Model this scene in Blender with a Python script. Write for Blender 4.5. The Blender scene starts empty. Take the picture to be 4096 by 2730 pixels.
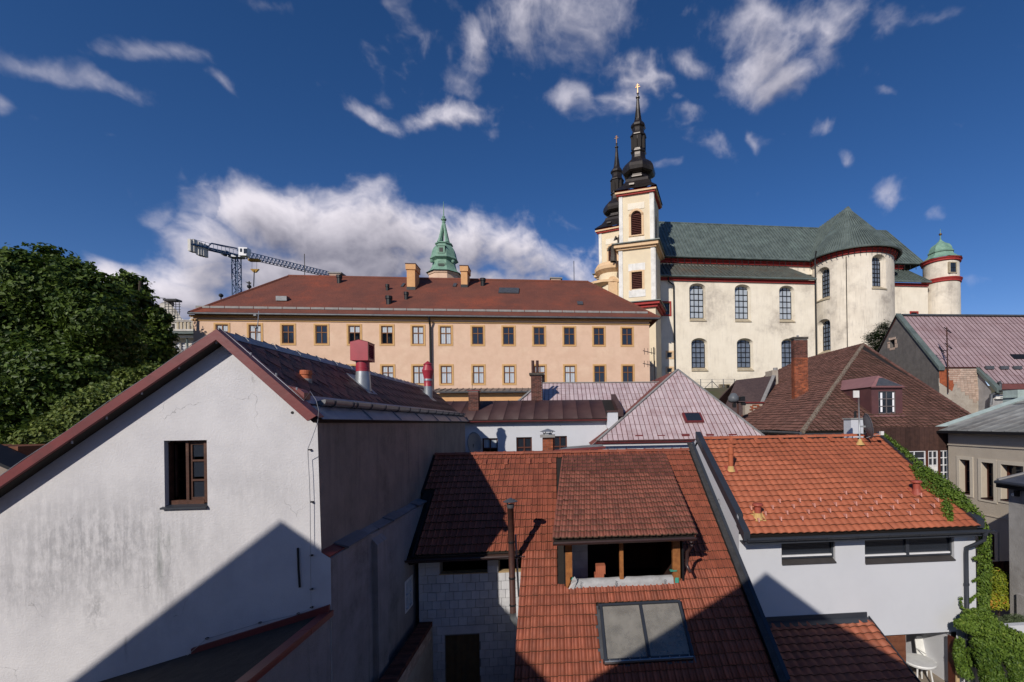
import bpy, bmesh, math, random
from mathutils import Vector, Matrix
from mathutils.geometry import tessellate_polygon
random.seed(7)
S = bpy.context.scene
COL = S.collection
rad = math.radians
CZ = 9.0                     # camera height above the courtyard
# ---------------------------------------------------------------- camera
FPX, HX, HY, ROLL, TH = 1828.0, 2390.0, 1690.0, 0.014, rad(5)   # calibration of the photograph (4096 x 2730)
CT, ST, CR_, SR_ = math.cos(TH), math.sin(TH), math.cos(ROLL), math.sin(ROLL)
cd = bpy.data.cameras.new('camera')
cam = bpy.data.objects.new('camera', cd); COL.objects.link(cam)
cd.sensor_width = 36; cd.lens = FPX/4096*36
cd.shift_x = (2048-HX)/4096; cd.shift_y = (HY-1365)/4096
cd.clip_start = .1; cd.clip_end = 6000
XA = Vector((CT*CR_, -ST*CR_, -SR_)); YA = Vector((CT*SR_, -ST*SR_, CR_)); ZA = Vector((-ST, -CT, 0))
m = Matrix((XA, YA, ZA)).transposed().to_4x4(); m.translation = (0, 0, CZ)
cam.matrix_world = m
S.camera = cam
S.render.resolution_x, S.render.resolution_y = 1024, 682
# ---------------------------------------------------------------- light and exposure
AZ, EL = rad(29), rad(29.5)
SUN_TO = Vector((math.cos(EL)*math.sin(AZ), math.cos(EL)*math.cos(AZ), -math.sin(EL)))
sd = bpy.data.lights.new('sun', 'SUN'); sd.energy = 4.0; sd.angle = rad(.53); sd.color = (1, .93, .83)
sun = bpy.data.objects.new('sun', sd); COL.objects.link(sun)
sun.rotation_euler = SUN_TO.to_track_quat('-Z', 'Y').to_euler()
sun.location = (-20, -40, 40)
SKY_STRENGTH = .09
S.view_settings.view_transform = 'Standard'; S.view_settings.look = 'None'
S.view_settings.exposure = 0.0; S.view_settings.gamma = 1; S.view_settings.use_curve_mapping = False

W = bpy.data.worlds.new('World'); S.world = W; W.use_nodes = True
import numpy as np
SUN_ROT = math.pi+AZ
# clouds standing in the sky by direction: centre x, y, half width, half height (photograph pixels), strength, tilt in degrees
CLOUDS = [(1130, 850, 220, 85, .92, 0), (1450, 945, 340, 90, .98, 6), (1880, 965, 270, 85, .94, 8), (860, 970, 170, 100, .78, 0), (2110, 1060, 200, 70, .88, 16), (900, 820, 160, 60, .55, -10),
          (1250, 1070, 480, 100, 1.0, 0), (1750, 1090, 380, 70, .9, 5), (500, 1080, 150, 50, .9, 12), (760, 1130, 190, 60, .9, 15), (620, 1190, 260, 60, .8, 0), (640, 870, 80, 50, .5, 10), (1150, 780, 120, 50, .6, 0),
          (260, 310, 300, 38, .52, 17), (560, 235, 190, 38, .48, -5), (90, 250, 120, 50, .38, 25), (460, 390, 110, 16, .45, 22), (840, 330, 70, 30, .5, 20), (1425, 455, 100, 42, .66, 30), (1780, 440, 150, 52, .80, -14), (1500, 390, 40, 25, .35, 0), (2000, 470, 50, 25, .35, 0),
          (1860, 140, 50, 90, .60, -18), (2080, 50, 200, 110, .60, 15), (2330, 50, 170, 130, .52, 0), (2200, 170, 150, 50, .38, 10), (1870, 310, 75, 45, .45, 20), (2530, 250, 100, 75, .78, 10), (2310, 365, 70, 45, .55, 20), (2470, 360, 55, 70, .62, 40),
          (3030, 110, 120, 130, .60, -50), (3060, 240, 180, 70, .66, -30), (3330, 110, 200, 120, .58, -20), (2800, 260, 130, 45, .56, 10), (3120, 330, 110, 55, .68, -30), (3500, 90, 150, 90, .46, -20), (3530, 320, 90, 45, .5, 0), (3560, 400, 60, 30, .45, 20), (3300, 230, 160, 70, .45, -15),
          (2720, 450, 110, 45, .52, -10), (2830, 560, 130, 50, .38, 15), (2660, 370, 40, 20, .4, 30), (3050, 525, 55, 32, .5, -20), (3240, 505, 70, 25, .42, 0), (3345, 650, 42, 30, .58, 20), (3510, 800, 75, 38, .65, -5), (3740, 860, 42, 28, .42, -30), (2650, 670, 40, 20, .4, 0), (3930, 1110, 120, 14, .3, 0), (940, 0, 120, 30, .35, 10), (3700, 70, 160, 30, .35, -20), (130, 480, 60, 25, .35, 20), (0, 400, 60, 40, .4, 20)]
def cloud_map(w=3200, h=800, emax=math.pi*.42):
    """equirectangular cover and brightness of the clouds from fractal noise"""
    rs = np.random.RandomState(12)
    az = (np.arange(w)+.5)/w*2*np.pi-np.pi; el = (np.arange(h)+.5)/h*emax
    A, E = np.meshgrid(az, el); A = A.astype(np.float32); E = E.astype(np.float32)
    X, Y, Z = np.cos(E)*np.sin(A), np.cos(E)*np.cos(A), np.sin(E)
    lat = rs.rand(32, 32, 32).astype(np.float32)
    def vn(x, y, z):
        xi, yi, zi = np.floor(x).astype(np.int32), np.floor(y).astype(np.int32), np.floor(z).astype(np.int32)
        fx, fy, fz = x-xi, y-yi, z-zi; fx = fx*fx*(3-2*fx); fy = fy*fy*(3-2*fy); fz = fz*fz*(3-2*fz)
        x0, x1, y0, y1, z0, z1 = xi & 31, (xi+1) & 31, yi & 31, (yi+1) & 31, zi & 31, (zi+1) & 31
        a = lat[x0, y0, z0]*(1-fx)+lat[x1, y0, z0]*fx; b = lat[x0, y1, z0]*(1-fx)+lat[x1, y1, z0]*fx
        c = lat[x0, y0, z1]*(1-fx)+lat[x1, y0, z1]*fx; d = lat[x0, y1, z1]*(1-fx)+lat[x1, y1, z1]*fx
        return (a*(1-fy)+b*fy)*(1-fz)+(c*(1-fy)+d*fy)*fz
    def fbm(x, y, z, n, sc, g=.52):
        s_ = 0; a = 1; t_ = 0
        for k in range(n): s_ = s_+a*(vn(x*sc+k*7.3, y*sc+k*3.1, z*sc+k*5.7)-.5); t_ += a; a *= g; sc *= 2.03
        return s_/t_*2
    wx, wy = fbm(X+3, Y, Z, 4, 7), fbm(X, Y+9, Z, 4, 7)
    X2, Y2, Z2 = X+wx*.05, Y, Z*1.25+wy*.05
    def billow(x, y, z, n, sc, g=.55):
        s_ = 0; a = 1; t_ = 0
        for k in range(n): s_ = s_+a*(.55-np.abs(2*vn(x*sc+k*4.3, y*sc+k*8.1, z*sc+k*2.7)-1)); t_ += a; a *= g; sc *= 2.07
        return s_/t_*1.6
    F1 = .62*fbm(X2, Y2, Z2, 9, 8, .64)+.40*billow(X2+1, Y2, Z2, 6, 15)
    Yc = np.maximum(Y, .02); U = X/Yc+wx*.10; V_ = Z/Yc+wy*.07
    tot = np.full_like(U, -.62); thin = np.full_like(U, .7)
    for px, py, rx, ry, amp, ti in CLOUDS:
        xc = (px-HX)/FPX; yc = (HY-py)/FPX
        xx = xc*CR_+yc*SR_; zz = -xc*SR_+yc*CR_
        ra = xx*CT+ST; rb = CT-xx*ST
        du, dv = U-ra/rb, V_-zz/rb; c_, s_ = math.cos(rad(ti)), math.sin(rad(ti)); a = (du*c_-dv*s_)/(rx/FPX*1.05); b = (du*s_+dv*c_)/(ry/FPX*1.05)
        e_ = amp*1.42*np.exp(-(a*a+b*b)*.55)-.62; thin = np.where(e_ > tot, np.float32(min(1, .22+.85*amp)), thin); tot = np.maximum(tot, e_)
    sc = fbm(X+5, Y+2, Z*1.6, 4, 2.4)*2.4-.95      # elsewhere: scattered cloud of the same kind
    k = np.clip((Y-.12)/.12, 0, 1); fld = sc*(1-k)+tot*k
    d = fld+F1*1.25
    cov = np.clip((d+.18)/1.0, 0, 1); cov = cov*cov*(3-2*cov)
    cov = cov*thin; dens = np.clip(d, 0, 1)
    tau = np.zeros_like(d)
    for k_ in range(1, 13):
        dy, dx = int(k_*4), int(k_*1.5)
        sh = np.roll(dens, (-dy, dx), (0, 1)); sh[h-dy:] = 0; tau += sh
    br = np.exp(-tau*.13)
    rel = np.zeros_like(d)
    for st, wt in ((6, .55), (13, .9), (26, 1.0)): rel += wt*(d-np.roll(d, (-st, st//2), (0, 1)))/st*5
    br = br*(.70+.35*np.clip(.5+F1*1.3, 0, 1))+np.clip(rel*.42, -.24, .34)
    return cov, np.clip(br, 0, 1.1), w, h, emax
def build_world():
    cov, br, w, h, emax = cloud_map()
    img = bpy.data.images.new('cloud_map', w, h, float_buffer=True, is_data=True)
    px = np.ones((h, w, 4), np.float32); px[..., 0] = cov; px[..., 1] = br; px[..., 2] = 0
    img.pixels.foreach_set(px.ravel()); img.update(); img.pack()
    nt = W.node_tree; N = nt.nodes; L = nt.links; N.clear()
    def nd(t, **k):
        n = N.new(t)
        for a, b in k.items(): setattr(n, a, b)
        return n
    def M(op, a, b=None):
        n = nd('ShaderNodeMath', operation=op)
        for i_, v in enumerate((a, b)):
            if v is None: continue
            if isinstance(v, (int, float)): n.inputs[i_].default_value = v
            else: L.new(v, n.inputs[i_])
        return n.outputs[0]
    tc = nd('ShaderNodeTexCoord'); nrm = nd('ShaderNodeVectorMath', operation='NORMALIZE'); L.new(tc.outputs['Generated'], nrm.inputs[0])
    sp = nd('ShaderNodeSeparateXYZ'); L.new(nrm.outputs[0], sp.inputs[0])
    u = M('ADD', M('MULTIPLY', M('ARCTAN2', sp.outputs[0], sp.outputs[1]), 1/(2*math.pi)), .5); v = M('MULTIPLY', M('ARCSINE', sp.outputs[2]), 1/emax)
    cb = nd('ShaderNodeCombineXYZ'); L.new(u, cb.inputs[0]); L.new(v, cb.inputs[1])
    im = nd('ShaderNodeTexImage', image=img, extension='EXTEND', interpolation='Linear'); L.new(cb.outputs[0], im.inputs[0])
    sc = nd('ShaderNodeSeparateColor'); L.new(im.outputs[0], sc.inputs[0])
    up = M('MULTIPLY', sc.outputs[0], M('GREATER_THAN', sp.outputs[2], 0.0))
    cc = nd('ShaderNodeMix', data_type='RGBA'); L.new(sc.outputs[1], cc.inputs[0]); cc.inputs[6].default_value = CLOUD_DARK; cc.inputs[7].default_value = CLOUD_LIT
    sky = nd('ShaderNodeTexSky', sky_type='NISHITA'); sky.sun_disc = False
    sky.sun_elevation = EL; sky.sun_rotation = SUN_ROT; sky.altitude = 2200; sky.air_density = 1.0; sky.dust_density = .1; sky.ozone_density = 3.0
    hs = nd('ShaderNodeHueSaturation'); hs.inputs['Saturation'].default_value = 1.25; hs.inputs['Value'].default_value = SKY_VALUE; L.new(sky.outputs[0], hs.inputs['Color'])
    ti = nd('ShaderNodeMix', data_type='RGBA', blend_type='MULTIPLY'); ti.inputs[0].default_value = 1; L.new(hs.outputs[0], ti.inputs[6]); ti.inputs[7].default_value = SKY_TINT; hs = ti
    mx = nd('ShaderNodeMix', data_type='RGBA'); L.new(up, mx.inputs[0]); L.new(hs.outputs[2], mx.inputs[6]); L.new(cc.outputs[2], mx.inputs[7])
    bg = nd('ShaderNodeBackground'); bg.inputs[1].default_value = SKY_STRENGTH; L.new(mx.outputs[2], bg.inputs[0])
    ow = nd('ShaderNodeOutputWorld'); L.new(bg.outputs[0], ow.inputs[0])
SKY_VALUE = .90
SKY_TINT = (1.28, 1.04, 1.16, 1)
CLOUD_DARK, CLOUD_LIT = (1.7, 1.75, 2.5, 1), (9.2, 8.7, 9.5, 1)
build_world()

# ---------------------------------------------------------------- photograph pixel -> direction
CRP = {'C1':(0,900,.59499),'C2':(0,1797,.59499),'C3':(1300,1797,.59499),'C4':(2696,1797,.59499),'C5':(2696,1100,.59499),'C6':(1300,1000,.59499),'C7':(2300,300,.63752),'C8':(2600,780,.55249),
'D1':(3550,1750,.23214),'D2':(3450,2300,.27454),'D3':(3500,1250,.31889),'D4':(2150,2100,.40184),'D5':(1550,2150,.36998),'D6':(2750,1650,.38256),'D7':(560,900,.35088),'D8':(1600,780,.26792),
'E1':(2380,300,.31873),'E2':(2380,780,.39526),'E3':(1100,1300,.38259),'E4':(550,1700,.2551),'E5':(2800,1400,.21249),'E8':(3000,1250,.31881)}
def p(c, x, y):
    a = CRP[c]; return (a[0]+x*a[2], a[1]+y*a[2])
def ray(q):
    xc = (q[0]-HX)/FPX; yc = (HY-q[1])/FPX
    X = xc*CR_+yc*SR_; Z = -xc*SR_+yc*CR_
    return Vector((X*CT+ST, CT-X*ST, Z))
def proj(P):
    x, y, Z = P; X = x*CT-y*ST; Y = x*ST+y*CT
    if Y < .2: return (-9e9, 0)
    return (HX+(X*CR_-Z*SR_)/Y*FPX, HY-(X*SR_+Z*CR_)/Y*FPX)
class FR:
    """a building's own axes: s along the front, t away from the viewer, z up (z = 0 at eye level)"""
    def __init__(s, yaw=0, piv=(0, 0)):
        s.c, s.s_ = math.cos(yaw), math.sin(yaw); s.piv = piv; s.yaw = yaw
    def inv(s, v, point=True):
        x, y = (v[0]-s.piv[0], v[1]-s.piv[1]) if point else (v[0], v[1])
        return Vector((x*s.c+y*s.s_, -x*s.s_+y*s.c, v[2]))
    def fwd(s, v):
        return Vector((s.piv[0]+v[0]*s.c-v[1]*s.s_, s.piv[1]+v[0]*s.s_+v[1]*s.c, v[2]))
    def _o(s): return s.inv((0, 0, 0)), None
    def t(s, q, t):
        o = s.inv((0, 0, 0)); r = s.inv(ray(q), False); k = (t-o[1])/r[1]; return o+r*k
    def x(s, q, x):
        o = s.inv((0, 0, 0)); r = s.inv(ray(q), False); k = (x-o[0])/r[0]; return o+r*k
    def z(s, q, z):
        o = s.inv((0, 0, 0)); r = s.inv(ray(q), False); k = z/r[2]; return o+r*k
    def hit(s, q, P, n):
        o = s.inv((0, 0, 0)); r = s.inv(ray(q), False); n = Vector(n); k = (Vector(P)-o).dot(n)/r.dot(n); return o+r*k
F0 = FR()
at, atx, atz, hit = F0.t, F0.x, F0.z, F0.hit

# ---------------------------------------------------------------- things and meshes
class T:
    def __init__(s, name, label, cat, base, fr=F0, group=None):
        s.fr = fr; s.base = Vector(base)
        o = bpy.data.objects.new(name, None); COL.objects.link(o); o.empty_display_size = .3
        w = fr.fwd(s.base); o.location = (w[0], w[1], w[2]+CZ); o.rotation_euler = (0, 0, fr.yaw)
        o['label'] = label; o['category'] = cat
        if group: o['group'] = group
        s.o = o
    def part(s, name, mb, mat, parent=None, kind=None, label=None, smooth=False):
        o = mb.build(name, mat, s.base, smooth); o.parent = parent or s.o
        if kind: o['kind'] = kind
        if label: o['label'] = label
        return o
def solo(name, mb, mat, label=None, cat=None, base=None, fr=F0, group=None, kind=None, smooth=False):
    base = Vector(base) if base is not None else Vector(mb.v[0])
    o = mb.build(name, mat, base, smooth)
    w = fr.fwd(base); o.location = (w[0], w[1], w[2]+CZ); o.rotation_euler = (0, 0, fr.yaw)
    if label: o['label'] = label; o['category'] = cat
    if group: o['group'] = group
    if kind: o['kind'] = kind
    return o
class MB:
    def __init__(s): s.v = []; s.f = []; s.r = []; s.cur = 0.0; s.mi = []; s.m = 0
    def add(s, vs, fs):
        n = len(s.v); s.v.extend(tuple(x) for x in vs)
        for f in fs: s.f.append(tuple(i+n for i in f)); s.r.append(s.cur); s.mi.append(s.m)
        return s
    def poly(s, *pts): return s.add(pts, [tuple(range(len(pts)))])
    def box(s, x0, x1, y0, y1, z0, z1):
        return s.add([(x0,y0,z0),(x1,y0,z0),(x1,y1,z0),(x0,y1,z0),(x0,y0,z1),(x1,y0,z1),(x1,y1,z1),(x0,y1,z1)],
                     [(0,3,2,1),(4,5,6,7),(0,1,5,4),(1,2,6,5),(2,3,7,6),(3,0,4,7)])
    def prism(s, pts, d):
        n = len(pts); d = Vector(d); a = [Vector(q) for q in pts]; b = [q+d for q in a]
        return s.add(a+b, [tuple(range(n))[::-1], tuple(range(n, 2*n))]+[(i, (i+1) % n, n+(i+1) % n, n+i) for i in range(n)])
    def slab(s, p0, p1, p2, p3, th):
        a, b, c = Vector(p0), Vector(p1), Vector(p3); n = (b-a).cross(c-a).normalized()
        if n.z < 0: n = -n
        return s.prism([p0, p1, p2, p3], -n*th)
    def bar(s, a, b, w, h, up=(0, 0, 1)):
        a, b = Vector(a), Vector(b); d = (b-a).normalized(); up = Vector(up)
        if abs(d.dot(up)) > .99: up = Vector((0, 1, 0))
        x = d.cross(up).normalized(); y = x.cross(d)
        q = [a+x*(i*w/2)+y*(j*h/2) for i, j in ((-1,-1),(1,-1),(1,1),(-1,1))]
        return s.prism(q, b-a)
    def tube(s, pts, r, n=8, caps=True):
        P = [Vector(q) for q in pts]; rs = r if isinstance(r, (list, tuple)) else [r]*len(P)
        ref = Vector((.31, .87, .38)); o = len(s.v); vs = []; fs = []
        for i, q in enumerate(P):
            d = (P[min(i+1, len(P)-1)]-P[max(i-1, 0)]).normalized()
            if abs(d.dot(ref)) > .95: ref = Vector((.9, .1, -.4))
            x = d.cross(ref).normalized(); y = d.cross(x)
            for k in range(n):
                a = 2*math.pi*k/n; vs.append(q+(x*math.cos(a)+y*math.sin(a))*rs[i])
        for i in range(len(P)-1):
            for k in range(n): fs.append((i*n+k, i*n+(k+1) % n, (i+1)*n+(k+1) % n, (i+1)*n+k))
        if caps: fs += [tuple(range(n)), tuple(range(len(vs)-n, len(vs)))[::-1]]
        return s.add(vs, fs)
    def lathe(s, prof, cx, cy, n=16, ph=0, a0=0, a1=None, sx=1, sy=1):
        full = a1 is None; a1 = 2*math.pi if full else a1; m = n if full else n+1; vs = []; fs = []
        for r, z in prof:
            for k in range(m):
                a = ph+a0+(a1-a0)*k/n; vs.append((cx+sx*r*math.cos(a), cy+sy*r*math.sin(a), z))
        for i in range(len(prof)-1):
            for k in range(n):
                k2 = (k+1) % m if full else k+1
                fs.append((i*m+k, i*m+k2, (i+1)*m+k2, (i+1)*m+k))
        return s.add(vs, fs)
    def wall(s, outer, holes, fn, depth=0, inner=None, cap=False):
        """flat sheet with holes; fn(u, v, d) places it; reveals run inwards by depth, to the loops 'inner' if given"""
        loops = [[Vector((u, v, 0)) for u, v in outer]]+[[Vector((u, v, 0)) for u, v in h] for h in holes]
        flat = [q for l in loops for q in l]
        tri = tessellate_polygon(loops)
        s.add([fn(q.x, q.y, 0) for q in flat], [tuple(t) for t in tri])
        if depth:
            for i, h in enumerate(holes):
                hi = inner[i] if inner else h; n = len(h)
                s.add([fn(u, v, 0) for u, v in h]+[fn(u, v, depth) for u, v in hi], [(k, (k+1) % n, n+(k+1) % n, n+k) for k in range(n)])
        return s
    def build(s, name, mat, base=(0, 0, 0), smooth=False):
        me = bpy.data.meshes.new(name); b = Vector(base)
        me.from_pydata([(v[0]-b[0], v[1]-b[1], v[2]-b[2]) for v in s.v], [], s.f)
        for mm in (mat if isinstance(mat, (list, tuple)) else [mat]): me.materials.append(mm)
        if any(s.mi): me.polygons.foreach_set('material_index', s.mi)
        at_ = me.attributes.new('rnd', 'FLOAT', 'FACE'); at_.data.foreach_set('value', s.r)
        if smooth: me.polygons.foreach_set('use_smooth', [True]*len(me.polygons))
        me.update()
        o = bpy.data.objects.new(name, me); COL.objects.link(o); return o
def rect(x0, z0, x1, z1): return [(x0, z0), (x1, z0), (x1, z1), (x0, z1)]
def arch(x0, z0, x1, z1, rise, n=10):
    l = [(x0, z0), (x1, z0)]
    for k in range(n+1):
        a = math.pi*k/n; l.append(((x0+x1)/2+(x1-x0)/2*math.cos(a), z1-rise+rise*math.sin(a)))
    return l

# ---------------------------------------------------------------- tiles
def tile_mesh(name, w, h, prof, th, lift, mat, over=.12, joint=None, seam=0):
    n = len(prof); vs = []
    for x, z in prof: vs.append((x*w, 0, z+lift-th))
    for x, z in prof: vs.append((x*w, 0, z+lift))
    for x, z in prof: vs.append((x*w, h*(1+over), z))
    fs = [(i, i+1, n+i+1, n+i) for i in range(n-1)]+[(n+i, n+i+1, 2*n+i+1, 2*n+i) for i in range(n-1)]
    me = bpy.data.meshes.new(name); me.from_pydata(vs, [], fs); me.materials.append(mat)
    mi = [0]*len(fs)
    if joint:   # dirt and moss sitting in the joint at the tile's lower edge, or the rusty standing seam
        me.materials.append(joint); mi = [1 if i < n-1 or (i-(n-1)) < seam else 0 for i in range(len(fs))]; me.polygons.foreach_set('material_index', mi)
    me.polygons.foreach_set('use_smooth', [i >= n-1 and not seam for i in range(len(fs))]); me.update()
    return me, vs, fs, mi, joint
def lay(th, parent, name, tm, mat, O, U, D, spots, maxn=300, clip=None, jit=1.0):
    """spots: (u, v) of each tile's lower left corner along U and down D; the largest in view become parts, the rest one part"""
    me, vs, fs, tmi, tjoint = tm
    if tjoint: mat = [mat, tjoint]
    O, U, D = Vector(O), Vector(U).normalized(), Vector(D).normalized()
    Nn = U.cross(-D).normalized()
    if Nn.z < 0: Nn = -Nn
    base = th.base; R = Matrix((U, -D, Nn)).transposed()
    sc = []
    for i, (u, v) in enumerate(spots):
        P = O+U*u+D*v; w = th.fr.fwd(P); q = proj(w)
        vis = -40 < q[0] < 4140 and -40 < q[1] < 2780
        ok = True
        if clip:
            for c in ((0,0),(1,0),(0,1),(1,1)):
                c3 = P+U*(c[0]*vs[-1][0])-D*(c[1]*vs[-1][1])
                if not all((c3-Vector(cp)).dot(Vector(cn)) >= -.001 for cp, cn in clip): ok = False
        sc.append((w.length if vis else 1e6+i, i, P, ok, vis))
    order = sorted(sc, key=lambda a: a[0]); singles = set(a[1] for a in [b for b in order if b[3] and b[4]][:maxn])
    rest = bmesh.new() if clip else None; mb = MB(); rng = random.Random(3)
    for d, i, P, ok, vis in sc:
        j = jit; M3 = R @ Matrix.Rotation(rng.gauss(0, .006*j), 3, 'Z') @ Matrix.Rotation(rng.gauss(0, .008*j), 3, 'X')
        wv = math.sin(P[0]*1.1+P[1]*.7)+math.sin(P[0]*.43-P[1]*1.6+1.3)+.6*math.sin(P[0]*2.9+P[2]*3.1)
        Q = P+Nn*(rng.uniform(0, .005*j)+.007*j*wv+(.012*j if rng.random() < .02 else 0))+D*(rng.gauss(0, .004*j)+.008*j*math.sin(P[0]*.9+.5))
        if i in singles:
            o = bpy.data.objects.new(name, me); COL.objects.link(o); o.parent = parent
            mm = M3.to_4x4(); mm.translation = Q-base; o.matrix_local = mm
        else:
            mb.cur = rng.random(); k0 = len(mb.f); mb.add([M3 @ Vector(a)+Q for a in vs], fs); mb.mi[k0:] = tmi
    if mb.v:
        if clip:
            me2 = bpy.data.meshes.new(name); me2.from_pydata([Vector(v)-base for v in mb.v], [], mb.f)
            me2.polygons.foreach_set('material_index', mb.mi); a = me2.attributes.new('rnd', 'FLOAT', 'FACE'); a.data.foreach_set('value', mb.r)
            bm = bmesh.new(); bm.from_mesh(me2)
            for cp, cn in clip:
                bmesh.ops.bisect_plane(bm, geom=bm.verts[:]+bm.edges[:]+bm.faces[:], plane_co=Vector(cp)-base, plane_no=Vector(cn), clear_inner=True)
            bm.to_mesh(me2); bm.free(); [me2.materials.append(q_) for q_ in (mat if isinstance(mat, list) else [mat])]; o = bpy.data.objects.new(name, me2); COL.objects.link(o)
        else:
            o = mb.build(name, mat, base)
        o.parent = parent; o['kind'] = 'stuff'
def block(th, parent, name, mat, boxes, cache={}):
    """alike boxes as single parts: (x0,x1,y0,y1,z0,z1)"""
    for b in boxes:
        dx, dy, dz = (round(b[1]-b[0], 3), round(b[3]-b[2], 3), round(b[5]-b[4], 3)); k = (name, mat.name, dx, dy, dz)
        if k not in cache:
            e = min(.006, min(dx, dy, dz)*.2); mb = MB().box(0, dx, 0, dy, 0, dz); me = bpy.data.meshes.new(name)
            bm = bmesh.new(); vs = [bm.verts.new(v) for v in mb.v]
            for f in mb.f: bm.faces.new([vs[i] for i in f])
            bm.to_mesh(me); bm.free(); me.materials.append(mat); cache[k] = me
        o = bpy.data.objects.new(name, cache[k]); COL.objects.link(o); o.parent = parent
        o.location = Vector((b[0], b[2], b[4]))-th.base
def instance(th, parent, name, me, mats):
    for M4 in mats:
        o = bpy.data.objects.new(name, me); COL.objects.link(o); o.parent = parent; o.matrix_local = M4
# ---------------------------------------------------------------- materials
def srgb(r, g, b):
    f = lambda c: (c/255/12.92 if c/255 <= .04045 else ((c/255+.055)/1.055)**2.4)
    return (f(r), f(g), f(b), 1)
def surf(name, c1, c2=None, c3=None, scale=3.0, detail=6, rough=.8, bump=.15, bscale=40, metal=0, rnd=0.0, dirt=None, dscale=.6, damt=.5, streak=0.0, spec=.3, grain=0.0, speck=None, spamt=.12, spscale=18):
    """plaster, metal, tile ...: two tones by noise, optional dirt patches, vertical streaks, piece-to-piece variation, specks, fine relief"""
    mt = bpy.data.materials.new(name); mt.use_nodes = True; nt = mt.node_tree; N = nt.nodes; L = nt.links
    b = N['Principled BSDF']; b.inputs['Roughness'].default_value = rough; b.inputs['Metallic'].default_value = metal
    b.inputs['Specular IOR Level'].default_value = spec
    c2 = c2 or tuple(x*.82 for x in c1[:3])+(1,)
    ge = N.new('ShaderNodeNewGeometry'); pos = ge.outputs['Position']
    def noise(sc, de, ro=.6, vec=None, dist=0):
        n = N.new('ShaderNodeTexNoise'); n.inputs['Scale'].default_value = sc; n.inputs['Detail'].default_value = de; n.inputs['Roughness'].default_value = ro
        n.inputs['Distortion'].default_value = dist; L.new(vec or pos, n.inputs['Vector']); return n.outputs['Fac']
    def ramp(x, a, bb, lo=0, hi=1):
        n = N.new('ShaderNodeMapRange'); n.interpolation_type = 'SMOOTHSTEP'
        for i, q in enumerate((a, bb, lo, hi)): n.inputs[i+1].default_value = q
        L.new(x, n.inputs[0]); return n.outputs[0]
    def mix(f, a, bb, mode='MIX'):
        n = N.new('ShaderNodeMix'); n.data_type = 'RGBA'; n.blend_type = mode
        for s_, i in ((f, 0), (a, 6), (bb, 7)):
            if isinstance(s_, (int, float)): n.inputs[i].default_value = s_
            elif isinstance(s_, tuple): n.inputs[i].default_value = s_
            else: L.new(s_, n.inputs[i])
        return n.outputs[2]
    col = mix(ramp(noise(scale, detail), .3, .7), c1, c2)
    if streak:
        mp = N.new('ShaderNodeMapping'); mp.inputs['Scale'].default_value = (5, 5, .35); L.new(pos, mp.inputs[0])
        f = ramp(noise(1.0, 5, .65, mp.outputs[0]), .5, .78, 0, streak)
        col = mix(f, col, dirt or tuple(x*.5 for x in c1[:3])+(1,))
    if dirt:
        f = ramp(noise(dscale, 7, .68), .48, .72, 0, damt)
        f2 = N.new('ShaderNodeMath'); f2.operation = 'MULTIPLY'; L.new(f, f2.inputs[0]); L.new(ramp(noise(dscale*9, 6, .7), .3, .65, .35, 1), f2.inputs[1])
        col = mix(f2.outputs[0], col, dirt)
    if speck:
        col = mix(ramp(noise(spscale, 3, .7), .64, .70, 0, spamt), col, speck)
    if rnd:
        oi = N.new('ShaderNodeObjectInfo'); aa = N.new('ShaderNodeAttribute'); aa.attribute_name = 'rnd'
        ad = N.new('ShaderNodeMath'); ad.operation = 'ADD'; L.new(oi.outputs['Random'], ad.inputs[0]); L.new(aa.outputs['Fac'], ad.inputs[1])
        fr = N.new('ShaderNodeMath'); fr.operation = 'FRACT'; L.new(ad.outputs[0], fr.inputs[0])
        v = ramp(fr.outputs[0], 0, 1, 1-rnd, 1+rnd*.6); hs = N.new('ShaderNodeHueSaturation'); L.new(v, hs.inputs['Value']); L.new(col, hs.inputs['Color']); col = hs.outputs[0]
    L.new(col, b.inputs['Base Color'])
    if bump:
        bn = N.new('ShaderNodeBump'); bn.inputs['Strength'].default_value = bump; bn.inputs['Distance'].default_value = .03
        L.new(noise(bscale, 5, .65), bn.inputs['Height']); L.new(bn.outputs[0], b.inputs['Normal'])
    return mt
def glass(name, tint=(.02, .025, .035, 1), trans=.0, rough=.06):
    mt = bpy.data.materials.new(name); mt.use_nodes = True; nt = mt.node_tree; N = nt.nodes; L = nt.links
    b = N['Principled BSDF']; b.inputs['Base Color'].default_value = tint; b.inputs['Roughness'].default_value = rough; b.inputs['Specular IOR Level'].default_value = .6
    if trans:
        tr = N.new('ShaderNodeBsdfTransparent'); tr.inputs[0].default_value = (.85, .88, .9, 1); mx = N.new('ShaderNodeMixShader'); mx.inputs[0].default_value = 1-trans
        L.new(tr.outputs[0], mx.inputs[1]); L.new(b.outputs[0], mx.inputs[2]); L.new(mx.outputs[0], N['Material Output'].inputs[0])
    g = N.new('ShaderNodeNewGeometry'); n = N.new('ShaderNodeTexNoise'); n.inputs['Scale'].default_value = 2.2; L.new(g.outputs['Position'], n.inputs['Vector'])
    bn = N.new('ShaderNodeBump'); bn.inputs['Strength'].default_value = .06; bn.inputs['Distance'].default_value = .05; L.new(n.outputs['Fac'], bn.inputs['Height']); L.new(bn.outputs[0], b.inputs['Normal'])
    return mt
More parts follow.
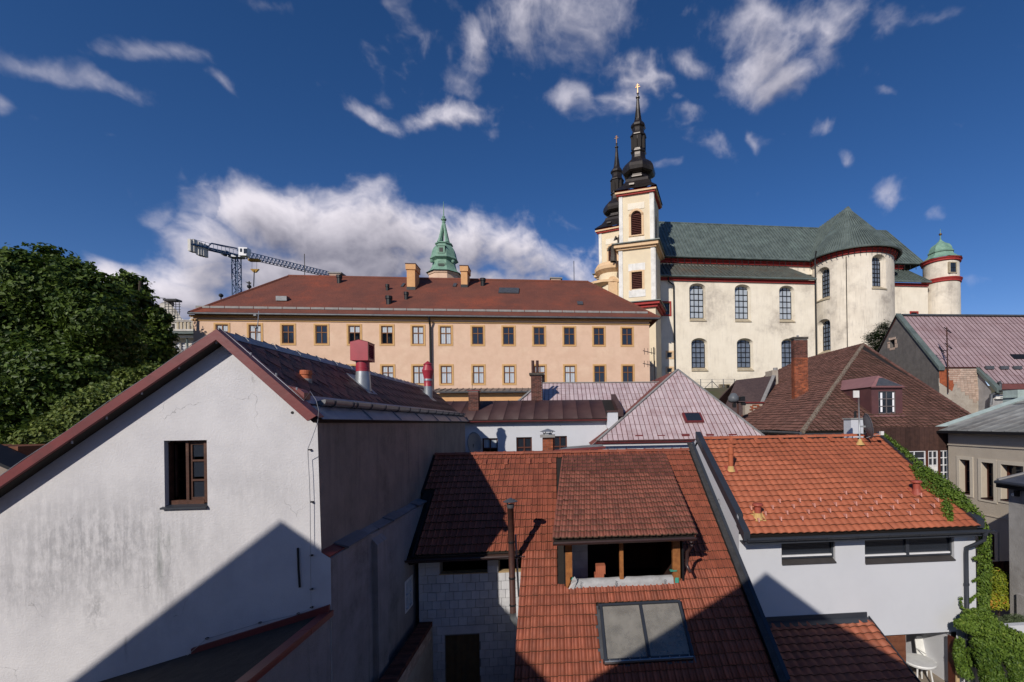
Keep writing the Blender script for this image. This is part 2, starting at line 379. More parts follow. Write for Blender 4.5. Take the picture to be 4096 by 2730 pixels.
def leafmat(name, c1, c2, c3=None):
    mt = bpy.data.materials.new(name); mt.use_nodes = True; nt = mt.node_tree; N = nt.nodes; L = nt.links
    b = N['Principled BSDF']; b.inputs['Roughness'].default_value = .5; b.inputs['Specular IOR Level'].default_value = .25
    aa = N.new('ShaderNodeAttribute'); aa.attribute_name = 'rnd'
    r = N.new('ShaderNodeValToRGB'); e = r.color_ramp.elements; e[0].color = c1; e[1].color = c2
    if c3: x = e.new(.9); x.color = c2; e[2].color = c3
    L.new(aa.outputs['Fac'], r.inputs[0]); L.new(r.outputs[0], b.inputs['Base Color'])
    t = N.new('ShaderNodeBsdfTranslucent'); L.new(r.outputs[0], t.inputs[0]); mx = N.new('ShaderNodeMixShader'); mx.inputs[0].default_value = .25
    L.new(b.outputs[0], mx.inputs[1]); L.new(t.outputs[0], mx.inputs[2]); L.new(mx.outputs[0], N['Material Output'].inputs[0])
    return mt
G = lambda v, a=1.0, b_=1.0: (v, v*a, v*b_, 1)
def gable_plaster():
    """old white render: fine mottling, hair cracks, a grimy band and a green run below the window"""
    mt = surf('white_render_weathered', (.60,.588,.605,1), (.53,.52,.54,1), scale=1.6, bump=.35, bscale=26, rough=.9)
    nt = mt.node_tree; N = nt.nodes; L = nt.links; b_ = N['Principled BSDF']; src = b_.inputs['Base Color'].links[0].from_socket
    ge = N.new('ShaderNodeNewGeometry'); pos = ge.outputs['Position']; sp = N.new('ShaderNodeSeparateXYZ'); L.new(pos, sp.inputs[0])
    def M(op, a, c=None, cl=False):
        n = N.new('ShaderNodeMath'); n.operation = op; n.use_clamp = cl
        for k, v in enumerate((a, c)):
            if v is None: continue
            if isinstance(v, (int, float)): n.inputs[k].default_value = v
            else: L.new(v, n.inputs[k])
        return n.outputs[0]
    def noise(sc, de, scale=(1, 1, 1), ro=.65):
        mp = N.new('ShaderNodeMapping'); mp.inputs['Scale'].default_value = scale; L.new(pos, mp.inputs[0])
        n = N.new('ShaderNodeTexNoise'); n.inputs['Scale'].default_value = sc; n.inputs['Detail'].default_value = de; n.inputs['Roughness'].default_value = ro; L.new(mp.outputs[0], n.inputs['Vector']); return n.outputs['Fac']
    def blob(cx, cz, rx, rz):
        a = M('DIVIDE', M('SUBTRACT', sp.outputs[0], cx), rx); c = M('DIVIDE', M('SUBTRACT', sp.outputs[2], cz), rz)
        return M('POWER', 2.718, M('MULTIPLY', M('ADD', M('MULTIPLY', a, a), M('MULTIPLY', c, c)), -1))
    def sm(x, a, c, lo, hi):
        n = N.new('ShaderNodeMapRange'); n.interpolation_type = 'SMOOTHSTEP'
        for k, v in enumerate((a, c, lo, hi)): n.inputs[k+1].default_value = v
        L.new(x, n.inputs[0]); return n.outputs[0]
    def mix(f, a, c):
        n = N.new('ShaderNodeMix'); n.data_type = 'RGBA'; L.new(f, n.inputs[0]); L.new(a, n.inputs[6]); n.inputs[7].default_value = c; return n.outputs[2]
    fine = noise(9, 9, (1, 1, .55), .75); streak = noise(3.2, 7, (3, 3, .25), .7)
    band = M('MAXIMUM', M('MAXIMUM', M('MULTIPLY', blob(-8.3, CZ-2.1, 1.7, .85), 1.0), M('MULTIPLY', blob(-9.3, CZ-2.7, 1.1, .6), .8)), M('MAXIMUM', M('MULTIPLY', blob(-7.3, CZ-2.7, .55, .8), .75), M('MULTIPLY', blob(-5.6, CZ-1.2, .8, .5), .35)))
    g = M('MULTIPLY', band, sm(M('ADD', M('MULTIPLY', fine, .6), M('MULTIPLY', streak, .5)), .42, .66, .10, 1))
    col = mix(M('MULTIPLY', g, .68, True), src, (.17, .17, .185, 1))
    run = M('MULTIPLY', M('MAXIMUM', blob(-7.26, CZ-2.35, .045, .55), M('MULTIPLY', blob(-7.1, CZ-2.05, .22, .16), .55)), sm(streak, .35, .6, .25, 1))
    col = mix(M('MULTIPLY', run, .62, True), col, (.10, .125, .11, 1))
    drip = M('MULTIPLY', M('MAXIMUM', blob(-8.35, CZ-3.25, .16, .35), blob(-7.85, CZ-3.9, .03, .22)), .5); col = mix(M('MULTIPLY', drip, sm(fine, .4, .6, 0, 1)), col, (.15, .15, .16, 1))
    # hair cracks
    wob = N.new('ShaderNodeTexNoise'); wob.inputs['Scale'].default_value = 2.5; wob.inputs['Detail'].default_value = 6; L.new(pos, wob.inputs['Vector'])
    ad = N.new('ShaderNodeVectorMath'); ad.operation = 'MULTIPLY_ADD'; ad.inputs[1].default_value = (.6, .6, .6); L.new(wob.outputs['Color'], ad.inputs[0]); L.new(pos, ad.inputs[2])
    vo = N.new('ShaderNodeTexVoronoi'); vo.feature = 'DISTANCE_TO_EDGE'; vo.inputs['Scale'].default_value = .75; L.new(ad.outputs[0], vo.inputs['Vector'])
    cr = M('MULTIPLY', sm(vo.outputs['Distance'], .0, .0045, 1, 0), sm(noise(.9, 3), .52, .62, 0, .55)); col = mix(cr, col, (.12, .115, .12, 1))
    L.new(col, b_.inputs['Base Color']); return mt
mWhite = gable_plaster()
mWhite2 = surf('white_render_new', (.555,.565,.60,1), (.525,.535,.57,1), scale=.8, bump=.18, bscale=90, rough=.9)
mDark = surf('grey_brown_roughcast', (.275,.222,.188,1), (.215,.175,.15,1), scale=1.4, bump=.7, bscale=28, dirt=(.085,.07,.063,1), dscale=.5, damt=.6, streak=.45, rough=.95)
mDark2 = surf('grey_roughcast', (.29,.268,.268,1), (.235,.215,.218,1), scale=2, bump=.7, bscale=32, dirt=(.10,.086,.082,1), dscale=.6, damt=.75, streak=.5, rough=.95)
mRedMetal = surf('red_painted_metal', (.165,.028,.027,1), (.135,.024,.024,1), scale=2, bump=.12, bscale=9, rough=.45, spec=.5, dirt=(.07,.02,.02,1), dscale=1.5, damt=.5)
mVent = surf('bright_red_sheet', (.36,.028,.045,1), (.31,.024,.04,1), scale=3, bump=.06, bscale=6, rough=.42, spec=.5, dirt=(.17,.02,.028,1), dscale=2.5, damt=.4)
mShingle = surf('dark_red_shingle', (.085,.030,.030,1), (.06,.022,.024,1), scale=4, bump=.3, bscale=30, rough=.6, rnd=.35, dirt=(.035,.018,.018,1), dscale=1.2, damt=.6)
mZinc = surf('zinc_sheet', (.25,.265,.30,1), (.19,.20,.235,1), scale=2.5, bump=.1, bscale=8, rough=.42, metal=.55, dirt=(.10,.10,.11,1), dscale=1.5, damt=.5)
mZincDark = surf('weathered_zinc', (.14,.145,.155,1), (.10,.103,.112,1), scale=3, bump=.1, bscale=8, rough=.45, metal=.5)
mAnthr = surf('anthracite_metal', (.032,.037,.048,1), (.026,.03,.04,1), scale=2, bump=.05, bscale=6, rough=.42, spec=.5)
mTarDark = surf('slate_coated_coping', (.045,.045,.048,1), (.03,.03,.032,1), scale=6, bump=.3, bscale=60, rough=.8, speck=(.3,.3,.3,1), spamt=.2)
mFelt = surf('roofing_felt', (.035,.031,.029,1), (.022,.02,.019,1), scale=5, bump=.6, bscale=30, rough=.95, dirt=(.055,.048,.042,1), dscale=1.5, damt=.6)
mTileMid = surf('red_engobe_tile', (.30,.088,.050,1), (.25,.073,.044,1), scale=3.5, bump=.25, bscale=50, rough=.62, rnd=.18, dirt=(.12,.06,.04,1), dscale=1.4, damt=.35, speck=(.07,.055,.035,1), spamt=.2, spscale=30)
mTileDorm = surf('brown_red_tile', (.225,.075,.050,1), (.18,.061,.044,1), scale=3.5, bump=.25, bscale=50, rough=.65, rnd=.22, dirt=(.07,.045,.035,1), dscale=1.4, damt=.5, speck=(.06,.05,.035,1), spamt=.35, spscale=30)
mTileOr = surf('orange_clay_tile', (.40,.118,.058,1), (.355,.103,.052,1), scale=2.2, bump=.15, bscale=60, rough=.6, rnd=.10, dirt=(.27,.085,.045,1), dscale=1.0, damt=.3)
mTileLow = surf('salmon_clay_tile', (.36,.12,.065,1), (.30,.09,.05,1), scale=2.2, bump=.2, bscale=60, rough=.6, rnd=.18, dirt=(.15,.06,.04,1), dscale=1.2, damt=.5)
mTileBrown = surf('old_brown_tile', (.165,.078,.06,1), (.12,.057,.046,1), scale=2.5, bump=.4, bscale=30, rough=.85, rnd=.28, dirt=(.055,.034,.028,1), dscale=.7, damt=.6, speck=(.4,.36,.32,1), spamt=.45, spscale=14)
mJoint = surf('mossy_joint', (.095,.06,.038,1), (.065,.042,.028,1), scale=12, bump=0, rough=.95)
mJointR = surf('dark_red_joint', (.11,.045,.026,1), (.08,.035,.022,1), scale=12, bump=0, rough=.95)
mMoss = surf('lichen_ridge', (.11,.06,.045,1), (.3,.26,.2,1), scale=9, bump=.6, bscale=30, rough=.95)
mDeck = surf('dark_underlay', (.022,.018,.016,1), bump=0)
mBlock = surf('aerated_block', (.60,.60,.62,1), (.52,.52,.55,1), scale=4, bump=.35, bscale=60, rough=.9, rnd=.10, dirt=(.30,.30,.31,1), dscale=1.2, damt=.4)
mMortar = surf('mortar', (.22,.21,.20,1), bump=.3)
mBrownDoor = surf('brown_cloth', (.13,.088,.045,1), (.10,.068,.036,1), scale=6, bump=.3, bscale=14, rough=.9, streak=.4)
mGutterB = surf('brown_gutter', (.048,.026,.026,1), (.036,.02,.02,1), rough=.35, bump=.04, spec=.5)
mRust = surf('rusty_flue', (.07,.028,.022,1), (.045,.022,.02,1), scale=6, bump=.15, bscale=30, rough=.6, dirt=(.13,.05,.025,1), dscale=4, damt=.6)
mPost = surf('orange_timber', (.34,.135,.04,1), (.22,.08,.025,1), scale=7, bump=.25, bscale=30, rough=.75, streak=.6, dirt=(.1,.04,.015,1))
mPaleWood = surf('pale_sawn_wood', (.50,.36,.20,1), (.40,.28,.15,1), scale=8, bump=.2, rough=.8)
mDarkWood = surf('dark_timber', (.05,.022,.016,1), (.032,.015,.012,1), scale=5, bump=.3, bscale=20, rough=.75, rnd=.3)
mWinBrown = surf('brown_window_paint', (.085,.035,.022,1), (.055,.024,.016,1), scale=9, bump=.2, bscale=40, rough=.55, dirt=(.2,.12,.08,1), dscale=5, damt=.4)
mWinRed = surf('red_brown_window', (.10,.03,.018,1), (.075,.024,.015,1), scale=9, bump=.1, rough=.5)
mWinOchre = surf('ochre_window_wood', (.22,.09,.025,1), (.17,.065,.02,1), scale=6, bump=.1, rough=.6)
mWinGrey = surf('grey_window', (.17,.15,.15,1), bump=0, rough=.4)
mWhitePaint = surf('white_paint', (.72,.72,.74,1), (.66,.66,.68,1), bump=.05, rough=.5)
mMembrane = surf('white_membrane', (.42,.42,.43,1), (.32,.32,.33,1), scale=5, bump=.4, bscale=9, rough=.6, dirt=(.2,.19,.18,1), dscale=2, damt=.5)
mPrint = surf('dark_print', (.06,.06,.07,1), bump=0)
mGreenFilm = surf('green_tape', (.06,.32,.24,1), bump=.1, rough=.5)
mTerra = surf('hollow_clay_block', (.40,.13,.07,1), (.34,.10,.055,1), bump=.2, rough=.85)
mGlass = glass('dark_glass')
mGlassT = glass('clear_glass', trans=.86)
mPolyS = surf('milky_sheet', (.25,.255,.26,1), (.20,.205,.21,1), scale=2.5, bump=.05, rough=.28, spec=.5, streak=.4, dirt=(.12,.115,.11,1), dscale=1.2, damt=.5)
def polymat():
    mt = surf('cloudy_polycarbonate', (.38,.36,.325,1), (.28,.265,.24,1), scale=2.5, bump=.03, rough=.22, spec=.6, streak=.4, dirt=(.16,.155,.15,1), dscale=1.2, damt=.5)
    nt = mt.node_tree; N = nt.nodes; L = nt.links; tr = N.new('ShaderNodeBsdfTransparent'); tr.inputs[0].default_value = (.85, .84, .80, 1); mx = N.new('ShaderNodeMixShader'); mx.inputs[0].default_value = .52
    L.new(tr.outputs[0], mx.inputs[1]); L.new(N['Principled BSDF'].outputs[0], mx.inputs[2]); L.new(mx.outputs[0], N['Material Output'].inputs[0]); return mt
mPoly = polymat()
mCurtain = surf('white_curtain', (.86,.86,.88,1), (.80,.80,.83,1), bump=.1)
mInterior = surf('dark_interior', (.012,.012,.014,1), bump=0)
mOrangeW = surf('apricot_render', (.68,.472,.345,1), (.625,.425,.305,1), scale=1.3, bump=.2, bscale=14, rough=.95, dirt=(.74,.56,.41,1), dscale=.5, damt=.6)
mOchre = surf('ochre_trim', (.58,.35,.15,1), (.52,.31,.13,1), bump=.05)
mOchreC = surf('chimney_render', (.64,.36,.17,1), (.58,.32,.15,1), scale=2, bump=.25, bscale=12, rough=.95)
mCream = surf('cream_render', (.74,.635,.455,1), (.70,.585,.41,1), scale=.8, bump=.1, bscale=10, rough=.95, dirt=(.60,.52,.42,1), dscale=.4, damt=.4)
mCreamOld = surf('weathered_cream_render', (.82,.745,.615,1), (.75,.675,.55,1), scale=.7, bump=.25, bscale=6, rough=.95, dirt=(.36,.31,.26,1), dscale=.16, damt=.75, streak=.28)
mCreamApse = surf('stained_cream_render', (.76,.69,.58,1), (.66,.59,.49,1), scale=.6, bump=.25, bscale=6, rough=.95, dirt=(.25,.215,.19,1), dscale=.17, damt=.85, streak=.5)
mSill = surf('sandstone', (.46,.39,.28,1), (.36,.30,.21,1), scale=3, bump=.3, rough=.95, dirt=(.16,.14,.11,1), dscale=1, damt=.6)
mWhiteP = surf('white_pilaster', (.78,.76,.72,1), (.66,.64,.60,1), scale=1.2, bump=.15, streak=.4, dirt=(.33,.31,.28,1))
mCornice = surf('red_cornice', (.36,.035,.03,1), (.28,.03,.028,1), scale=2, bump=.1, rough=.7)
mCornOch = surf('ochre_cornice', (.70,.49,.30,1), (.64,.44,.26,1), bump=.1)
mLouver = surf('brown_louvre', (.105,.036,.028,1), (.08,.028,.022,1), bump=.1)
mCopper = surf('green_grey_copper', (.125,.155,.145,1), (.075,.095,.09,1), scale=.9, bump=.12, bscale=8, rough=.5, dirt=(.20,.265,.24,1), dscale=.35, damt=.5, streak=.4, spec=.4)
mCopperRust = surf('browned_copper', (.115,.125,.11,1), (.075,.082,.075,1), scale=.9, bump=.12, bscale=8, rough=.55, dirt=(.14,.075,.04,1), dscale=.3, damt=.7, streak=.4)
mSpire = surf('dark_bronze_sheet', (.030,.023,.020,1), (.018,.014,.013,1), scale=1.4, bump=.2, bscale=5, rough=.38, metal=.35, dirt=(.085,.072,.062,1), dscale=.8, damt=.5, spec=.5)
mPatina = surf('bright_patina', (.22,.36,.275,1), (.15,.27,.205,1), scale=2, bump=.15, bscale=6, rough=.65, dirt=(.08,.15,.115,1), dscale=.8, damt=.6, streak=.3)
mGold = surf('gilding', (.22,.12,.05,1), metal=.6, rough=.35, bump=0)
mPink = surf('faded_pink_sheet', (.55,.45,.455,1), (.47,.36,.37,1), scale=1.4, bump=.1, bscale=6, rough=.5, spec=.4, dirt=(.22,.085,.08,1), dscale=.8, damt=.42, streak=.25, rnd=.10)
mPinkSeam = surf('rust_seam', (.16,.055,.05,1), (.12,.045,.04,1), bump=.1)
mMauve = surf('mauve_sheet', (.36,.265,.275,1), (.31,.22,.23,1), scale=1, bump=.1, bscale=6, rough=.55, spec=.4, dirt=(.19,.09,.085,1), dscale=.7, damt=.45, rnd=.08)
mBrownSheet = surf('brown_sheet', (.075,.038,.035,1), (.06,.03,.028,1), scale=1.5, bump=.1, bscale=6, rough=.5, spec=.4, rnd=.1)
mBrick = surf('orange_brick', (.36,.10,.04,1), (.22,.06,.03,1), scale=5, bump=.4, bscale=30, rough=.9, rnd=.4, dirt=(.05,.025,.02,1), dscale=1.2, damt=.7)
mBrickD = surf('dark_brick', (.155,.055,.038,1), (.09,.038,.03,1), scale=5, bump=.4, bscale=30, rough=.9, rnd=.4)
mBrickP = surf('pale_brick', (.52,.40,.32,1), (.44,.31,.24,1), scale=5, bump=.4, bscale=30, rough=.95, rnd=.2)
mGable = surf('grey_cement_render', (.165,.15,.14,1), (.125,.113,.108,1), scale=2.2, bump=.6, bscale=16, rough=.95, streak=.4, dirt=(.07,.062,.058,1), dscale=.6, damt=.5)
mPeel = surf('peeling_render', (.42,.37,.31,1), (.34,.29,.24,1), scale=2, bump=.5, bscale=14, rough=.95, dirt=(.2,.16,.13,1), dscale=.9, damt=.6)
mBeige = surf('beige_render', (.47,.41,.335,1), (.43,.375,.305,1), scale=1.3, bump=.35, bscale=34, rough=.95)
mBeigeL = surf('pale_beige_trim', (.56,.50,.41,1), (.52,.465,.38,1), bump=.1)
mGreyW = surf('stained_grey_render', (.36,.35,.345,1), (.28,.27,.265,1), scale=1.5, bump=.45, bscale=20, rough=.95, dirt=(.13,.11,.10,1), dscale=.5, damt=.7, streak=.4)
mGreenTin = surf('patinated_tin', (.235,.24,.235,1), (.15,.15,.148,1), scale=1.3, bump=.12, bscale=8, rough=.5, dirt=(.075,.055,.045,1), dscale=.6, damt=.7, spec=.4, rnd=.15)
mMint = surf('mint_flashing', (.42,.50,.47,1), (.33,.40,.375,1), bump=.1, rough=.5)
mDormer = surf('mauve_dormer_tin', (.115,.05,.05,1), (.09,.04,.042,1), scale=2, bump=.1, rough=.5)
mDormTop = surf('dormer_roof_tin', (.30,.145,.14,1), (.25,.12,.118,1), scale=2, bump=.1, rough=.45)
mSlate = surf('brown_slate', (.085,.055,.052,1), (.055,.036,.036,1), scale=6, bump=.8, bscale=9, rough=.75)
mBlue = surf('crane_blue', (.018,.062,.155,1), (.014,.05,.12,1), bump=0, rough=.45)
mConc = surf('ballast_white', (.62,.60,.56,1), (.5,.48,.44,1), bump=.1)
mCraneY = surf('crane_yellow', (.35,.2,.04,1), bump=0)
mSgr = surf('sgraffito_render', (.56,.53,.48,1), (.42,.38,.34,1), scale=2.2, detail=9, bump=.2, rough=.95, dirt=(.22,.19,.17,1), dscale=1.6, damt=.6)
mScaf = surf('scaffold', (.05,.05,.055,1), bump=0)
mStatue = surf('dark_stone', (.10,.085,.07,1), (.05,.045,.04,1), scale=4, bump=.5)
mTrunk = surf('bark', (.06,.045,.035,1), (.035,.027,.022,1), scale=5, bump=.9, bscale=14, rough=.95)
mLeafA = leafmat('maple_leaves', (.022,.05,.008,1), (.12,.175,.026,1))
mLeafB = leafmat('shrub_leaves', (.05,.085,.016,1), (.20,.24,.05,1), (.26,.26,.10,1))
mLeafC = leafmat('vine_leaves', (.035,.075,.012,1), (.165,.25,.035,1), (.24,.30,.06,1))
mLeafD = leafmat('turning_leaves', (.10,.15,.015,1), (.32,.34,.03,1), (.42,.20,.03,1))
mLeafE = leafmat('lavender_leaves', (.06,.09,.04,1), (.15,.19,.10,1))
mNeedle = leafmat('pine_needles', (.012,.026,.010,1), (.045,.07,.022,1))
mGrass = surf('grass', (.045,.105,.018,1), (.03,.07,.014,1), scale=4, bump=.8, bscale=30, rough=.9)
mEarth = surf('earth_and_grass', (.06,.075,.03,1), (.09,.075,.05,1), scale=.35, bump=.6, bscale=6, rough=.95)
mPave = surf('yard_paving', (.30,.25,.20,1), (.24,.20,.16,1), scale=2, bump=.4, bscale=14, rough=.95)
mStone = surf('rubble_stone', (.32,.27,.21,1), (.22,.18,.14,1), scale=4, bump=.6, bscale=12, rough=.95, rnd=.35)
mRedFence = surf('red_brown_boards', (.12,.035,.025,1), (.085,.026,.02,1), bump=.2, rnd=.2)
mClay = surf('clay_pot', (.42,.12,.055,1), (.36,.10,.045,1), bump=.2, rough=.7)
mLead = surf('grey_flashing', (.28,.27,.26,1), (.22,.21,.20,1), bump=.2, rough=.7)
mPlum = surf('tile_coloured_plastic', (.33,.075,.05,1), (.29,.065,.042,1), bump=.05, rough=.45)
mFoam = surf('yellow_foam', (.55,.36,.14,1), (.48,.31,.12,1), bump=.3, rough=.9)
mDish = surf('grey_dish', (.12,.13,.145,1), (.10,.11,.125,1), bump=0, rough=.45)
mGalv = surf('galvanised', (.36,.38,.40,1), (.28,.30,.32,1), metal=.6, rough=.45, bump=.05)
mPlastic = surf('white_plastic', (.72,.72,.70,1), bump=0, rough=.4)
mPlanks = surf('warm_planks', (.20,.075,.038,1), (.145,.052,.027,1), scale=7, bump=.2, bscale=24, rough=.7, rnd=.2)
mOldWood = surf('veranda_boards', (.070,.034,.026,1), (.045,.022,.018,1), scale=5, bump=.3, rough=.85, rnd=.3, streak=.4)
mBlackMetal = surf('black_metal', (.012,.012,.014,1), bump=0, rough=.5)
mWire = surf('aluminium_wire', (.42,.42,.44,1), bump=0, rough=.45, metal=.6)
# orange roof far away: rows of plain tiles as fine relief and tone
def rowmat(name, c1, c2, dirt, per, axis):
    mt = surf(name, c1, c2, scale=.5, bump=0, rough=.75, dirt=dirt, dscale=.22, damt=.75)
    nt = mt.node_tree; N = nt.nodes; L = nt.links; b = N['Principled BSDF']
    g = N.new('ShaderNodeNewGeometry'); sp = N.new('ShaderNodeSeparateXYZ'); L.new(g.outputs['Position'], sp.inputs[0])
    w = N.new('ShaderNodeMath'); w.operation = 'MULTIPLY'; w.inputs[1].default_value = 1/per; L.new(sp.outputs[axis], w.inputs[0])
    fr = N.new('ShaderNodeMath'); fr.operation = 'FRACT'; L.new(w.outputs[0], fr.inputs[0])
    n = N.new('ShaderNodeTexNoise'); n.inputs['Scale'].default_value = 5; n.inputs['Detail'].default_value = 4; L.new(g.outputs['Position'], n.inputs['Vector'])
    ad = N.new('ShaderNodeMath'); ad.operation = 'MULTIPLY_ADD'; ad.inputs[1].default_value = .6; L.new(n.outputs['Fac'], ad.inputs[0]); L.new(fr.outputs[0], ad.inputs[2])
    bn = N.new('ShaderNodeBump'); bn.inputs['Strength'].default_value = 1; bn.inputs['Distance'].default_value = .07; L.new(ad.outputs[0], bn.inputs['Height']); bn.invert = True
    L.new(bn.outputs[0], b.inputs['Normal']); return mt
mRoofRows = rowmat('plain_tile_rows', (.185,.062,.040,1), (.135,.05,.035,1), (.30,.072,.035,1), .27, 2)
# ================================================================ setting
def ground_z(x, y):
    def ss(a, b, v):
        k = min(1, max(0, (v-a)/(b-a))); return k*k*(3-2*k)
    z = -9+13.2*ss(30, 57, y)
    z += 3.5*ss(-12, -30, x)*(1-ss(30, 57, y))*ss(5, 25, y)
    z -= 9*ss(150, 400, math.hypot(x, y-40))
    return z
gx = [-900,-500,-300,-200,-140,-100,-70,-50,-40,-32,-26,-20,-16,-12,-8,-4,0,4,8,12,16,20,26,32,40,50,70,100,140,200,300,500,900]
gy = [-400,-200,-100,-50,-25,-10,0,6,12,16,20,24,28,30,32,35,38,41,44,47,50,53,55,57,60,66,75,90,120,160,220,320,500,900]
mb = MB(); mb.add([(x, y, ground_z(x, y)) for y in gy for x in gx], [(j*len(gx)+i, j*len(gx)+i+1, (j+1)*len(gx)+i+1, (j+1)*len(gx)+i) for j in range(len(gy)-1) for i in range(len(gx)-1)])
solo('ground', mb, mEarth, base=(0, 0, -9), kind='structure', smooth=True)
mb = MB(); mb.box(-30, 30, -12, 23.5, -9.2, -8.98)
solo('courtyard', mb, mPave, base=(0, 5, -9), kind='structure')
mb = MB(); mb.box(12.75, 21, 13.6, 30, -8.9, -8.0)
solo('terrace', mb, mPave, base=(15, 20, -8.9), kind='structure')

# ================================================================ the two gabled houses the photograph is taken from (behind the viewpoint)
for cx, ap, hl, hr, lab in ((-10.7, 4.72, 4.5, 4.5, 'white gabled house behind the viewpoint, beside the narrow gap'), (-1.68, 4.51, 4.5, 7.0, 'cream gabled house behind the viewpoint with its window open to the yard')):
    t = T('gabled_house', lab, 'house', (cx, -5, -9), group='houses behind the viewpoint')
    fn = lambda u, v, d: (u, -1-d, v)
    k = .77; L_, R_ = cx-hl, cx+hr
    mb = MB(); holes = [rect(cx-2.6, -6, cx-1.6, -4.4), rect(cx-.5, -6, cx+.5, -4.4), rect(cx+1.5, -6, cx+2.5, -4.4)]
    mb.wall([(L_, -9), (R_, -9), (R_, ap-k*hr-.1), (cx, ap-.1), (L_, ap-k*hl-.1)], holes, fn, .2)
    mb.poly((L_, -1, -9), (L_, -12, -9), (L_, -12, ap-k*hl-.1), (L_, -1, ap-k*hl-.1)); mb.poly((R_, -1, -9), (R_, -12, -9), (R_, -12, ap-k*hr-.1), (R_, -1, ap-k*hr-.1))
    mb.poly((L_, -12, -9), (R_, -12, -9), (R_, -12, ap-k*hr-.1), (cx, -12, ap-.1), (L_, -12, ap-k*hl-.1))
    t.part('wall', mb, mWhite if cx < -5 else mCream)
    mb = MB(); mb.slab((cx, -.99, ap), (cx, -12.2, ap), (L_-.1, -12.2, ap-k*(hl+.1)), (L_-.1, -.99, ap-k*(hl+.1)), .1); mb.slab((cx, -.99, ap), (cx, -12.2, ap), (R_+.1, -12.2, ap-k*(hr+.1)), (R_+.1, -.99, ap-k*(hr+.1)), .1)
    t.part('roof', mb, mTileMid)
    for h in holes:
        w = t.part('window', MB().box(h[0][0], h[1][0], -1.2, -1.16, h[0][1], h[2][1]), mGlass)
        t.part('frame', MB().box((h[0][0]+h[1][0])/2-.03, (h[0][0]+h[1][0])/2+.03, -1.15, -1.1, h[0][1], h[2][1]), mWinBrown, w)

# ================================================================ white gable house (left)
lh = T('gable_house', 'weathered white gable house with dark red verge and dark grimy side wall', 'house', (-6, 9, -9))
XR, ZR, XE = -6.05, 1.70, -4.49
kl, kr = .726, .936
w0 = at(p('E4', 415, 250), 9); w1 = at(p('E4', 1100, 1270), 9)
hw = rect(w0.x, w1.z, w1.x, w0.z)
G9 = lambda u, v, d: (u, 9+d, v)
mb = MB(); mb.wall([(-14, -9), (-4.28, -9), (-4.285, -2.49), (-4.45, -2.37), (-4.49, .15), (XR, ZR-.12), (-14, ZR-.12-kl*7.95)], [hw], G9, .13)
mb.poly((-14, 9, -9), (-14, 22.75, -9), (-14, 22.75, ZR-.12-kl*7.95), (-14, 9, ZR-.12-kl*7.95))
lh.part('gable_wall', mb, mWhite)
mb = MB(); mb.poly((XE, 9, -2.6), (XE, 22.75, -2.6), (XE, 22.75, .16), (XE, 9, .16)); mb.poly((XE, 15.2, -9), (XE, 22.75, -9), (XE, 22.75, -2.6), (XE, 15.2, -2.6))
mb.poly((-14, 22.75, -9), (XE, 22.75, -9), (XE, 22.75, .16), (XR, 22.75, ZR-.12), (-14, 22.75, ZR-.12-kl*7.95))
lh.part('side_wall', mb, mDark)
wl = [atx(p('C3', 540, 885), -4.285), atx(p('C3', 588, 1050), -4.285)]
mb = MB(); X4 = lambda u, v, d: (-4.285-d, u, v)
hl_ = rect(13.1, -5.24, 13.75, -4.36)
mb.wall([(9, -9), (15.2, -9), (15.2, -2.52), (9, -2.49)], [hl_], X4, .12)
mb.poly((-4.285, 9, -2.49), (XE, 9, -2.40), (XE, 15.2, -2.44), (-4.285, 15.2, -2.52)); mb.poly((-4.285, 15.2, -9), (XE, 15.2, -9), (XE, 15.2, -2.4), (-4.285, 15.2, -2.52))
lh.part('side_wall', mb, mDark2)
mb = MB(); mb.box(-4.29, -4.16, 10.9, 11.5, -9, -2.75); mb.prism([(-4.29, 10.9, -2.75), (-4.16, 10.9, -2.75), (-4.29, 10.9, -2.6)], (0, .6, 0))
lh.part('buttress', mb, mDark2)
# lower wall: small white casement
wn = lh.part('window', MB().box(-4.40, -4.385, 13.1, 13.75, -5.24, -4.36), mGlass)
mb = MB()
for a, b_, c, d in ((13.1, 13.16, -5.24, -4.36), (13.69, 13.75, -5.24, -4.36), (13.16, 13.69, -5.24, -5.18), (13.16, 13.69, -4.42, -4.36), (13.4, 13.45, -5.18, -4.42), (13.16, 13.69, -4.82, -4.79)): mb.box(-4.385, -4.27, a, b_, c, d)
lh.part('frame', mb, mWhitePaint, wn)
# coping slabs on the thicker lower wall
ys = [9.0, 9.55, 10.6, 11.3, 12.1, 12.9, 13.5, 14.3, 15.0]
for i in range(len(ys)-1):
    w = .30 if i % 3 == 1 else (.24 if i % 2 else .20); zz = -2.40-.004*i+(.03 if i % 3 == 1 else 0)
    mb = MB(); mb.slab((XE-.01, ys[i]+.004, zz+.05), (XE-.01, ys[i+1]+.05, zz+.05), (XE+w, ys[i+1]+.05, zz-.04), (XE+w, ys[i]+.004, zz-.04), .035)
    lh.part('coping_slab', mb, mRedMetal if i == 0 else mZinc)
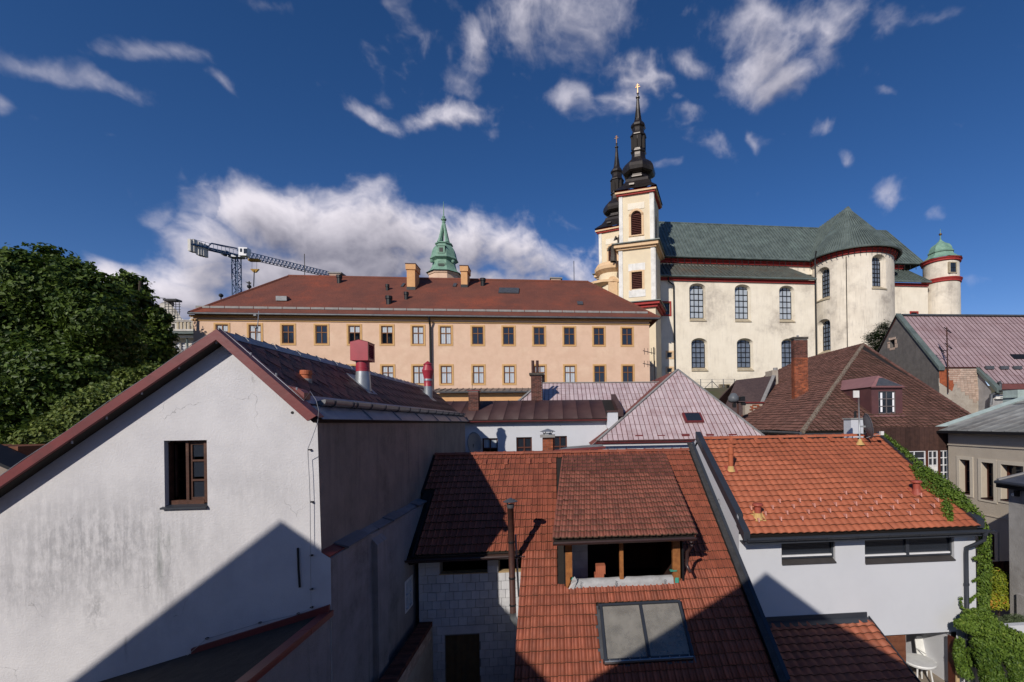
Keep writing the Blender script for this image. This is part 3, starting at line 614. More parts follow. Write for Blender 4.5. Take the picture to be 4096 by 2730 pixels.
# gable window
win = lh.part('window', MB().box(w0.x+.03, w1.x-.01, 9.125, 9.19, w0.z-.035, w0.z-.005), mWinBrown)
W_ = lambda x: at(p('E4', x, 700), 9.1).x
mb = MB()
zb, zt = w1.z+.05, w0.z-.035
for x0, x1 in ((W_(448), W_(508)), (W_(768), W_(812)), (W_(1050), W_(1100))): mb.box(x0, x1, 9.09, 9.19, zb, zt)
mb.box(W_(508), W_(1050), 9.085, 9.19, zb-.03, zb+.05)
for x0, x1 in ((W_(815), W_(850)), (W_(1045), W_(1060))): mb.box(x0, x1, 9.12, 9.16, zb+.05, zt)
mb.box(W_(850), W_(1046), 9.12, 9.16, zb+.05, zb+.10); mb.box(W_(850), W_(1046), 9.12, 9.16, zt-.05, zt)
lh.part('frame', mb, mWinBrown, win)
hz = zt-zb
for k in (1, 2): lh.part('glazing_bar', MB().box(W_(852), W_(1046), 9.11, 9.15, zb+.05+hz*k/3*.97-.015, zb+.05+hz*k/3*.97+.02), mWinBrown, win)
for k in range(3): lh.part('pane', MB().box(W_(850), W_(1046), 9.14, 9.145, zb+.1+k*hz/3, zb+.06+(k+1)*hz/3-.02), mGlass, win)
lh.part('inner_pane', MB().box(W_(508), W_(768), 9.30, 9.305, zb+.05, zt), mGlassT, win)
# left casement standing open inwards
mb = MB(); xa = W_(520)
for z0, z1 in ((zb+.05, zb+.1), (zt-.05, zt), (zb+.05+hz*.32, zb+.05+hz*.34), (zb+.05+hz*.64, zb+.05+hz*.66)): mb.box(xa, xa+.025, 9.2, 9.52, z0, z1)
mb.box(xa, xa+.025, 9.2, 9.24, zb, zt); mb.box(xa, xa+.025, 9.5, 9.54, zb, zt)
lh.part('open_casement', mb, mWinBrown, win)
lh.part('sill', MB().prism([(w0.x-.04, 8.94, w1.z-.01), (w1.x+.005, 8.94, w1.z-.01), (w1.x+.005, 9.12, w1.z+.035), (w0.x-.04, 9.12, w1.z+.035)], (0, 0, -.03)), mAnthr, win)
# a dark room behind the window
mb = MB(); mb.box(-7.9, -5.6, 9.25, 9.26, -2.6, -1.5)
mb = MB(); mb.poly((-8.6, 12, -3), (-5, 12, -3), (-5, 12, .3), (-8.6, 12, .3)); mb.poly((-8.6, 9.3, -2.4), (-5, 9.3, -2.4), (-5, 12, -2.4), (-8.6, 12, -2.4)); mb.poly((-8.6, 9.3, -2.4), (-8.6, 12, -2.4), (-8.6, 12, .3), (-8.6, 9.3, .3)); mb.poly((-5, 9.3, -2.4), (-5, 12, -2.4), (-5, 12, .3), (-5, 9.3, .3)); mb.poly((-8.6, 9.3, -.1), (-5, 9.3, -.1), (-5, 12, -.1), (-8.6, 12, -.1))
lh.part('room', mb, mInterior)
mGalvD = surf('old_galvanised', (.20,.205,.215,1), (.15,.153,.16,1), scale=3, bump=.08, bscale=8, rough=.38, metal=.5)
# roof
YA0, YB0 = 8.72, 22.95
mb = MB(); mb.slab((XR, YA0+.06, ZR), (XR, YB0, ZR), (-4.38, YB0, ZR-kr*1.67), (-4.38, YA0+.06, ZR-kr*1.67), .1)
mb.slab((XR, YA0+.06, ZR), (XR, YB0, ZR), (-14.3, YB0, ZR-kl*8.25), (-14.3, YA0+.06, ZR-kl*8.25), .1)
lroof = lh.part('roof', mb, mDeck)
U = Vector((0, 1, 0)); Dn = Vector((1, 0, -kr)).normalized()
mb = MB(); hwid, hh = .203, .186
mb.add([(-hwid, 0, 0), (0, -hh*1.12, .012), (hwid, 0, .006), (0, hh, 0), (-hwid, 0, -.006), (0, -hh*1.12, .004), (hwid, 0, -.002)], [(0, 1, 2, 3), (0, 4, 5, 1), (1, 5, 6, 2)])
me = bpy.data.meshes.new('shingle'); me.from_pydata(mb.v, [], mb.f); me.materials.append(mShingle)
Nn = Vector((kr, 0, 1)).normalized(); Rm = Matrix((U, -Dn, Nn)).transposed(); mats = []; rng = random.Random(5)
for j in range(10):
    for i in range(34):
        u = 8.95+i*.42+(.21 if j % 2 else 0); v = .02+j*.195
        if u > 22.8 or v > 1.80: continue
        M4 = (Rm @ Matrix.Rotation(rng.gauss(0, .012), 3, 'Z')).to_4x4(); M4.translation = Vector((XR, u, ZR))+Dn*v+Nn*(.012+.006*(j % 2)+rng.uniform(0, .006))-lh.base; mats.append(M4)
instance(lh, lroof, 'shingle', me, mats)
RP = lambda u, v, h=0: Vector((XR, u, ZR))+Dn*v+Nn*h
mb = MB()
us = [8.9, 11.2, 13.2, 15.2, 17.2, 19.2, 21.2, 22.9]
for a, b_ in zip(us[:-1], us[1:]):
    mb.slab(RP(a+.004, 1.96, .035), RP(b_-.004, 1.96, .035), RP(b_-.004, 2.32, .025), RP(a+.004, 2.32, .025), .015)
    mb.bar(RP(b_-.02, 1.96, .045), RP(b_-.02, 2.32, .035), .025, .03)
lh.part('eaves_flashing', mb, mZinc, lroof)
mb = MB(); mb.slab(RP(9.0, 1.66, .045), RP(22.9, 1.66, .045), RP(22.9, 1.90, .04), RP(9.0, 1.90, .04), .01); lh.part('gutter_flashing', mb, mZinc, lroof)
mb = MB(); n = 10; vs = []
gc = lambda u: RP(u, 1.93, .06)
for u in (9.35, 22.95):
    for k in range(n+1):
        a = math.pi*k/n*1.05-math.pi*.95; c = gc(u); vs.append(c+Vector((math.cos(a)*.10, 0, math.sin(a)*.10+.07)))
mb.add(vs, [(k, k+1, n+2+k, n+1+k) for k in range(n)]); mb.add([v for v in vs[:n+1]], [tuple(range(n+1))])
lh.part('gutter', mb, mGalvD, lroof, smooth=True)
for u in (9.75, 10.6, 10.8, 11.6, 12.5, 13.5, 14.5, 15.5, 16.5, 17.5, 18.5, 19.5, 20.5, 21.5, 22.4):
    c = gc(u); mb = MB(); mb.tube([c+Vector((math.cos(a)*.112, 0, math.sin(a)*.112+.07)) for a in [math.pi*k/8*1.05-math.pi*.95 for k in range(9)]], .012, 5); lh.part('gutter_bracket', mb, mZincDark, lroof)
mb = MB(); mb.prism([(XR-.13, YA0+.2, ZR-.06), (XR, YA0+.2, ZR+.06), (XR+.13, YA0+.2, ZR-.08), (XR, YA0+.2, ZR)], (0, 14.1, 0)); lh.part('ridge_cap', mb, mZinc, lroof)
for u in [9.4+.9*k for k in range(15)]:
    mb = MB(); mb.tube([(XR-.1, u, ZR-.02), (XR, u+.05, ZR+.09), (XR+.12, u, ZR-.04)], .007, 4); lh.part('wire_clip', mb, mZincDark, lroof)
# verge boards
zt_ = lambda x: ZR+.06-(kl*(XR-x) if x < XR else kr*(x-XR))
mb = MB(); mb.prism([(XR, YA0, zt_(XR)), (-14.3, YA0, zt_(-14.3)), (-14.3, YA0, zt_(-14.3)-.165), (XR, YA0, zt_(XR)-.185)], (0, .06, 0))
mb.prism([(XR, YA0+.06, zt_(XR)+.001), (-14.3, YA0+.06, zt_(-14.3)+.001), (-14.3, YA0+.06, zt_(-14.3)-.03), (XR, YA0+.06, zt_(XR)-.03)], (0, .22, 0))
mb.prism([(XR, YA0+.06, zt_(XR)-.16), (-14.3, YA0+.06, zt_(-14.3)-.15), (-14.3, YA0+.06, zt_(-14.3)-.17), (XR, YA0+.06, zt_(XR)-.18)], (0, .22, 0))
lh.part('verge_board', mb, mRedMetal)
mb = MB(); mb.prism([(XR+.002, YA0-.004, zt_(XR)+.004), (-4.37, YA0-.004, zt_(-4.37)), (-4.52, YA0-.004, zt_(-4.37)-.09), (XR+.002, YA0-.004, zt_(XR)-.195)], (0, .06, 0))
mb.prism([(XR, YA0+.056, zt_(XR)+.004), (-4.37, YA0+.056, zt_(-4.37)), (-4.37, YA0+.056, zt_(-4.37)-.03), (XR, YA0+.056, zt_(XR)-.03)], (0, .22, 0))
lh.part('verge_board', mb, mRedMetal)
mb = MB(); e0 = RP(8.95, 1.80, .02); mb.prism([e0+Vector((-.32, 0, .30)), e0+Vector((.03, 0, .02)), e0+Vector((.03, 0, .14)), e0+Vector((-.04, 0, .20))], (0, .22, 0)); lh.part('gutter_end', mb, mRedMetal)
# lightning conductor along the verge and down the corner
pts = [(-14, 8.8, zt_(-14)+.05)]+[(x, 8.8, zt_(x)+.05+(.0 if i % 2 else .025)) for i, x in enumerate([-13, -12, -11, -10, -9.3, -8.6, -7.9, -7.2, -6.5])]+[(XR, 8.8, zt_(XR)+.04)]
pts += [(x, 8.8, zt_(x)+.05) for x in (-5.7, -5.3, -4.9, -4.62)]
pts += [tuple(at(p('C1', a, b_), 8.78)) for a, b_ in ((2085, 1120), (2125, 1180), (2143, 1250), (2135, 1330), (2100, 1430), (2070, 1505))]
pts += [tuple(at(p('C2', a, b_), 8.93)) for a, b_ in ((2072, 60), (2080, 200), (2085, 350), (2088, 700), (2090, 940), (2092, 1070), (2000, 1110), (1742, 1172), (1385, 1278), (1165, 1470))]
lh.part('lightning_wire', MB().tube(pts, .006, 5), mWire)
for a, b_ in ((1455, 788), (1203, 958), (953, 1130), (717, 1297), (484, 1460), (1686, 866), (1857, 1004), (1995, 1100)):
    q = at(p('C1', a, b_), 8.79); lh.part('wire_clip', MB().tube([q+Vector((0, 0, .02)), q+Vector((0, .0, -.03))], .014, 6), mWire)
for a, b_ in ((2080, 5), (2092, 357), (2090, 717), (2090, 945), (2090, 1068), (2000, 1110), (1742, 1172), (1385, 1278), (1165, 1470)):
    q = at(p('C2', a, b_), 8.95); lh.part('wire_clip', MB().box(q.x-.02, q.x+.02, 8.95, 9.005, q.z-.013, q.z+.013), mBlackMetal)
q = [at(p('C2', a, b_), 8.985) for a, b_ in ((2002, 665), (2007, 810), (2015, 930))]
lh.part('anchor_iron', MB().tube(q, .018, 6), mBlackMetal)
q = at(p('C1', 1966, 1263), 9.0); lh.part('vent_hole', MB().lathe([(.028, 0), (.0, .0)], 0, 0, 8).lathe([(.028, 0)], 0, 0, 8) if False else MB().tube([(q.x, 8.995, q.z), (q.x, 9.0, q.z)], .028, 10), mBlackMetal)
# roof vents of the gable house
c = hit(p('E3', 325, 575), (XR, 9, ZR), (kr, 0, 1))
t = T('clay_vent', 'small orange clay vent pot with grey collar on the shingle roof', 'roof vent', c)
zt2 = at(p('E3', 318, 478), c.y).z; r = .115
t.part('pot', MB().lathe([(0, zt2), (r*.95, zt2), (r, zt2-.03), (r, zt2-.09), (r*.86, zt2-.10), (r*.9, zt2-.16), (r*.95, zt2-.23)], c.x, c.y, 18), mClay, smooth=False)
t.part('collar', MB().lathe([(r*1.0, zt2-.22), (r*.95, c.z+.02), (r*.95, c.z-.12)], c.x, c.y, 18), mLead)
mb = MB(); mb.slab(c+Dn*-.2+Vector((0, -.2, .01)), c+Dn*-.2+Vector((0, .2, .01)), c+Dn*.28+Vector((0, .2, .01)), c+Dn*.28+Vector((0, -.2, .01)), .012); t.part('flashing', mb, mZinc)
c = Vector((-5.42, 13.35, 0)); c.z = ZR-kr*(c.x-XR)
t = T('box_vent', 'big red box-shaped roof vent with louvred sides on a round duct', 'roof vent', c)
t.part('duct', MB().lathe([(.175, 1.50), (.175, c.z+.5), (.18, c.z+.48)], c.x, c.y, 24).lathe([(.176, 1.50), (.176, 1.84)], c.x, c.y, 24), mVent, smooth=True)
t.part('lower_duct', MB().lathe([(.177, 1.51), (.2, c.z+.1), (.215, c.z-.25)], c.x, c.y, 24), mGalv, smooth=True)
x0, x1, y0, y1, z0, z1, zp = -5.66, -5.19, 13.12, 13.58, 1.80, 2.32, 2.38
mb = MB(); mb.prism([(x0, y0, z0), (x1, y0, z0), (x1, y0, z1), ((x0+x1)/2, y0, zp), (x0, y0, z1)], (0, .02, 0)); mb.prism([(x0, y1, z0), (x1, y1, z0), (x1, y1, z1), ((x0+x1)/2, y1, zp), (x0, y1, z1)], (0, .02, 0))
mb.slab((x0-.01, y0, z1-.002), ((x0+x1)/2, y0, zp+.002), ((x0+x1)/2, y1+.02, zp+.002), (x0-.01, y1+.02, z1-.002), .012); mb.slab(((x0+x1)/2, y0, zp+.002), (x1+.01, y0, z1-.002), (x1+.01, y1+.02, z1-.002), ((x0+x1)/2, y1+.02, zp+.002), .012)
mb.box(x0, x1, y0+.02, y1, z0+.001, z0+.015)
for xx in (x0, x1-.02):
    mb.box(xx, xx+.02, y0+.02, y0+.07, z0+.016, z1-.02); mb.box(xx, xx+.02, y1-.05, y1, z0+.016, z1-.02); mb.box(xx, xx+.02, y0+.07, y1-.05, z0+.016, z0+.07); mb.box(xx, xx+.02, y0+.07, y1-.05, z1-.07, z1-.02)
t.part('hood', mb, mVent)
for k in range(8):
    z = z0+.09+k*.05
    t.part('louvre', MB().slab((x1-.04, y0+.07, z+.04), (x1-.04, y1-.05, z+.04), (x1-.003, y1-.05, z), (x1-.003, y0+.07, z), .006), mVent)
t.part('core', MB().box(x0+.05, x1-.06, y0+.05, y1-.05, z0+.02, z1-.02), mInterior)
mb = MB(); mb.slab(c+Dn*-.45+Vector((0, -.3, .0))+Nn*.03, c+Dn*-.45+Vector((0, .3, 0))+Nn*.03, c+Dn*.36+Vector((0, .3, 0))+Nn*.03, c+Dn*.36+Vector((0, -.3, 0))+Nn*.03, .012); t.part('flashing', mb, mZinc)
c = Vector((-5.57, 20.4, 0)); c.z = ZR-kr*(c.x-XR)
t = T('cone_vent', 'red double-cone roof vent on a galvanised stub near the ridge', 'roof vent', c)
t.part('hood', MB().lathe([(0, 2.77), (.19, 2.62), (.19, 2.60), (.16, 2.60), (.25, 2.34), (.245, 2.32), (.17, 2.02), (.17, 1.98)], c.x, c.y, 20), mVent)
t.part('band', MB().lathe([(.175, 1.98), (.178, 1.90), (.17, 1.90)], c.x, c.y, 20), mGalv)
t.part('duct', MB().lathe([(.165, 1.90), (.165, 1.66), (.172, 1.65)], c.x, c.y, 20), mVent, smooth=True)
t.part('lower_duct', MB().lathe([(.175, 1.66), (.175, c.z-.2)], c.x, c.y, 20), mGalv, smooth=True)
mb = MB(); mb.slab(c+Dn*-.4+Vector((0, -.3, 0))+Nn*.03, c+Dn*-.4+Vector((0, .3, 0))+Nn*.03, c+Dn*.36+Vector((0, .3, 0))+Nn*.03, c+Dn*.36+Vector((0, -.3, 0))+Nn*.03, .012); t.part('flashing', mb, mZinc)
q = [at(p('C1', 1740, 580), 12.0), at(p('C1', 1722, 810), 12.0)]
t = T('lightning_rod', 'thin grey lightning rod standing on the gable house ridge', 'lightning rod', (q[1].x, 12, ZR)); t.part('rod', MB().tube([q[0], q[1], (q[1].x, 12, ZR-.1)], [.008, .012, .012], 6), mGalv)
for zz in (.45, .75): t.part('clamp', MB().box(q[1].x-.03, q[1].x+.03, 11.96, 12.04, q[1].z+zz-.03, q[1].z+zz+.01), mZincDark)

# ================================================================ felt-roofed annexe under the gable
an = T('annexe', 'low annexe with dark felt roof and red metal edge against the white gable', 'annexe', (-5, 6.5, -9))
ks = .269; zf = lambda x: -3.47-ks*(-4.29-x)
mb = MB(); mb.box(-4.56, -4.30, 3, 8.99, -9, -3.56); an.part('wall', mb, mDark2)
mb = MB(); mb.slab((-4.35, 3, zf(-4.35)), (-4.35, 8.985, zf(-4.35)), (-10, 8.985, zf(-10)), (-10, 3, zf(-10)), .08); an.part('roof', mb, mFelt)
for y0, y1 in ((3, 6.6), (6.61, 8.2), (8.21, 8.985)):
    mb = MB(); mb.slab((-4.24, y0, -3.45), (-4.24, y1, -3.45), (-4.47, y1, -3.50), (-4.47, y0, -3.50), .03); mb.box(-4.262, -4.24, y0, y1, -3.56, -3.47); an.part('edge_flashing', mb, mRedMetal)
mb = MB(); mb.prism([(-6.70, 8.93, zf(-6.7)-.02), (-4.3, 8.93, zf(-4.3)-.01), (-4.3, 8.93, zf(-4.3)+.13), (-4.6, 8.93, zf(-4.6)+.12), (-6.70, 8.93, zf(-6.7)+.10)], (0, .055, 0)); an.part('upstand_flashing', mb, mRedMetal)

# ================================================================ brick-topped yard wall
gw = T('yard_wall', 'old yard wall topped with a row of upright bricks below the dark side wall', 'wall', (-3.85, 9, -9))
mb = MB(); mb.box(-4.05, -3.72, 3, 13.72, -9, -5.84); gw.part('wall', mb, mPeel)
yy = 5.0; bl = []
while yy < 13.6: bl.append((-4.06, -3.70, yy, yy+.068, -5.84, -5.72)); yy += .078
block(gw, gw.o, 'brick', mBrickD, bl)
bl = []
for r_ in range(4):
    y_ = 8+(.13 if r_ % 2 else 0)
    while y_ < 13.4: bl.append((-3.735, -3.705, y_, y_+.245, -5.925-.078*r_, -5.86-.078*r_)); y_ += .258
block(gw, gw.o, 'brick', mBrickP, bl)

# ================================================================ middle house with the red tiled roof
mh = T('tiled_house', 'house with big red tiled roof, unfinished dormer opening and pale block wall', 'house', (1, 13, -9))
BR, ZM, SM = 17.0, -1.129, .71
Lm = math.hypot(1, SM)
zm = lambda y: ZM-SM*(BR-y)
XL, XRt, XV, BE = -4.42, 4.98, -1.05, 13.34
# deck with the dormer and skylight cut out: u = x, v = distance down the slope
def deck(u, v, d): return Vector((u, BR-v/Lm, ZM-SM*v/Lm))-Vector((0, -SM, 1)).normalized()*d
vD = lambda y: (BR-y)*Lm
mb = MB(); mb.wall([(XL, 0), (XL, vD(BE)), (XV, vD(BE)), (XV, vD(5)), (XRt, vD(5)), (XRt, 0)], [[(.16, vD(16.2)), (3.36, vD(16.2)), (3.36, vD(12.30)), (.16, vD(12.30))], [(1.05, vD(11.74)), (3.06, vD(11.74)), (3.06, vD(10.64)), (1.05, vD(10.64))]], deck, .12)
mb.poly(deck(XL, 0, 0), deck(XRt, 0, 0), (XRt, 21, ZM-SM*4), (XL, 21, ZM-SM*4))
mroof = mh.part('roof', mb, mDeck)
TW, TH_ = .1667, .2985
prof = [(0, .002), (.10, .026), (.22, .030), (.34, .010), (.40, .003), (.62, .003), (.66, .014), (.72, .003), (.98, .003), (1.0, -.012)]
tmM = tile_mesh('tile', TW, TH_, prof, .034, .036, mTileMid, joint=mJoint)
spots = []
nc = int((XRt-XL)/TW)
for j in range(38):
    v = (j+1)*TH_
    y = BR-v/Lm
    for i in range(nc):
        x = XL+.02+i*TW
        if y < BE-.12 and x < XV-.02: continue
        if j >= 6 and x < XL+.34: continue
        if -.05 < x+TW/2 < 3.45 and 12.26 < y+.1 < 16.7: continue
        if .93 < x+TW/2 < 3.14 and 10.60 < y+.10 < 11.83: continue
        if y < 6: continue
        spots.append((x, v))
lay(mh, mroof, 'tile', tmM, mTileMid, (0, BR, ZM+.02), (1, 0, 0), (0, -1, -SM), spots)
# ridge caps
def ridge_caps(th, parent, x0, x1, y, z, n, r, mat, name='ridge_tile'):
    L_ = (x1-x0)/n; m_ = MB(); k = 8; vs = []
    for xx, rr in ((0, r*1.12), (.05, r*1.12), (.05, r), (L_+.03, r*.96)):
        for i in range(k+1):
            a = math.pi*i/k; vs.append((xx, math.cos(a)*rr, math.sin(a)*rr*.75))
    fs = [(j*(k+1)+i, j*(k+1)+i+1, (j+1)*(k+1)+i+1, (j+1)*(k+1)+i) for j in range(3) for i in range(k)]+[tuple(range(k+1))]
    me_ = bpy.data.meshes.new(name); me_.from_pydata(vs, [], fs); me_.materials.append(mat)
    instance(th, parent, name, me_, [Matrix.Translation(Vector((x0+i*L_, y, z+random.uniform(-.006, .006)))-th.base) for i in range(n)])
ridge_caps(mh, mroof, XL, XRt, BR, ZM+.02, 27, .12, mTileMid)
for x in (-2.6, -1.85, -1.05, -.3):   # vent tiles
    P_ = deck(x, .62, -.06); mh.part('vent_tile', MB().prism([P_+Vector((-.07, -.02, .0)), P_+Vector((.07, -.02, .0)), P_+Vector((.06, -.02, .06)), P_+Vector((-.06, -.02, .06))], (0, .22, .12)), mTileMid, mroof)
# left verge, dark
for xa, ya, yb_, h0, h1, wx in ((XL-.06, 17.0, 15.4, -.05, .2, .07), (XL+.26, 15.35, 13.3, -.05, .28, .07), (XL+.02, 14.0, 13.3, 0, .3, .23)):
    mh.part('verge', MB().prism([deck(xa, vD(ya), h0), deck(xa, vD(yb_), h0), deck(xa, vD(yb_), h1), deck(xa, vD(ya), h1)], (wx, 0, 0)), mBlackMetal, mroof)
# side verge of the front wing
mb = MB(); mb.prism([deck(XV-.015, vD(BE), -.02), deck(XV-.015, vD(5), -.02), deck(XV-.015, vD(5), .18), deck(XV-.015, vD(BE), .18)], (.02, 0, 0)); mh.part('verge', mb, mTileMid, mroof)
def gutter(th, parent, x0, x1, y, z, r, mat, br=0, name='gutter'):
    m_ = MB(); n_ = 8; vs = []
    for xx in (x0, x1):
        for k in range(n_+1):
            a = math.pi+math.pi*k/n_; vs.append((xx, y+math.cos(a)*r, z+math.sin(a)*r))
    m_.add(vs, [(k, k+1, n_+2+k, n_+1+k) for k in range(n_)]); m_.add(vs[:n_+1], [tuple(range(n_+1))]); m_.add(vs[n_+1:], [tuple(range(n_+1))])
    m_.tube([(x0, y-r, z), (x1, y-r, z)], r*.14, 5)
    g_ = th.part(name, m_, mat, parent, smooth=False)
    for i in range(br):
        xx = x0+(x1-x0)*(i+.5)/br; th.part(name+'_bracket', MB().tube([(xx, y+math.cos(a)*r*1.08, z+math.sin(a)*r*1.08) for a in [math.pi+math.pi*k/6 for k in range(7)]], r*.1, 4), mat, parent)
    return g_
gutter(mh, mroof, XL+.02, XV+.05, BE-.16, zm(BE)-.045, .075, mGutterB, 4)
mh.part('fascia', MB().box(XL+.05, XV, BE+.02, BE+.05, zm(BE)-.2, zm(BE)-.03), mDarkWood, mroof)
# walls
mb = MB(); mb.wall([(XL+.3, -9), (XV-.001, -9), (XV-.001, zm(BE)+.08), (XL+.3, zm(BE)+.08)], [rect(-3.50, -4.42, -2.14, -3.96), rect(-1.80, -4.42, -1.12, -3.98), rect(-3.39, -9, -2.40, -6.24)], lambda u, v, d: (u, 13.825+d, v), .3)
mwall = mh.part('wall', mb, mMortar)
mb = MB(); mb.poly((XV, 13.82, -9), (XV, 5, -9), (XV, 5, zm(5)-.15), (XV, 13.82, zm(13.82)-.15)); mb.poly((XRt, 21, -9), (XRt, 5, -9), (XRt, 5, zm(5)-.1), (XRt, BR, ZM-.1), (XRt, 21, ZM-.1-SM*4)); mb.poly((XV, 5, -9), (XRt, 5, -9), (XRt, 5, zm(5)-.1), (XV, 5, zm(5)-.1)); mb.poly((XL, 21, -9), (XRt, 21, -9), (XRt, 21, ZM-SM*4-.05), (XL, 21, ZM-SM*4-.05)); mb.poly((XL+.3, 13.83, -9), (XL+.3, 21, -9), (XL+.3, 21, ZM-SM*4-.1), (XL+.3, BR, ZM-.1), (XL+.3, 13.83, zm(13.83)-.1))
mh.part('wall', mb, mWhite2)
bl = []; rng = random.Random(11)
for r_ in range(18):
    z1 = -4.432-.252*r_; x = XL+.31-(.125 if r_ % 2 else 0)
    while x < XV-.01:
        x0, x1 = max(x, XL+.31), min(x+.240, XV-.004); x += .2505
        if x1-x0 < .05: continue
        if z1-.2 < -6.24 and x1 > -3.40 and x0 < -2.39:
            if x0 < -3.44: x1 = -3.40
            elif x1 > -2.36: x0 = -2.39
            else: continue
        if r_ == 6 and x0 > -3.6 and x1 < -2.3: continue
        o_ = round(rng.uniform(-.006, .006), 3); bl.append((round(x0, 3), round(x1, 3), 13.785+o_, 13.83, round(z1-.241, 3), round(z1, 3)))
bl.append((-3.53, -2.33, 13.785, 13.835, -6.19, -5.95))
for a, b_ in ((XL+.31, -3.93), (-3.92, -3.52), (-2.12, -1.82)):
    for k in range(2): bl.append((a, b_, 13.79, 13.84, -4.425+.225*k, -4.205+.225*k))
block(mh, mwall, 'block', mBlock, bl)
mh.part('sill_board', MB().box(-3.52, -2.12, 13.77, 14.1, -4.425, -4.40), mPaleWood, mwall); mh.part('sill_board', MB().box(-1.80, -1.08, 13.77, 14.1, -4.425, -4.40), mPaleWood, mwall)
mb = MB(); mb.add([(-3.39+.0495*i, 13.90+.02*math.sin(i*1.7)+.01*math.sin(i*.6), z) for z in (-9, -6.24) for i in range(21)], [(i, i+1, 22+i, 21+i) for i in range(20)]); mh.part('door_curtain', mb, mBrownDoor, mwall, smooth=True)
mb = MB(); mb.poly((XL+.3, 15.6, -7), (XV, 15.6, -7), (XV, 15.6, -3), (XL+.3, 15.6, -3)); mb.poly((XL+.3, 13.9, -5), (XV, 13.9, -5), (XV, 15.6, -5), (XL+.3, 15.6, -5)); mh.part('room', mb, mInterior)
# dormer
DF, DE = 12.28, 11.88
zd0, zd1 = -1.20, -2.99
sdm = (zd0-zd1)/(16.9-DE); Ld = math.hypot(1, sdm); skew = -.068
dm_deck = lambda u, y, h=0: Vector((u+skew*(16.9-y), y, zd0-sdm*(16.9-y)))+Vector((0, -sdm, 1)).normalized()*h
mb = MB(); mb.slab(dm_deck(.20, 16.9), dm_deck(3.93, 16.9), dm_deck(3.93, DE), dm_deck(.20, DE), .14)
dorm = mh.part('dormer', mb, mDeck)
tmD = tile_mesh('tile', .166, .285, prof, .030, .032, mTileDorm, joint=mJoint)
Dv = Vector((skew, -1, -sdm)); Lv = Dv.length
spots = [(.185+i*.166, (j+1)*.285) for j in range(int((16.9-DE)*Lv/.285)+1) for i in range(int(3.74/.166)+1)]
lay(mh, dorm, 'tile', tmD, mTileDorm, (0, 16.9, zd0+.02), (1, 0, 0), Dv, spots)
for x in (.55, 1.25, 1.95, 2.65, 3.3):
    P_ = dm_deck(x, 16.25, .05); mh.part('vent_tile', MB().prism([P_+Vector((-.06, -.02, -.03)), P_+Vector((.06, -.02, -.03)), P_+Vector((.05, -.02, .03)), P_+Vector((-.05, -.02, .03))], (0, .2, .06)), mTileDorm, dorm)
mb = MB(); mb.prism([dm_deck(.16, 16.9, .03), dm_deck(.16, DE, .03), dm_deck(.16, DE, -.12), dm_deck(.16, 16.9, -.12)], (.03, 0, 0)); mh.part('verge', mb, mTileDorm, dorm); mb = MB(); mb.prism([dm_deck(3.94, 16.9, .03), dm_deck(3.94, DE, .03), dm_deck(3.94, DE, -.12), dm_deck(3.94, 16.9, -.12)], (.03, 0, 0)); mh.part('verge', mb, mTileDorm, dorm)
gutter(mh, dorm, -.16, 3.60, DE-.09, zd1-.09, .075, mGutterB, 4)
zs = lambda y: zd0-sdm*(16.9-y)-.15
for x in (.12, 3.36): mh.part('cheek', MB().prism([(x, DF+.03, zm(DF)), (x, DF+.03, zs(DF)), (x, 16.3, zs(16.3)), (x, 16.3, zm(16.3))], (.04, 0, 0)), mBlackMetal, dorm)
mh.part('beam', MB().box(.10, 3.42, DF+.02, DF+.16, zs(DF)-.12, zs(DF)+.0), mDarkWood, dorm)
for x0, x1 in ((.16, .34), (1.63, 1.73), (3.10, 3.30)): mh.part('post', MB().box(x0, x1, DF+.02, DF+.16, zm(DF)-.05, zs(DF)-.12), mPost, dorm)
mb = MB(); mb.prism([(.20, DF-.02, zm(DF)+.05), (.34, DF-.02, zm(DF)+.35), (.34, DF-.02, zm(DF)+1.02), (.16, DF-.02, zm(DF)+1.02), (.16, DF-.02, zm(DF)+.45)], (0, .04, 0)); mh.part('post_board', mb, mPost, dorm)
for x in (.25, 1.24, 2.20, 3.20): mh.part('rafter_end', MB().box(x-.055, x+.055, DF-.20, DF+.4, zs(DF)-.24, zs(DF)-.125), mPaleWood, dorm)
# membrane over the parapet of the opening
mb = MB(); n = 14; rng = random.Random(2); rows = []
for v in range(4):
    for i in range(n+1):
        x = .30+2.80*i/n; y = DF+[-.02, -.02, .02, .20][v]+rng.uniform(-.006, .006); z = zm(DF)+[.0, .10, .21, .22][v]+rng.uniform(-.008, .008); rows.append((x, y, z))
mb.add(rows, [(v*(n+1)+i, v*(n+1)+i+1, (v+1)*(n+1)+i+1, (v+1)*(n+1)+i) for v in range(3) for i in range(n)]); mem = mh.part('membrane', mb, mMembrane, dorm, smooth=True)
mb = MB(); mb.add([(.22, DF-.03, zm(DF)+.02), (.36, DF-.05, zm(DF)+.0), (.47, DF-.05, zm(DF)+.24), (.40, DF-.02, zm(DF)+.36), (.33, DF-.05, zm(DF)+.30), (.30, DF-.01, zm(DF)+.16)], [(0, 1, 2, 5), (5, 2, 4), (2, 3, 4)]); mh.part('membrane_flap', mb, mMembrane, dorm)
mh.part('tape', MB().box(.28, .36, DF-.02, DF-.01, zm(DF)+.26, zm(DF)+.34), mGreenFilm, dorm); mh.part('tape', MB().box(3.14, 3.24, DF-.02, DF-.005, zm(DF)+.06, zm(DF)+.20), mGreenFilm, dorm); mh.part('tape', MB().box(3.02, 3.2, DF-.01, DF+.1, zm(DF)+.37, zm(DF)+.40), mGreenFilm, dorm)
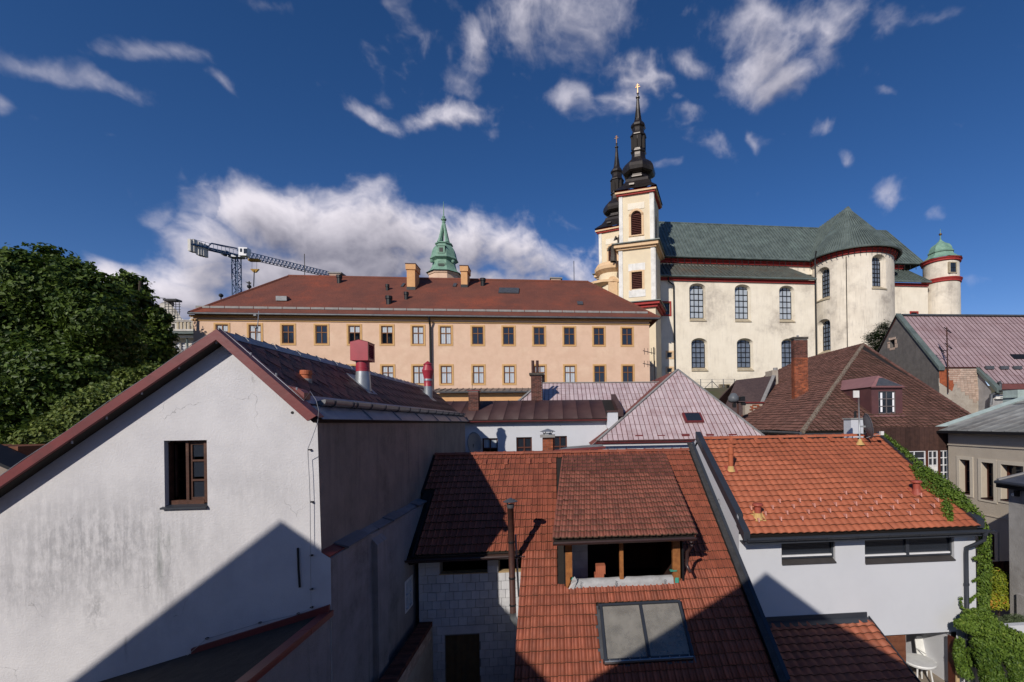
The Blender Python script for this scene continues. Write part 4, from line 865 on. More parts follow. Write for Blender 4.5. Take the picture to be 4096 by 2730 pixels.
def lettering(th, parent, txt, M4, size, mat):
    cu = bpy.data.curves.new('lettering', 'FONT'); cu.body = txt; cu.size = size; cu.align_x = 'CENTER'; cu.align_y = 'CENTER'
    tmp = bpy.data.objects.new('lettering_curve', cu); COL.objects.link(tmp); dg = bpy.context.evaluated_depsgraph_get()
    me_ = bpy.data.meshes.new_from_object(tmp.evaluated_get(dg)); bpy.data.objects.remove(tmp); bpy.data.curves.remove(cu)
    me_.materials.clear(); me_.materials.append(mat); o_ = bpy.data.objects.new('lettering', me_); COL.objects.link(o_); o_.parent = parent; o_.matrix_local = M4; return o_
for x, s_ in ((.57, 'EATO'), (1.52, 'NOV'), (2.86, 'XO')):
    R3 = Matrix(((0, -1, 0), (0, 0, -1), (1, 0, 0)))
    M4 = R3.to_4x4(); M4.translation = Vector((x, DF-.055, zm(DF)+.12))-mh.base; lettering(mh, dorm, s_, M4, .085, mPrint)
# inside the dormer opening
mb = MB(); zi = lambda y: zs(y)-.02
mb.poly((.17, DF+.17, -5.0), (3.35, DF+.17, -5.0), (3.35, 15.4, -5.0), (.17, 15.4, -5.0)); mb.poly((.17, 15.4, -5), (3.35, 15.4, -5), (3.35, 15.4, zi(15.4)), (.17, 15.4, zi(15.4)))
for x in (.17, 3.35): mb.poly((x, DF+.17, -5), (x, 15.4, -5), (x, 15.4, zi(15.4)), (x, DF+.17, zi(DF)))
mh.part('loft', mb, mDarkWood, dorm)
bl = []
for r_ in range(7): bl += [(.18, .42 if r_ % 2 else .60, 13.3, 13.45, -5+.25*r_, -4.758+.25*r_), (.428 if r_ % 2 else .608, .82, 13.3, 13.45, -5+.25*r_, -4.758+.25*r_)]
block(mh, dorm, 'block', mBlock, bl)
for i, (x, z) in enumerate(((.98, -5.0), (1.02, -4.75), (.98, -4.5), (1.02, -4.26))):
    mb = MB(); mb.box(x, x+.26, 12.75, 13.0, z, z+.238)
    for k in range(5): mb.box(x+.02+k*.05, x+.04+k*.05, 12.742, 12.75, z+.01, z+.23)
    solo('hollow_brick', mb, mTerra, ('terracotta hollow brick at the bottom of the stack in the dormer', 'terracotta hollow brick second from the bottom of the dormer stack', 'terracotta hollow brick just under the topmost one in the dormer', 'terracotta hollow brick on top of the stack in the dormer opening')[i], 'brick', (x+.13, 12.87, z), group='hollow bricks in the dormer')
# dormer downpipe
q = [(3.47, DE-.09, zd1-.14), (3.47, DE-.09, zd1-.30), (3.40, DE+.05, zd1-.50), (3.38, DE+.08, zd1-.85), (3.45, DE-.05, zd1-1.02)]
mh.part('downpipe', MB().tube([q[0], (3.47, DE-.09, zd1-.2)], [.07, .05], 10).tube(q[1:], .045, 10), mGutterB, dorm, smooth=True)
# skylight
def sky(u, y, h): return Vector((u, y, zm(y)))+Vector((0, -SM, 1)).normalized()*h
x0, x1, y0, y1 = .98, 3.12, 10.60, 11.78
mb = MB()
def fbar(a, b_, w, h0, h1, m_):
    a, b_ = Vector(a), Vector(b_)
    d = (b_-a).normalized(); nn = Vector((0, -SM, 1)).normalized(); s_ = d.cross(nn)*w/2
    m_.prism([a-s_+nn*h0, a+s_+nn*h0, a+s_+nn*h1, a-s_+nn*h1], b_-a)
fl = MB(); fl.wall([(x0-.1, y0-.06), (x1+.06, y0-.06), (x1+.06, y1+.06), (x0-.1, y1+.06)], [rect(x0+.09, y0+.05, x1-.06, y1-.03)], lambda u, v, d: sky(u, v, .035)); sl = mh.part('skylight', fl, mZincDark)
fbar(sky(x0+.06, y0+.03, 0), sky(x0+.06, y1, 0), .06, .03, .19, mb); fbar(sky(x1-.03, y0+.03, 0), sky(x1-.03, y1, 0), .06, .03, .19, mb); fbar(sky(x0+.0, y1, 0), sky(x1, y1, 0), .06, .03, .195, mb); fbar(sky(x0+.0, y0+.03, 0), sky(x1, y0+.03, 0), .06, .03, .17, mb); fbar(sky(2.06, y0+.06, 0), sky(2.06, y1-.03, 0), .07, .12, .19, mb)
mh.part('frame', mb, mAnthr, sl)
mb = MB(); fbar(sky(x0+.03, y0+.0, 0), sky(x1-.02, y0+.0, 0), .03, .10, .18, mb); mh.part('lower_rail', mb, mGalv, sl)
mb = MB(); fbar(sky(x0+.03, y0-.012, 0), sky(x1-.02, y0-.012, 0), .02, .03, .10, mb); mh.part('curb', mb, mDarkWood, sl)
for a, b_ in ((x0+.10, 2.02), (2.10, x1-.07)):
    mh.part('pane', MB().slab(sky(a, y0+.06, .16), sky(b_, y0+.06, .16), sky(b_, y1-.03, .16), sky(a, y1-.03, .16), .01), mPoly, sl)
mb = MB(); fbar(sky(x0+.09, y1-.05, 0), sky(x1-.06, y1-.05, 0), .03, -.45, .13, mb); mh.part('shaft_board', mb, mPost, sl)
mh.part('shaft_lining', MB().slab(sky(x0+.09, y0+.06, -.30), sky(x1-.06, y0+.06, -.30), sky(x1-.06, y1-.07, -.12), sky(x0+.09, y1-.07, -.12), .01), mMembrane, sl)
for i in range(9):
    q_ = sky(x0+.15+i*.235, y0+.02, .185); mh.part('rivet', MB().box(q_.x-.012, q_.x+.012, q_.y-.012, q_.y+.012, q_.z-.01, q_.z+.015), mGalv, sl)

# flue
fp = T('flue_pipe', 'tall rusty brown metal flue pipe with conical cap in front of the block wall', 'flue', (-1.32, 12.88, -6.2))
fx, fy = -1.335, 12.88
fp.part('pipe', MB().tube([(fx, fy, -2.28), (fx+.01, fy, -3.5), (fx+.03, fy, -5.28)], .085, 16), mRust, smooth=True)
for z in (-3.3, -4.3, -5.05): fp.part('joint_ring', MB().lathe([(.086, z+.03), (.094, z+.02), (.094, z-.02), (.086, z-.03)], fx+.01+(-3.3-z)*.008, fy, 16), mBlackMetal)
fp.part('elbow', MB().tube([(fx+.03, fy, -5.26), (fx+.035, fy, -5.40), (fx+.10, fy+.08, -5.58), (fx+.28, fy+.22, -5.80)], [.088, .088, .086, .086], 14), mGalv, smooth=True)
fp.part('cap', MB().lathe([(.0, -2.06), (.205, -2.165), (.20, -2.175), (0, -2.13)], fx, fy, 18), mZincDark)
for k in range(5):
    a = k*2*math.pi/5+.3; fp.part('strut', MB().bar((fx+.085*math.cos(a), fy+.085*math.sin(a), -2.34), (fx+.11*math.cos(a), fy+.11*math.sin(a), -2.16), .02, .006), mZincDark)
fp.part('collar', MB().lathe([(.084, -2.27), (.105, -2.25), (.1, -2.33), (.086, -2.36)], fx, fy, 16), mZincDark)
t = T('conduit', 'thin grey conduit tube beside the rusty flue', 'pipe', (-1.14, 13.3, -5.3)); q = [at(p('D5', 1385, 0), 13.15), at(p('D5', 1420, 640), 13.15)]; t.part('tube', MB().tube([at(p('C3', 1283, 575), 13.15), q[0], q[1]], .03, 8), mGalv)
t = T('vent_elbow', 'short black plastic vent elbow under the gutter end', 'vent', (-1.1, 13.3, -4.0)); t.part('elbow', MB().tube([at(p('D5', 1440, 210), 13.2), at(p('D5', 1435, 275), 13.2), at(p('D5', 1490, 300), 13.25)], .055, 10), mBlackMetal, smooth=True)
# ================================================================ party wall between the two tiled houses
pw = T('party_wall', 'dark capped party wall running down between the two tiled roofs', 'wall', (5.08, 13, -9))
zc = lambda y: zm(y)+.20
PA = [(17.1, zc(17.1)), (9.9, zc(9.9))]
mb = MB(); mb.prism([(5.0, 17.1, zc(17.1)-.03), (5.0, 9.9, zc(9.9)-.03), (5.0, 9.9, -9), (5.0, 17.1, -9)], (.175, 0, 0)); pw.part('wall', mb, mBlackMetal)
ycut = [17.15, 15.9, 14.7, 13.5, 12.3, 11.2, 9.95]
for a, b_ in zip(ycut[:-1], ycut[1:]):
    mb = MB(); mb.slab((4.94, a, zc(a)), (5.10, a, zc(a)+.01), (5.10, b_+.006, zc(b_)+.01), (4.94, b_+.006, zc(b_)), .05); pw.part('coping_sheet', mb, mTarDark)
    mb = MB(); mb.slab((5.104, a, zc(a)+.012), (5.186, a, zc(a)+.06), (5.186, b_+.006, zc(b_)+.06), (5.104, b_+.006, zc(b_)+.012), .02); pw.part('edge_sheet', mb, mAnthr)
# low brick parapet beside the lean-to
lpz = lambda y: -6.02+.42*(y-12.3)
mb = MB(); mb.prism([(5.30, 12.3, lpz(12.3)), (5.30, 8, lpz(8)), (5.30, 8, -9), (5.30, 12.3, -9)], (.22, 0, 0)); pw.part('parapet', mb, mMortar)
mb = MB(); mb.slab((5.22, 12.35, lpz(12.35)+.07), (5.60, 12.35, lpz(12.35)+.04), (5.60, 8, lpz(8)+.04), (5.22, 8, lpz(8)+.07), .05); pw.part('coping_sheet', mb, mAnthr)
bl = []
for r_ in range(9):
    y_ = 10.0+(.13 if r_ % 2 else 0)
    while y_ < 12.0:
        zt0 = lpz(y_)-.08-.078*r_; bl.append((5.515, 5.545, y_, y_+.245, zt0-.066, zt0)); y_ += .256
block(pw, pw.o, 'brick', mBrickD, bl)

# ================================================================ right house, white with bright orange tiles
rh = T('white_house', 'modern white house with bright orange tiled roof and anthracite gutter', 'house', (9, 14, -9))
FB, X0, X1 = 12.84, 5.19, 12.60
SRr, RB = .60, 16.70
ZRr = -3.227+SRr*(RB-12.5)
zr = lambda y: -3.227+SRr*(y-12.5)
a1, b1 = at(p('C4', 722, 625), FB), at(p('C4', 1085, 757), FB)
a2, b2 = at(p('C4', 1282, 608), FB), at(p('C4', 1885, 745), FB)
h1 = rect(a1.x, -4.20, b1.x, -3.575); h2 = rect(a2.x, -4.28, b2.x-.0, -3.60)
mb = MB(); FF = lambda u, v, d: (u, FB+d, v)
mb.wall([(X0, -9), (5.66, -9), (5.66, -6.48), (11.93, -6.48), (11.93, -9), (X1, -9), (X1, -3.3), (X0, -3.3)], [h1, h2], FF, .16)
mb.poly((X0, FB, -9), (X0, FB, -2.80), (X0, RB, zr(RB)+.12), (X0, 20.6, -2.9), (X0, 20.6, -9)); mb.poly((X1, FB, -9), (X1, FB, -3.2), (X1, RB, zr(RB)-.05), (X1, 20.6, -3.1), (X1, 20.6, -9)); mb.poly((X0, 20.6, -9), (X1, 20.6, -9), (X1, 20.6, -3), (X0, 20.6, -3))
mb.poly((X0, FB, -6.48), (X1, FB, -6.48), (X1, 16, -6.48), (X0, 16, -6.48))
rh.part('wall', mb, mWhite2)
mSillD = surf('dark_grey_sill', (.055,.05,.05,1), bump=.05, rough=.5)
def strip_window(h, split):
    x0, z0, x1, z1 = h[0][0], h[0][1], h[2][0], h[2][1]
    w_ = rh.part('window', MB().box(x0, x1, FB+.15, FB+.16, z0, z1), mGlass)
    n_ = 2 if split else 1; ww = (x1-x0)/n_
    for k in range(n_):
        a, b_ = x0+k*ww, x0+(k+1)*ww; m_ = MB()
        m_.box(a, a+.05, FB+.09, FB+.15, z0+.1, z1); m_.box(b_-.06, b_, FB+.09, FB+.15, z0+.1, z1); m_.box(a+.05, b_-.06, FB+.09, FB+.15, z1-.05, z1); m_.box(a+.05, b_-.06, FB+.09, FB+.15, z0+.1, z0+.15)
        rh.part('frame', m_, mAnthr, w_)
        rh.part('lower_rail', MB().box(a+.05, b_-.06, FB+.08, FB+.14, z0+.155, z0+.20), mWhitePaint, w_)
        for q_ in range(7): rh.part('blind_slat', MB().box(a+.08, b_-.08, FB+.125, FB+.145, z0+.30+q_*.04, z0+.303+q_*.04), mAnthr, w_)
    rh.part('sill', MB().prism([(x0-.0, FB-.045, z0-.02), (x1+.01, FB-.045, z0-.02), (x1+.01, FB+.15, z0+.085), (x0, FB+.15, z0+.085)], (0, 0, -.025)), mSillD, w_)
strip_window(h1, False); strip_window(h2, True)
mb = MB(); mb.slab((5.30, 12.5, zr(12.5)-.03), (12.35, 12.5, zr(12.5)-.03), (12.35, RB, ZRr-.03), (5.30, RB, ZRr-.03), .12); mb.slab((X0, RB, ZRr-.03), (X1, RB, ZRr-.03), (X1, 20.8, ZRr-.65*4), (X0, 20.8, ZRr-.65*4), .12)
rroof = rh.part('roof', mb, mDeck)
prw = [(i/10, .028*(.5-.5*math.cos(2*math.pi*(i/10-.05)))**.8) for i in range(11)]
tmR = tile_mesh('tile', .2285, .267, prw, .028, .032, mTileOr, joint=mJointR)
LR = math.hypot(1, SRr); nr = 18
spots = [(5.33+i*.2285, (j+1)*.2685) for j in range(nr) for i in range(31) if True]
lay(rh, rroof, 'tile', tmR, mTileOr, (0, 12.46+nr*.2685/LR, zr(12.46+nr*.2685/LR)+.01), (1, 0, 0), (0, -1, -SRr), spots)
ridge_caps(rh, rroof, 5.33, 12.40, RB, ZRr+.03, 19, .125, mTileOr)
RH = lambda q_: hit(q_, (0, 12.5, -3.19), (0, -SRr, 1))
mGuard = surf('pale_red_guard', (.62,.30,.24,1), bump=0, rough=.4)
for a, b_ in [(520,420),(617,457),(571,503),(665,415),(763,452),(721,495),(712,373),(806,409),(865,490),(847,368),(906,445),(946,402),(1010,482),(985,362),(1050,437),(1090,395),(1158,475),(1123,355),(1191,430),(1158,317),(1226,390),(1300,468),(1258,350),(1332,425),(1290,312),(1362,383),(1446,460),(1393,344),(1474,417),(1502,377),(1586,455),(1530,338),(1612,410),(1640,370),(1731,447),(1662,330),(1748,404),(1775,365)]:
    c = RH(p('C4', a, b_))+Vector((0, 0, .05)); mb = MB()
    mb.prism([c+Vector((-.018, -.03, .0)), c+Vector((-.018, .14, .10)), c+Vector((-.018, -.01, .12))], (.036, 0, 0)); rh.part('snow_guard', mb, mGuard, rroof)
for a, b_ in ((485, 345), (745, 342), (1005, 332), (1265, 325), (1520, 318)):
    c = RH(p('D6', a, b_))+Vector((0, 0, .06)); mb = MB()
    mb.add([c+Vector((-.085, -.02, 0)), c+Vector((.085, -.02, 0)), c+Vector((.0, -.02, .12)), c+Vector((-.08, .26, .17)), c+Vector((.08, .26, .17)), c+Vector((0, .2, .19))], [(0, 2, 5, 3), (2, 1, 4, 5), (0, 1, 2)]); rh.part('vent_tile', mb, mTileOr, rroof)
# verge caps
def verge(x0, x1, ya, yb, h, drop):
    m_ = MB(); m_.prism([(x0, ya, zr(ya)+h), (x0, yb, zr(yb)+h), (x0, yb, zr(yb)+h-drop), (x0, ya, zr(ya)+h-drop)], (x1-x0, 0, 0)); return m_
rh.part('verge_cap', verge(X0-.03, X0+.17, 12.95, RB+.1, .24, .30), mAnthr, rroof)
rh.part('verge_cap', verge(X0-.03, X0+.16, 12.42, 12.944, .14, .26), mAnthr, rroof)
rh.part('verge_cap', verge(12.38, 12.62, 12.55, RB+.1, .13, .24), mAnthr, rroof)
gutter(rh, rroof, X0+.06, 12.72, 12.40, -3.34, .085, mAnthr, 8)
rh.part('fascia', MB().box(X0+.02, 12.62, 12.47, 12.50, -3.52, -3.33), mAnthr, rroof); rh.part('soffit', MB().box(X0+.02, 12.60, 12.505, FB-.002, -3.50, -3.47), mAnthr, rroof)
q = [(12.48, 12.40, -3.42), (12.48, 12.42, -3.62), (12.30, 12.60, -3.82), (12.20, 12.72, -3.92), (12.20, 12.74, -4.1), (12.20, 12.74, -8.9)]
rh.part('downpipe', MB().tube(q, .055, 14), mAnthr, smooth=True); rh.part('pipe_clamp', MB().tube([(12.20, 12.74, -5.06), (12.20, 12.74, -5.0)], .068, 14), mAnthr); rh.part('outlet', MB().tube([(12.48, 12.40, -3.36), (12.48, 12.40, -3.50)], [.085, .056], 12), mAnthr)
c = at(p('D6', 330, 945), 14.4); c = atx(p('D6', 330, 945), X0-.005); rh.part('wall_ring', MB().tube([(X0-.006, c.y+.09*math.cos(k*math.pi/8), c.z+.12*math.sin(k*math.pi/8)) for k in range(17)], .009, 5), mZinc)
# porch under the overhang
mb = MB(); mb.poly((10.44, 15.4, -9), (11.9, 15.4, -9), (11.9, 15.4, -6.48), (10.44, 15.4, -6.48)); mb.poly((10.44, 13.0, -9), (10.44, 15.4, -9), (10.44, 15.4, -6.48), (10.44, 13.0, -6.48)); mb.poly((11.9, 13.0, -9), (11.9, 15.4, -9), (11.9, 15.4, -6.48), (11.9, 13.0, -6.48)); rh.part('porch', mb, mWhite2); rh.part('porch_floor', MB().box(9.2, 12.5, 12.0, 15.4, -9, -8.2), mPave)
for k in range(18): rh.part('plank', MB().box(5.7, 10.43, 13.0+.002*(k % 3), 13.04, -9+.14*k, -8.865+.14*k if k < 17 else -6.483), mPlanks)
rh.part('panel', MB().box(9.86, 10.12, 12.985, 12.995, -7.9, -7.36), mWhitePaint)
d_ = rh.part('gate', MB().box(11.70, 11.76, 12.62, 12.90, -8.9, -6.6), mWinRed); rh.part('gate_edge', MB().box(11.68, 11.78, 12.58, 12.62, -8.9, -6.58), mPaleWood, d_)
mb = MB(); mb.prism([(10.62, 14.9, -6.5), (11.08, 14.9, -6.5), (11.08, 14.9, -6.95)], (0, .02, 0)); rh.part('wall_panel', mb, mBlackMetal)
# vents on the orange roof
def vent(name, lab, q_, htop, r, cap, foam):
    c_ = RH(q_); t_ = T(name, lab, 'roof vent', c_); zt_0 = at(htop, c_.y).z
    if cap:
        t_.part('pipe', MB().lathe([(r, zt_0-.05), (r, c_.z+.06), (r*1.15, c_.z-.05)], c_.x, c_.y, 16), mPlum, smooth=True)
        t_.part('cap', MB().lathe([(0, zt_0+.015), (r*1.3, zt_0+.01), (r*1.62, zt_0-.02), (r*1.62, zt_0-.06), (r*1.2, zt_0-.075), (r, zt_0-.07)], c_.x, c_.y, 18), mPlum, smooth=True)
    else:
        t_.part('pipe', MB().lathe([(r*.93, zt_0-.2), (r*.93, c_.z+.1)], c_.x, c_.y, 16), mClay, smooth=True); t_.part('socket', MB().lathe([(r*.9, zt_0-.03), (r*1.15, zt_0-.03), (r*1.15, zt_0-.23), (r*.93, zt_0-.24)], c_.x, c_.y, 16), mClay)
        t_.part('cap', MB().lathe([(0, zt_0+.02), (r*.8, zt_0), (r*.8, zt_0-.03)], c_.x, c_.y, 12), mClay)
    t_.part('collar', MB().lathe([(r*1.04, c_.z+.15), (r*1.3, c_.z+.05), (r*1.7, c_.z-.04)], c_.x, c_.y, 14), mFoam if foam else mPlum)
    m_ = MB(); m_.slab(c_+Vector((-.16, -.14, -.06)), c_+Vector((.2, -.14, -.06)), c_+Vector((.2, .2, .15)), c_+Vector((-.16, .2, .15)), .02); t_.part('base_plate', m_, mFoam if foam == 2 else mPlum)
vent('vent_pipe', 'tall thin orange vent pipe high on the orange roof', p('D6', 455, 608), p('D6', 453, 365), .088, False, 1)
vent('capped_vent', 'capped red vent with yellow foam at its foot beside the dark verge', p('D6', 735, 1105), p('D6', 728, 955), .095, True, 2)
vent('capped_vent', 'capped red vent close to the creeper on the orange roof', p('D1', 500, 965), p('D1', 478, 748), .10, True, 0)
# mast with dish
c = RH(p('C5', 1250, 1140)); t = T('satellite_mast', 'galvanised mast with grey satellite dish on the orange roof ridge', 'antenna', c)
mt_ = at(p('C5', 1240, 790), c.y); t.part('mast', MB().tube([c+Vector((0, 0, -.1)), (mt_.x, c.y, mt_.z)], .028, 10), mGalv, smooth=True); t.part('foot', MB().lathe([(.05, c.z+.2), (.08, c.z+.1), (.17, c.z-.02)], c.x, c.y, 12), mFoam)
dc = at(p('C5', 1287, 1020), c.y-.05); prf = [(0, 0)]+[(.48*k/6, .10*(k/6)**2) for k in range(1, 7)]+[(.485, .09), (.47, .085)]
m_ = MB().lathe(prf, 0, 0, 28); Rt = Matrix.Rotation(rad(72), 3, 'Z') @ Matrix.Rotation(rad(80), 3, 'X'); m_.v = [tuple(Rt @ Vector(v)+dc) for v in m_.v]; t.part('dish', m_, mDish, smooth=True)
la = at(p('C5', 1395, 1065), c.y-.35); t.part('feed_arm', MB().tube([dc+Vector((.0, -.05, -.42)), la], .014, 6), mGalv); t.part('feed', MB().box(la.x-.05, la.x+.06, la.y-.05, la.y+.05, la.z-.07, la.z+.07), mPlastic)
t.part('bracket', MB().bar(dc, (c.x, c.y, dc.z), .06, .06), mGalv); m_ = MB(); bx_ = at(p('C5', 1222, 803), c.y); m_.box(bx_.x-.13, bx_.x+.10, c.y-.06, c.y-.03, bx_.z-.13, bx_.z+.13); t.part('flat_antenna', m_, mPlastic)
# small white chimney behind the ridge
c = at(p('C5', 1215, 1030), 18.6); t = T('white_chimney', 'small white rendered chimney behind the orange ridge', 'chimney', (c.x, 18.6, -2.2))
x0, x1 = at(p('C5', 1180, 1000), 18.5).x, at(p('C5', 1262, 1000), 18.5).x; zt0 = at(p('C5', 1215, 972), 18.5).z
t.part('shaft', MB().box(x0, x1, 18.4, 18.9, -2.4, zt0), mWhite2); t.part('cover', MB().box(x0-.04, x1+.04, 18.36, 18.94, zt0, zt0+.06), mLead)
for dx in (.3, .36): t.part('pipe', MB().tube([(x0+dx, 18.6, zt0), (x0+dx, 18.6, zt0+.35)], .03, 8), mBlackMetal)

# plastic table and chair in the porch
tq_ = at(p('D2', 830, 1440), 13.2); tx, tz = tq_.x, -7.48
t = T('round_table', 'white round plastic table under the overhang', 'table', (tx, 13.2, -8.2)); t.part('table_top', MB().lathe([(0, tz), (.43, tz), (.45, tz-.03), (.43, tz-.08), (0, tz-.05)], tx, 13.2, 24), mPlastic)
for a in range(4):
    an_ = a*math.pi/2+.7; t.part('leg', MB().tube([(tx+.26*math.cos(an_), 13.2+.26*math.sin(an_), tz-.05), (tx+.36*math.cos(an_), 13.2+.36*math.sin(an_), -8.2)], .025, 6), mPlastic)
cx9 = at(p('D2', 905, 1320), 13.9).x; cy9, s9 = 13.75, -7.78
t = T('plastic_chair', 'white plastic garden chair beside the round table', 'chair', (cx9, cy9, -8.2)); t.part('seat', MB().box(cx9-.22, cx9+.22, cy9-.2, cy9+.22, s9-.04, s9), mPlastic)
m_ = MB(); m_.prism([(cx9-.2, cy9+.2, s9), (cx9+.2, cy9+.2, s9), (cx9+.16, cy9+.34, s9+.5), (cx9+.08, cy9+.36, s9+.58), (cx9-.08, cy9+.36, s9+.58), (cx9-.16, cy9+.34, s9+.5)], (0, .03, 0)); t.part('backrest', m_, mPlastic)
for sx in (-.2, .2):
    for sy in (-.18, .2): t.part('leg', MB().tube([(cx9+sx, cy9+sy, s9-.02), (cx9+sx*1.15, cy9+sy*1.15, -8.2)], .022, 6), mPlastic)
    t.part('armrest', MB().tube([(cx9+sx, cy9+.22, s9+.24), (cx9+sx, cy9-.15, s9+.25), (cx9+sx, cy9-.18, s9)], .02, 6), mPlastic)

# ================================================================ lean-to with large wavy tiles
lt = T('lean_to', 'lean-to with wavy salmon tile roof against the white house', 'lean-to', (7.4, 11, -9))
SL_ = .46; zl = lambda y: -5.93+SL_*(y-12.75)
mb = MB(); mb.slab((5.66, 12.78, zl(12.78)-.03), (9.06, 12.78, zl(12.78)-.03), (9.06, 8, zl(8)-.03), (5.66, 8, zl(8)-.03), .1); lroof2 = lt.part('roof', mb, mDeck)
prl = [(i/10, .042*(.5-.5*math.cos(2*math.pi*(i/10-.05)))**.8) for i in range(11)]
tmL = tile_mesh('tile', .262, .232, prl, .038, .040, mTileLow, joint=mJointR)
spots = [(5.70+i*.262, (j+1)*.233) for j in range(19) for i in range(13)]
lay(lt, lroof2, 'tile', tmL, mTileLow, (0, 12.74, zl(12.74)), (1, 0, 0), (0, -1, -SL_), spots)
mb = MB(); mb.box(5.56, 9.06, 12.80, 12.835, -5.95, -5.74); mb.slab((5.56, 12.80, -5.86), (9.06, 12.80, -5.86), (9.06, 12.60, -5.94), (5.56, 12.60, -5.94), .015); lt.part('flashing', mb, mAnthr)
mb = MB(); mb.prism([(9.10, 12.8, zl(12.8)+.06), (9.10, 8, zl(8)+.06), (9.10, 8, zl(8)-.1), (9.10, 12.8, zl(12.8)-.1)], (.03, 0, 0)); lt.part('verge', mb, mAnthr, lroof2)
mb = MB(); mb.prism([(5.60, 12.8, zl(12.8)+.08), (5.60, 8, zl(8)+.08), (5.60, 8, zl(8)-.1), (5.60, 12.8, zl(12.8)-.1)], (.05, 0, 0)); lt.part('verge', mb, mAnthr, lroof2)
mb = MB(); mb.box(5.7, 9.0, 8.2, 12.7, -9, -8.2); mb.poly((9.0, 8.2, -9), (9.0, 12.83, -9), (9.0, 12.83, -6.05), (9.0, 8.2, zl(8.2)-.15)); lt.part('wall', mb, mWhite2)

# ================================================================ foliage
def leaves(mb, pts, size, rng, up=.3, asp=.55):
    """pts: (position, outward normal, tone)"""
    for P, nrm, tone in pts:
        n_ = (Vector(nrm)+Vector((rng.gauss(0, .6), rng.gauss(0, .6), rng.gauss(0, .5)+up))).normalized()
        a = n_.cross(Vector((rng.gauss(0, 1), rng.gauss(0, 1), rng.gauss(0, 1)))).normalized(); b_ = n_.cross(a)
        s_ = size*rng.uniform(.6, 1.25); P = Vector(P)
        mb.cur = min(1, max(0, tone+rng.gauss(0, .2)))
        mb.add([P-a*s_, P+b_*s_*asp+n_*s_*.15, P+a*s_, P-b_*s_*asp+n_*s_*.15], [(0, 1, 2, 3)])
rng = random.Random(21)
# creeper along the right verge, down the corner and over the low wall
vn = T('creeper', 'green creeper climbing the house corner and trailing over the orange verge', 'climbing plant', (12.7, 12.8, -9))
mb = MB(); pts = []
def strand(path, n, rad_, tone=.5, sag=0):
    P = [Vector(q_) for q_ in path]; seg = [(P[i+1]-P[i]).length for i in range(len(P)-1)]; tot = sum(seg)
    for _ in range(n):
        d = rng.random()*tot; i = 0
        while d > seg[i] and i < len(seg)-1: d -= seg[i]; i += 1
        f = d/max(seg[i], 1e-6); c_ = P[i].lerp(P[i+1], f)
        rr = rad_[i]+(rad_[i+1]-rad_[i])*f if isinstance(rad_, (list, tuple)) else rad_
        o_ = Vector((rng.gauss(0, 1), rng.gauss(0, 1), rng.gauss(0, .8))); o_ = o_.normalized()*rr*rng.random()**.5
        pts.append((c_+o_, o_.normalized() if o_.length else (0, 0, 1), tone))
V = lambda y, h=.16, x=12.52: (x, y, zr(y)+h)
strand([V(16.6), V(15.9), V(15.2), V(14.6)], 1530, [.06, .13, .15, .15], .45); strand([V(14.6), V(14.0), V(13.4), V(12.9)], 4420, [.17, .30, .28, .18], .5)
strand([V(14.9, .12, 12.3), V(14.0, .12, 12.05), V(13.4, .12, 12.15)], 1190, [.12, .28, .12], .5); strand([V(13.3, .1, 12.1), V(12.9, .08, 11.72), V(12.65, .06, 11.62)], 646, [.15, .2, .06], .55)
strand([V(12.9, .1, 12.62), (12.78, 12.72, -3.5), (12.80, 12.75, -4.6), (12.78, 12.78, -5.8), (12.8, 12.75, -6.6)], 6120, [.2, .17, .2, .16, .3], .5)
strand([(12.6, 12.7, -4.3), (12.42, 12.72, -4.25)], 102, .07); strand([(12.65, 12.75, -5.3), (12.36, 12.76, -5.5), (12.25, 12.74, -5.58)], 153, .05); strand([(12.65, 12.75, -4.85), (12.45, 12.76, -4.95)], 85, .04); strand([(12.2, 12.7, -6.0), (12.0, 12.72, -5.65), (11.98, 12.72, -5.4)], 136, .05)
leaves(mb, pts, .043, rng); vn.part('foliage', mb, mLeafC, kind='stuff')
vn.part('stem', MB().tube([(12.74, 12.76, -9), (12.76, 12.78, -7), (12.74, 12.76, -5), (12.7, 12.74, -3.4), V(13.5), V(15.5)], .02, 5), mTrunk)
# vine-covered garden wall at the house corner
vw = T('vine_wall', 'low white garden wall smothered in bright green vine beside the house corner', 'garden wall', (13.2, 11.5, -9))
mb = MB(); mb.box(12.3, 14.6, 12.42, 12.6, -9, -6.2); vw.part('wall', mb, mWhite2)
mb = MB(); pts = []
VW = lambda x, y, b_=12.2, dz=0: at(p('D2', x, y), b_)+Vector((0, 0, dz))
strand([VW(1420, 720), VW(1600, 740), VW(1800, 760), VW(2000, 860), VW(2200, 960), VW(2380, 1050)], 15000, [.16, .26, .32, .34, .36, .36], .58)
strand([VW(1480, 620), VW(1560, 580), VW(1720, 560), VW(1850, 640)], 2200, [.1, .15, .2, .2], .55)
strand([VW(1700, 980), VW(1900, 1050), VW(2150, 1130), VW(2360, 1200)], 12000, [.25, .34, .36, .36], .42)
strand([VW(1420, 950, 12.4), VW(1400, 1150, 12.4), VW(1430, 1300, 12.4), VW(1520, 1480, 12.3)], 3000, [.12, .16, .16, .2], .4)
strand([VW(1780, 1150, 12), VW(1850, 1350, 12), VW(1900, 1560, 12)], 7000, [.3, .3, .34], .3)
strand([VW(2200, 1250, 12), VW(2260, 1400, 12), VW(2280, 1600, 12)], 6500, [.26, .24, .26], .3)
strand([VW(1640, 1180, 12.4), VW(1560, 1090, 12.4), VW(1600, 1300, 12.4)], 900, [.12, .1, .12], .45)
leaves(mb, pts, .046, rng, .35); vw.part('vine', mb, mLeafC, kind='stuff')
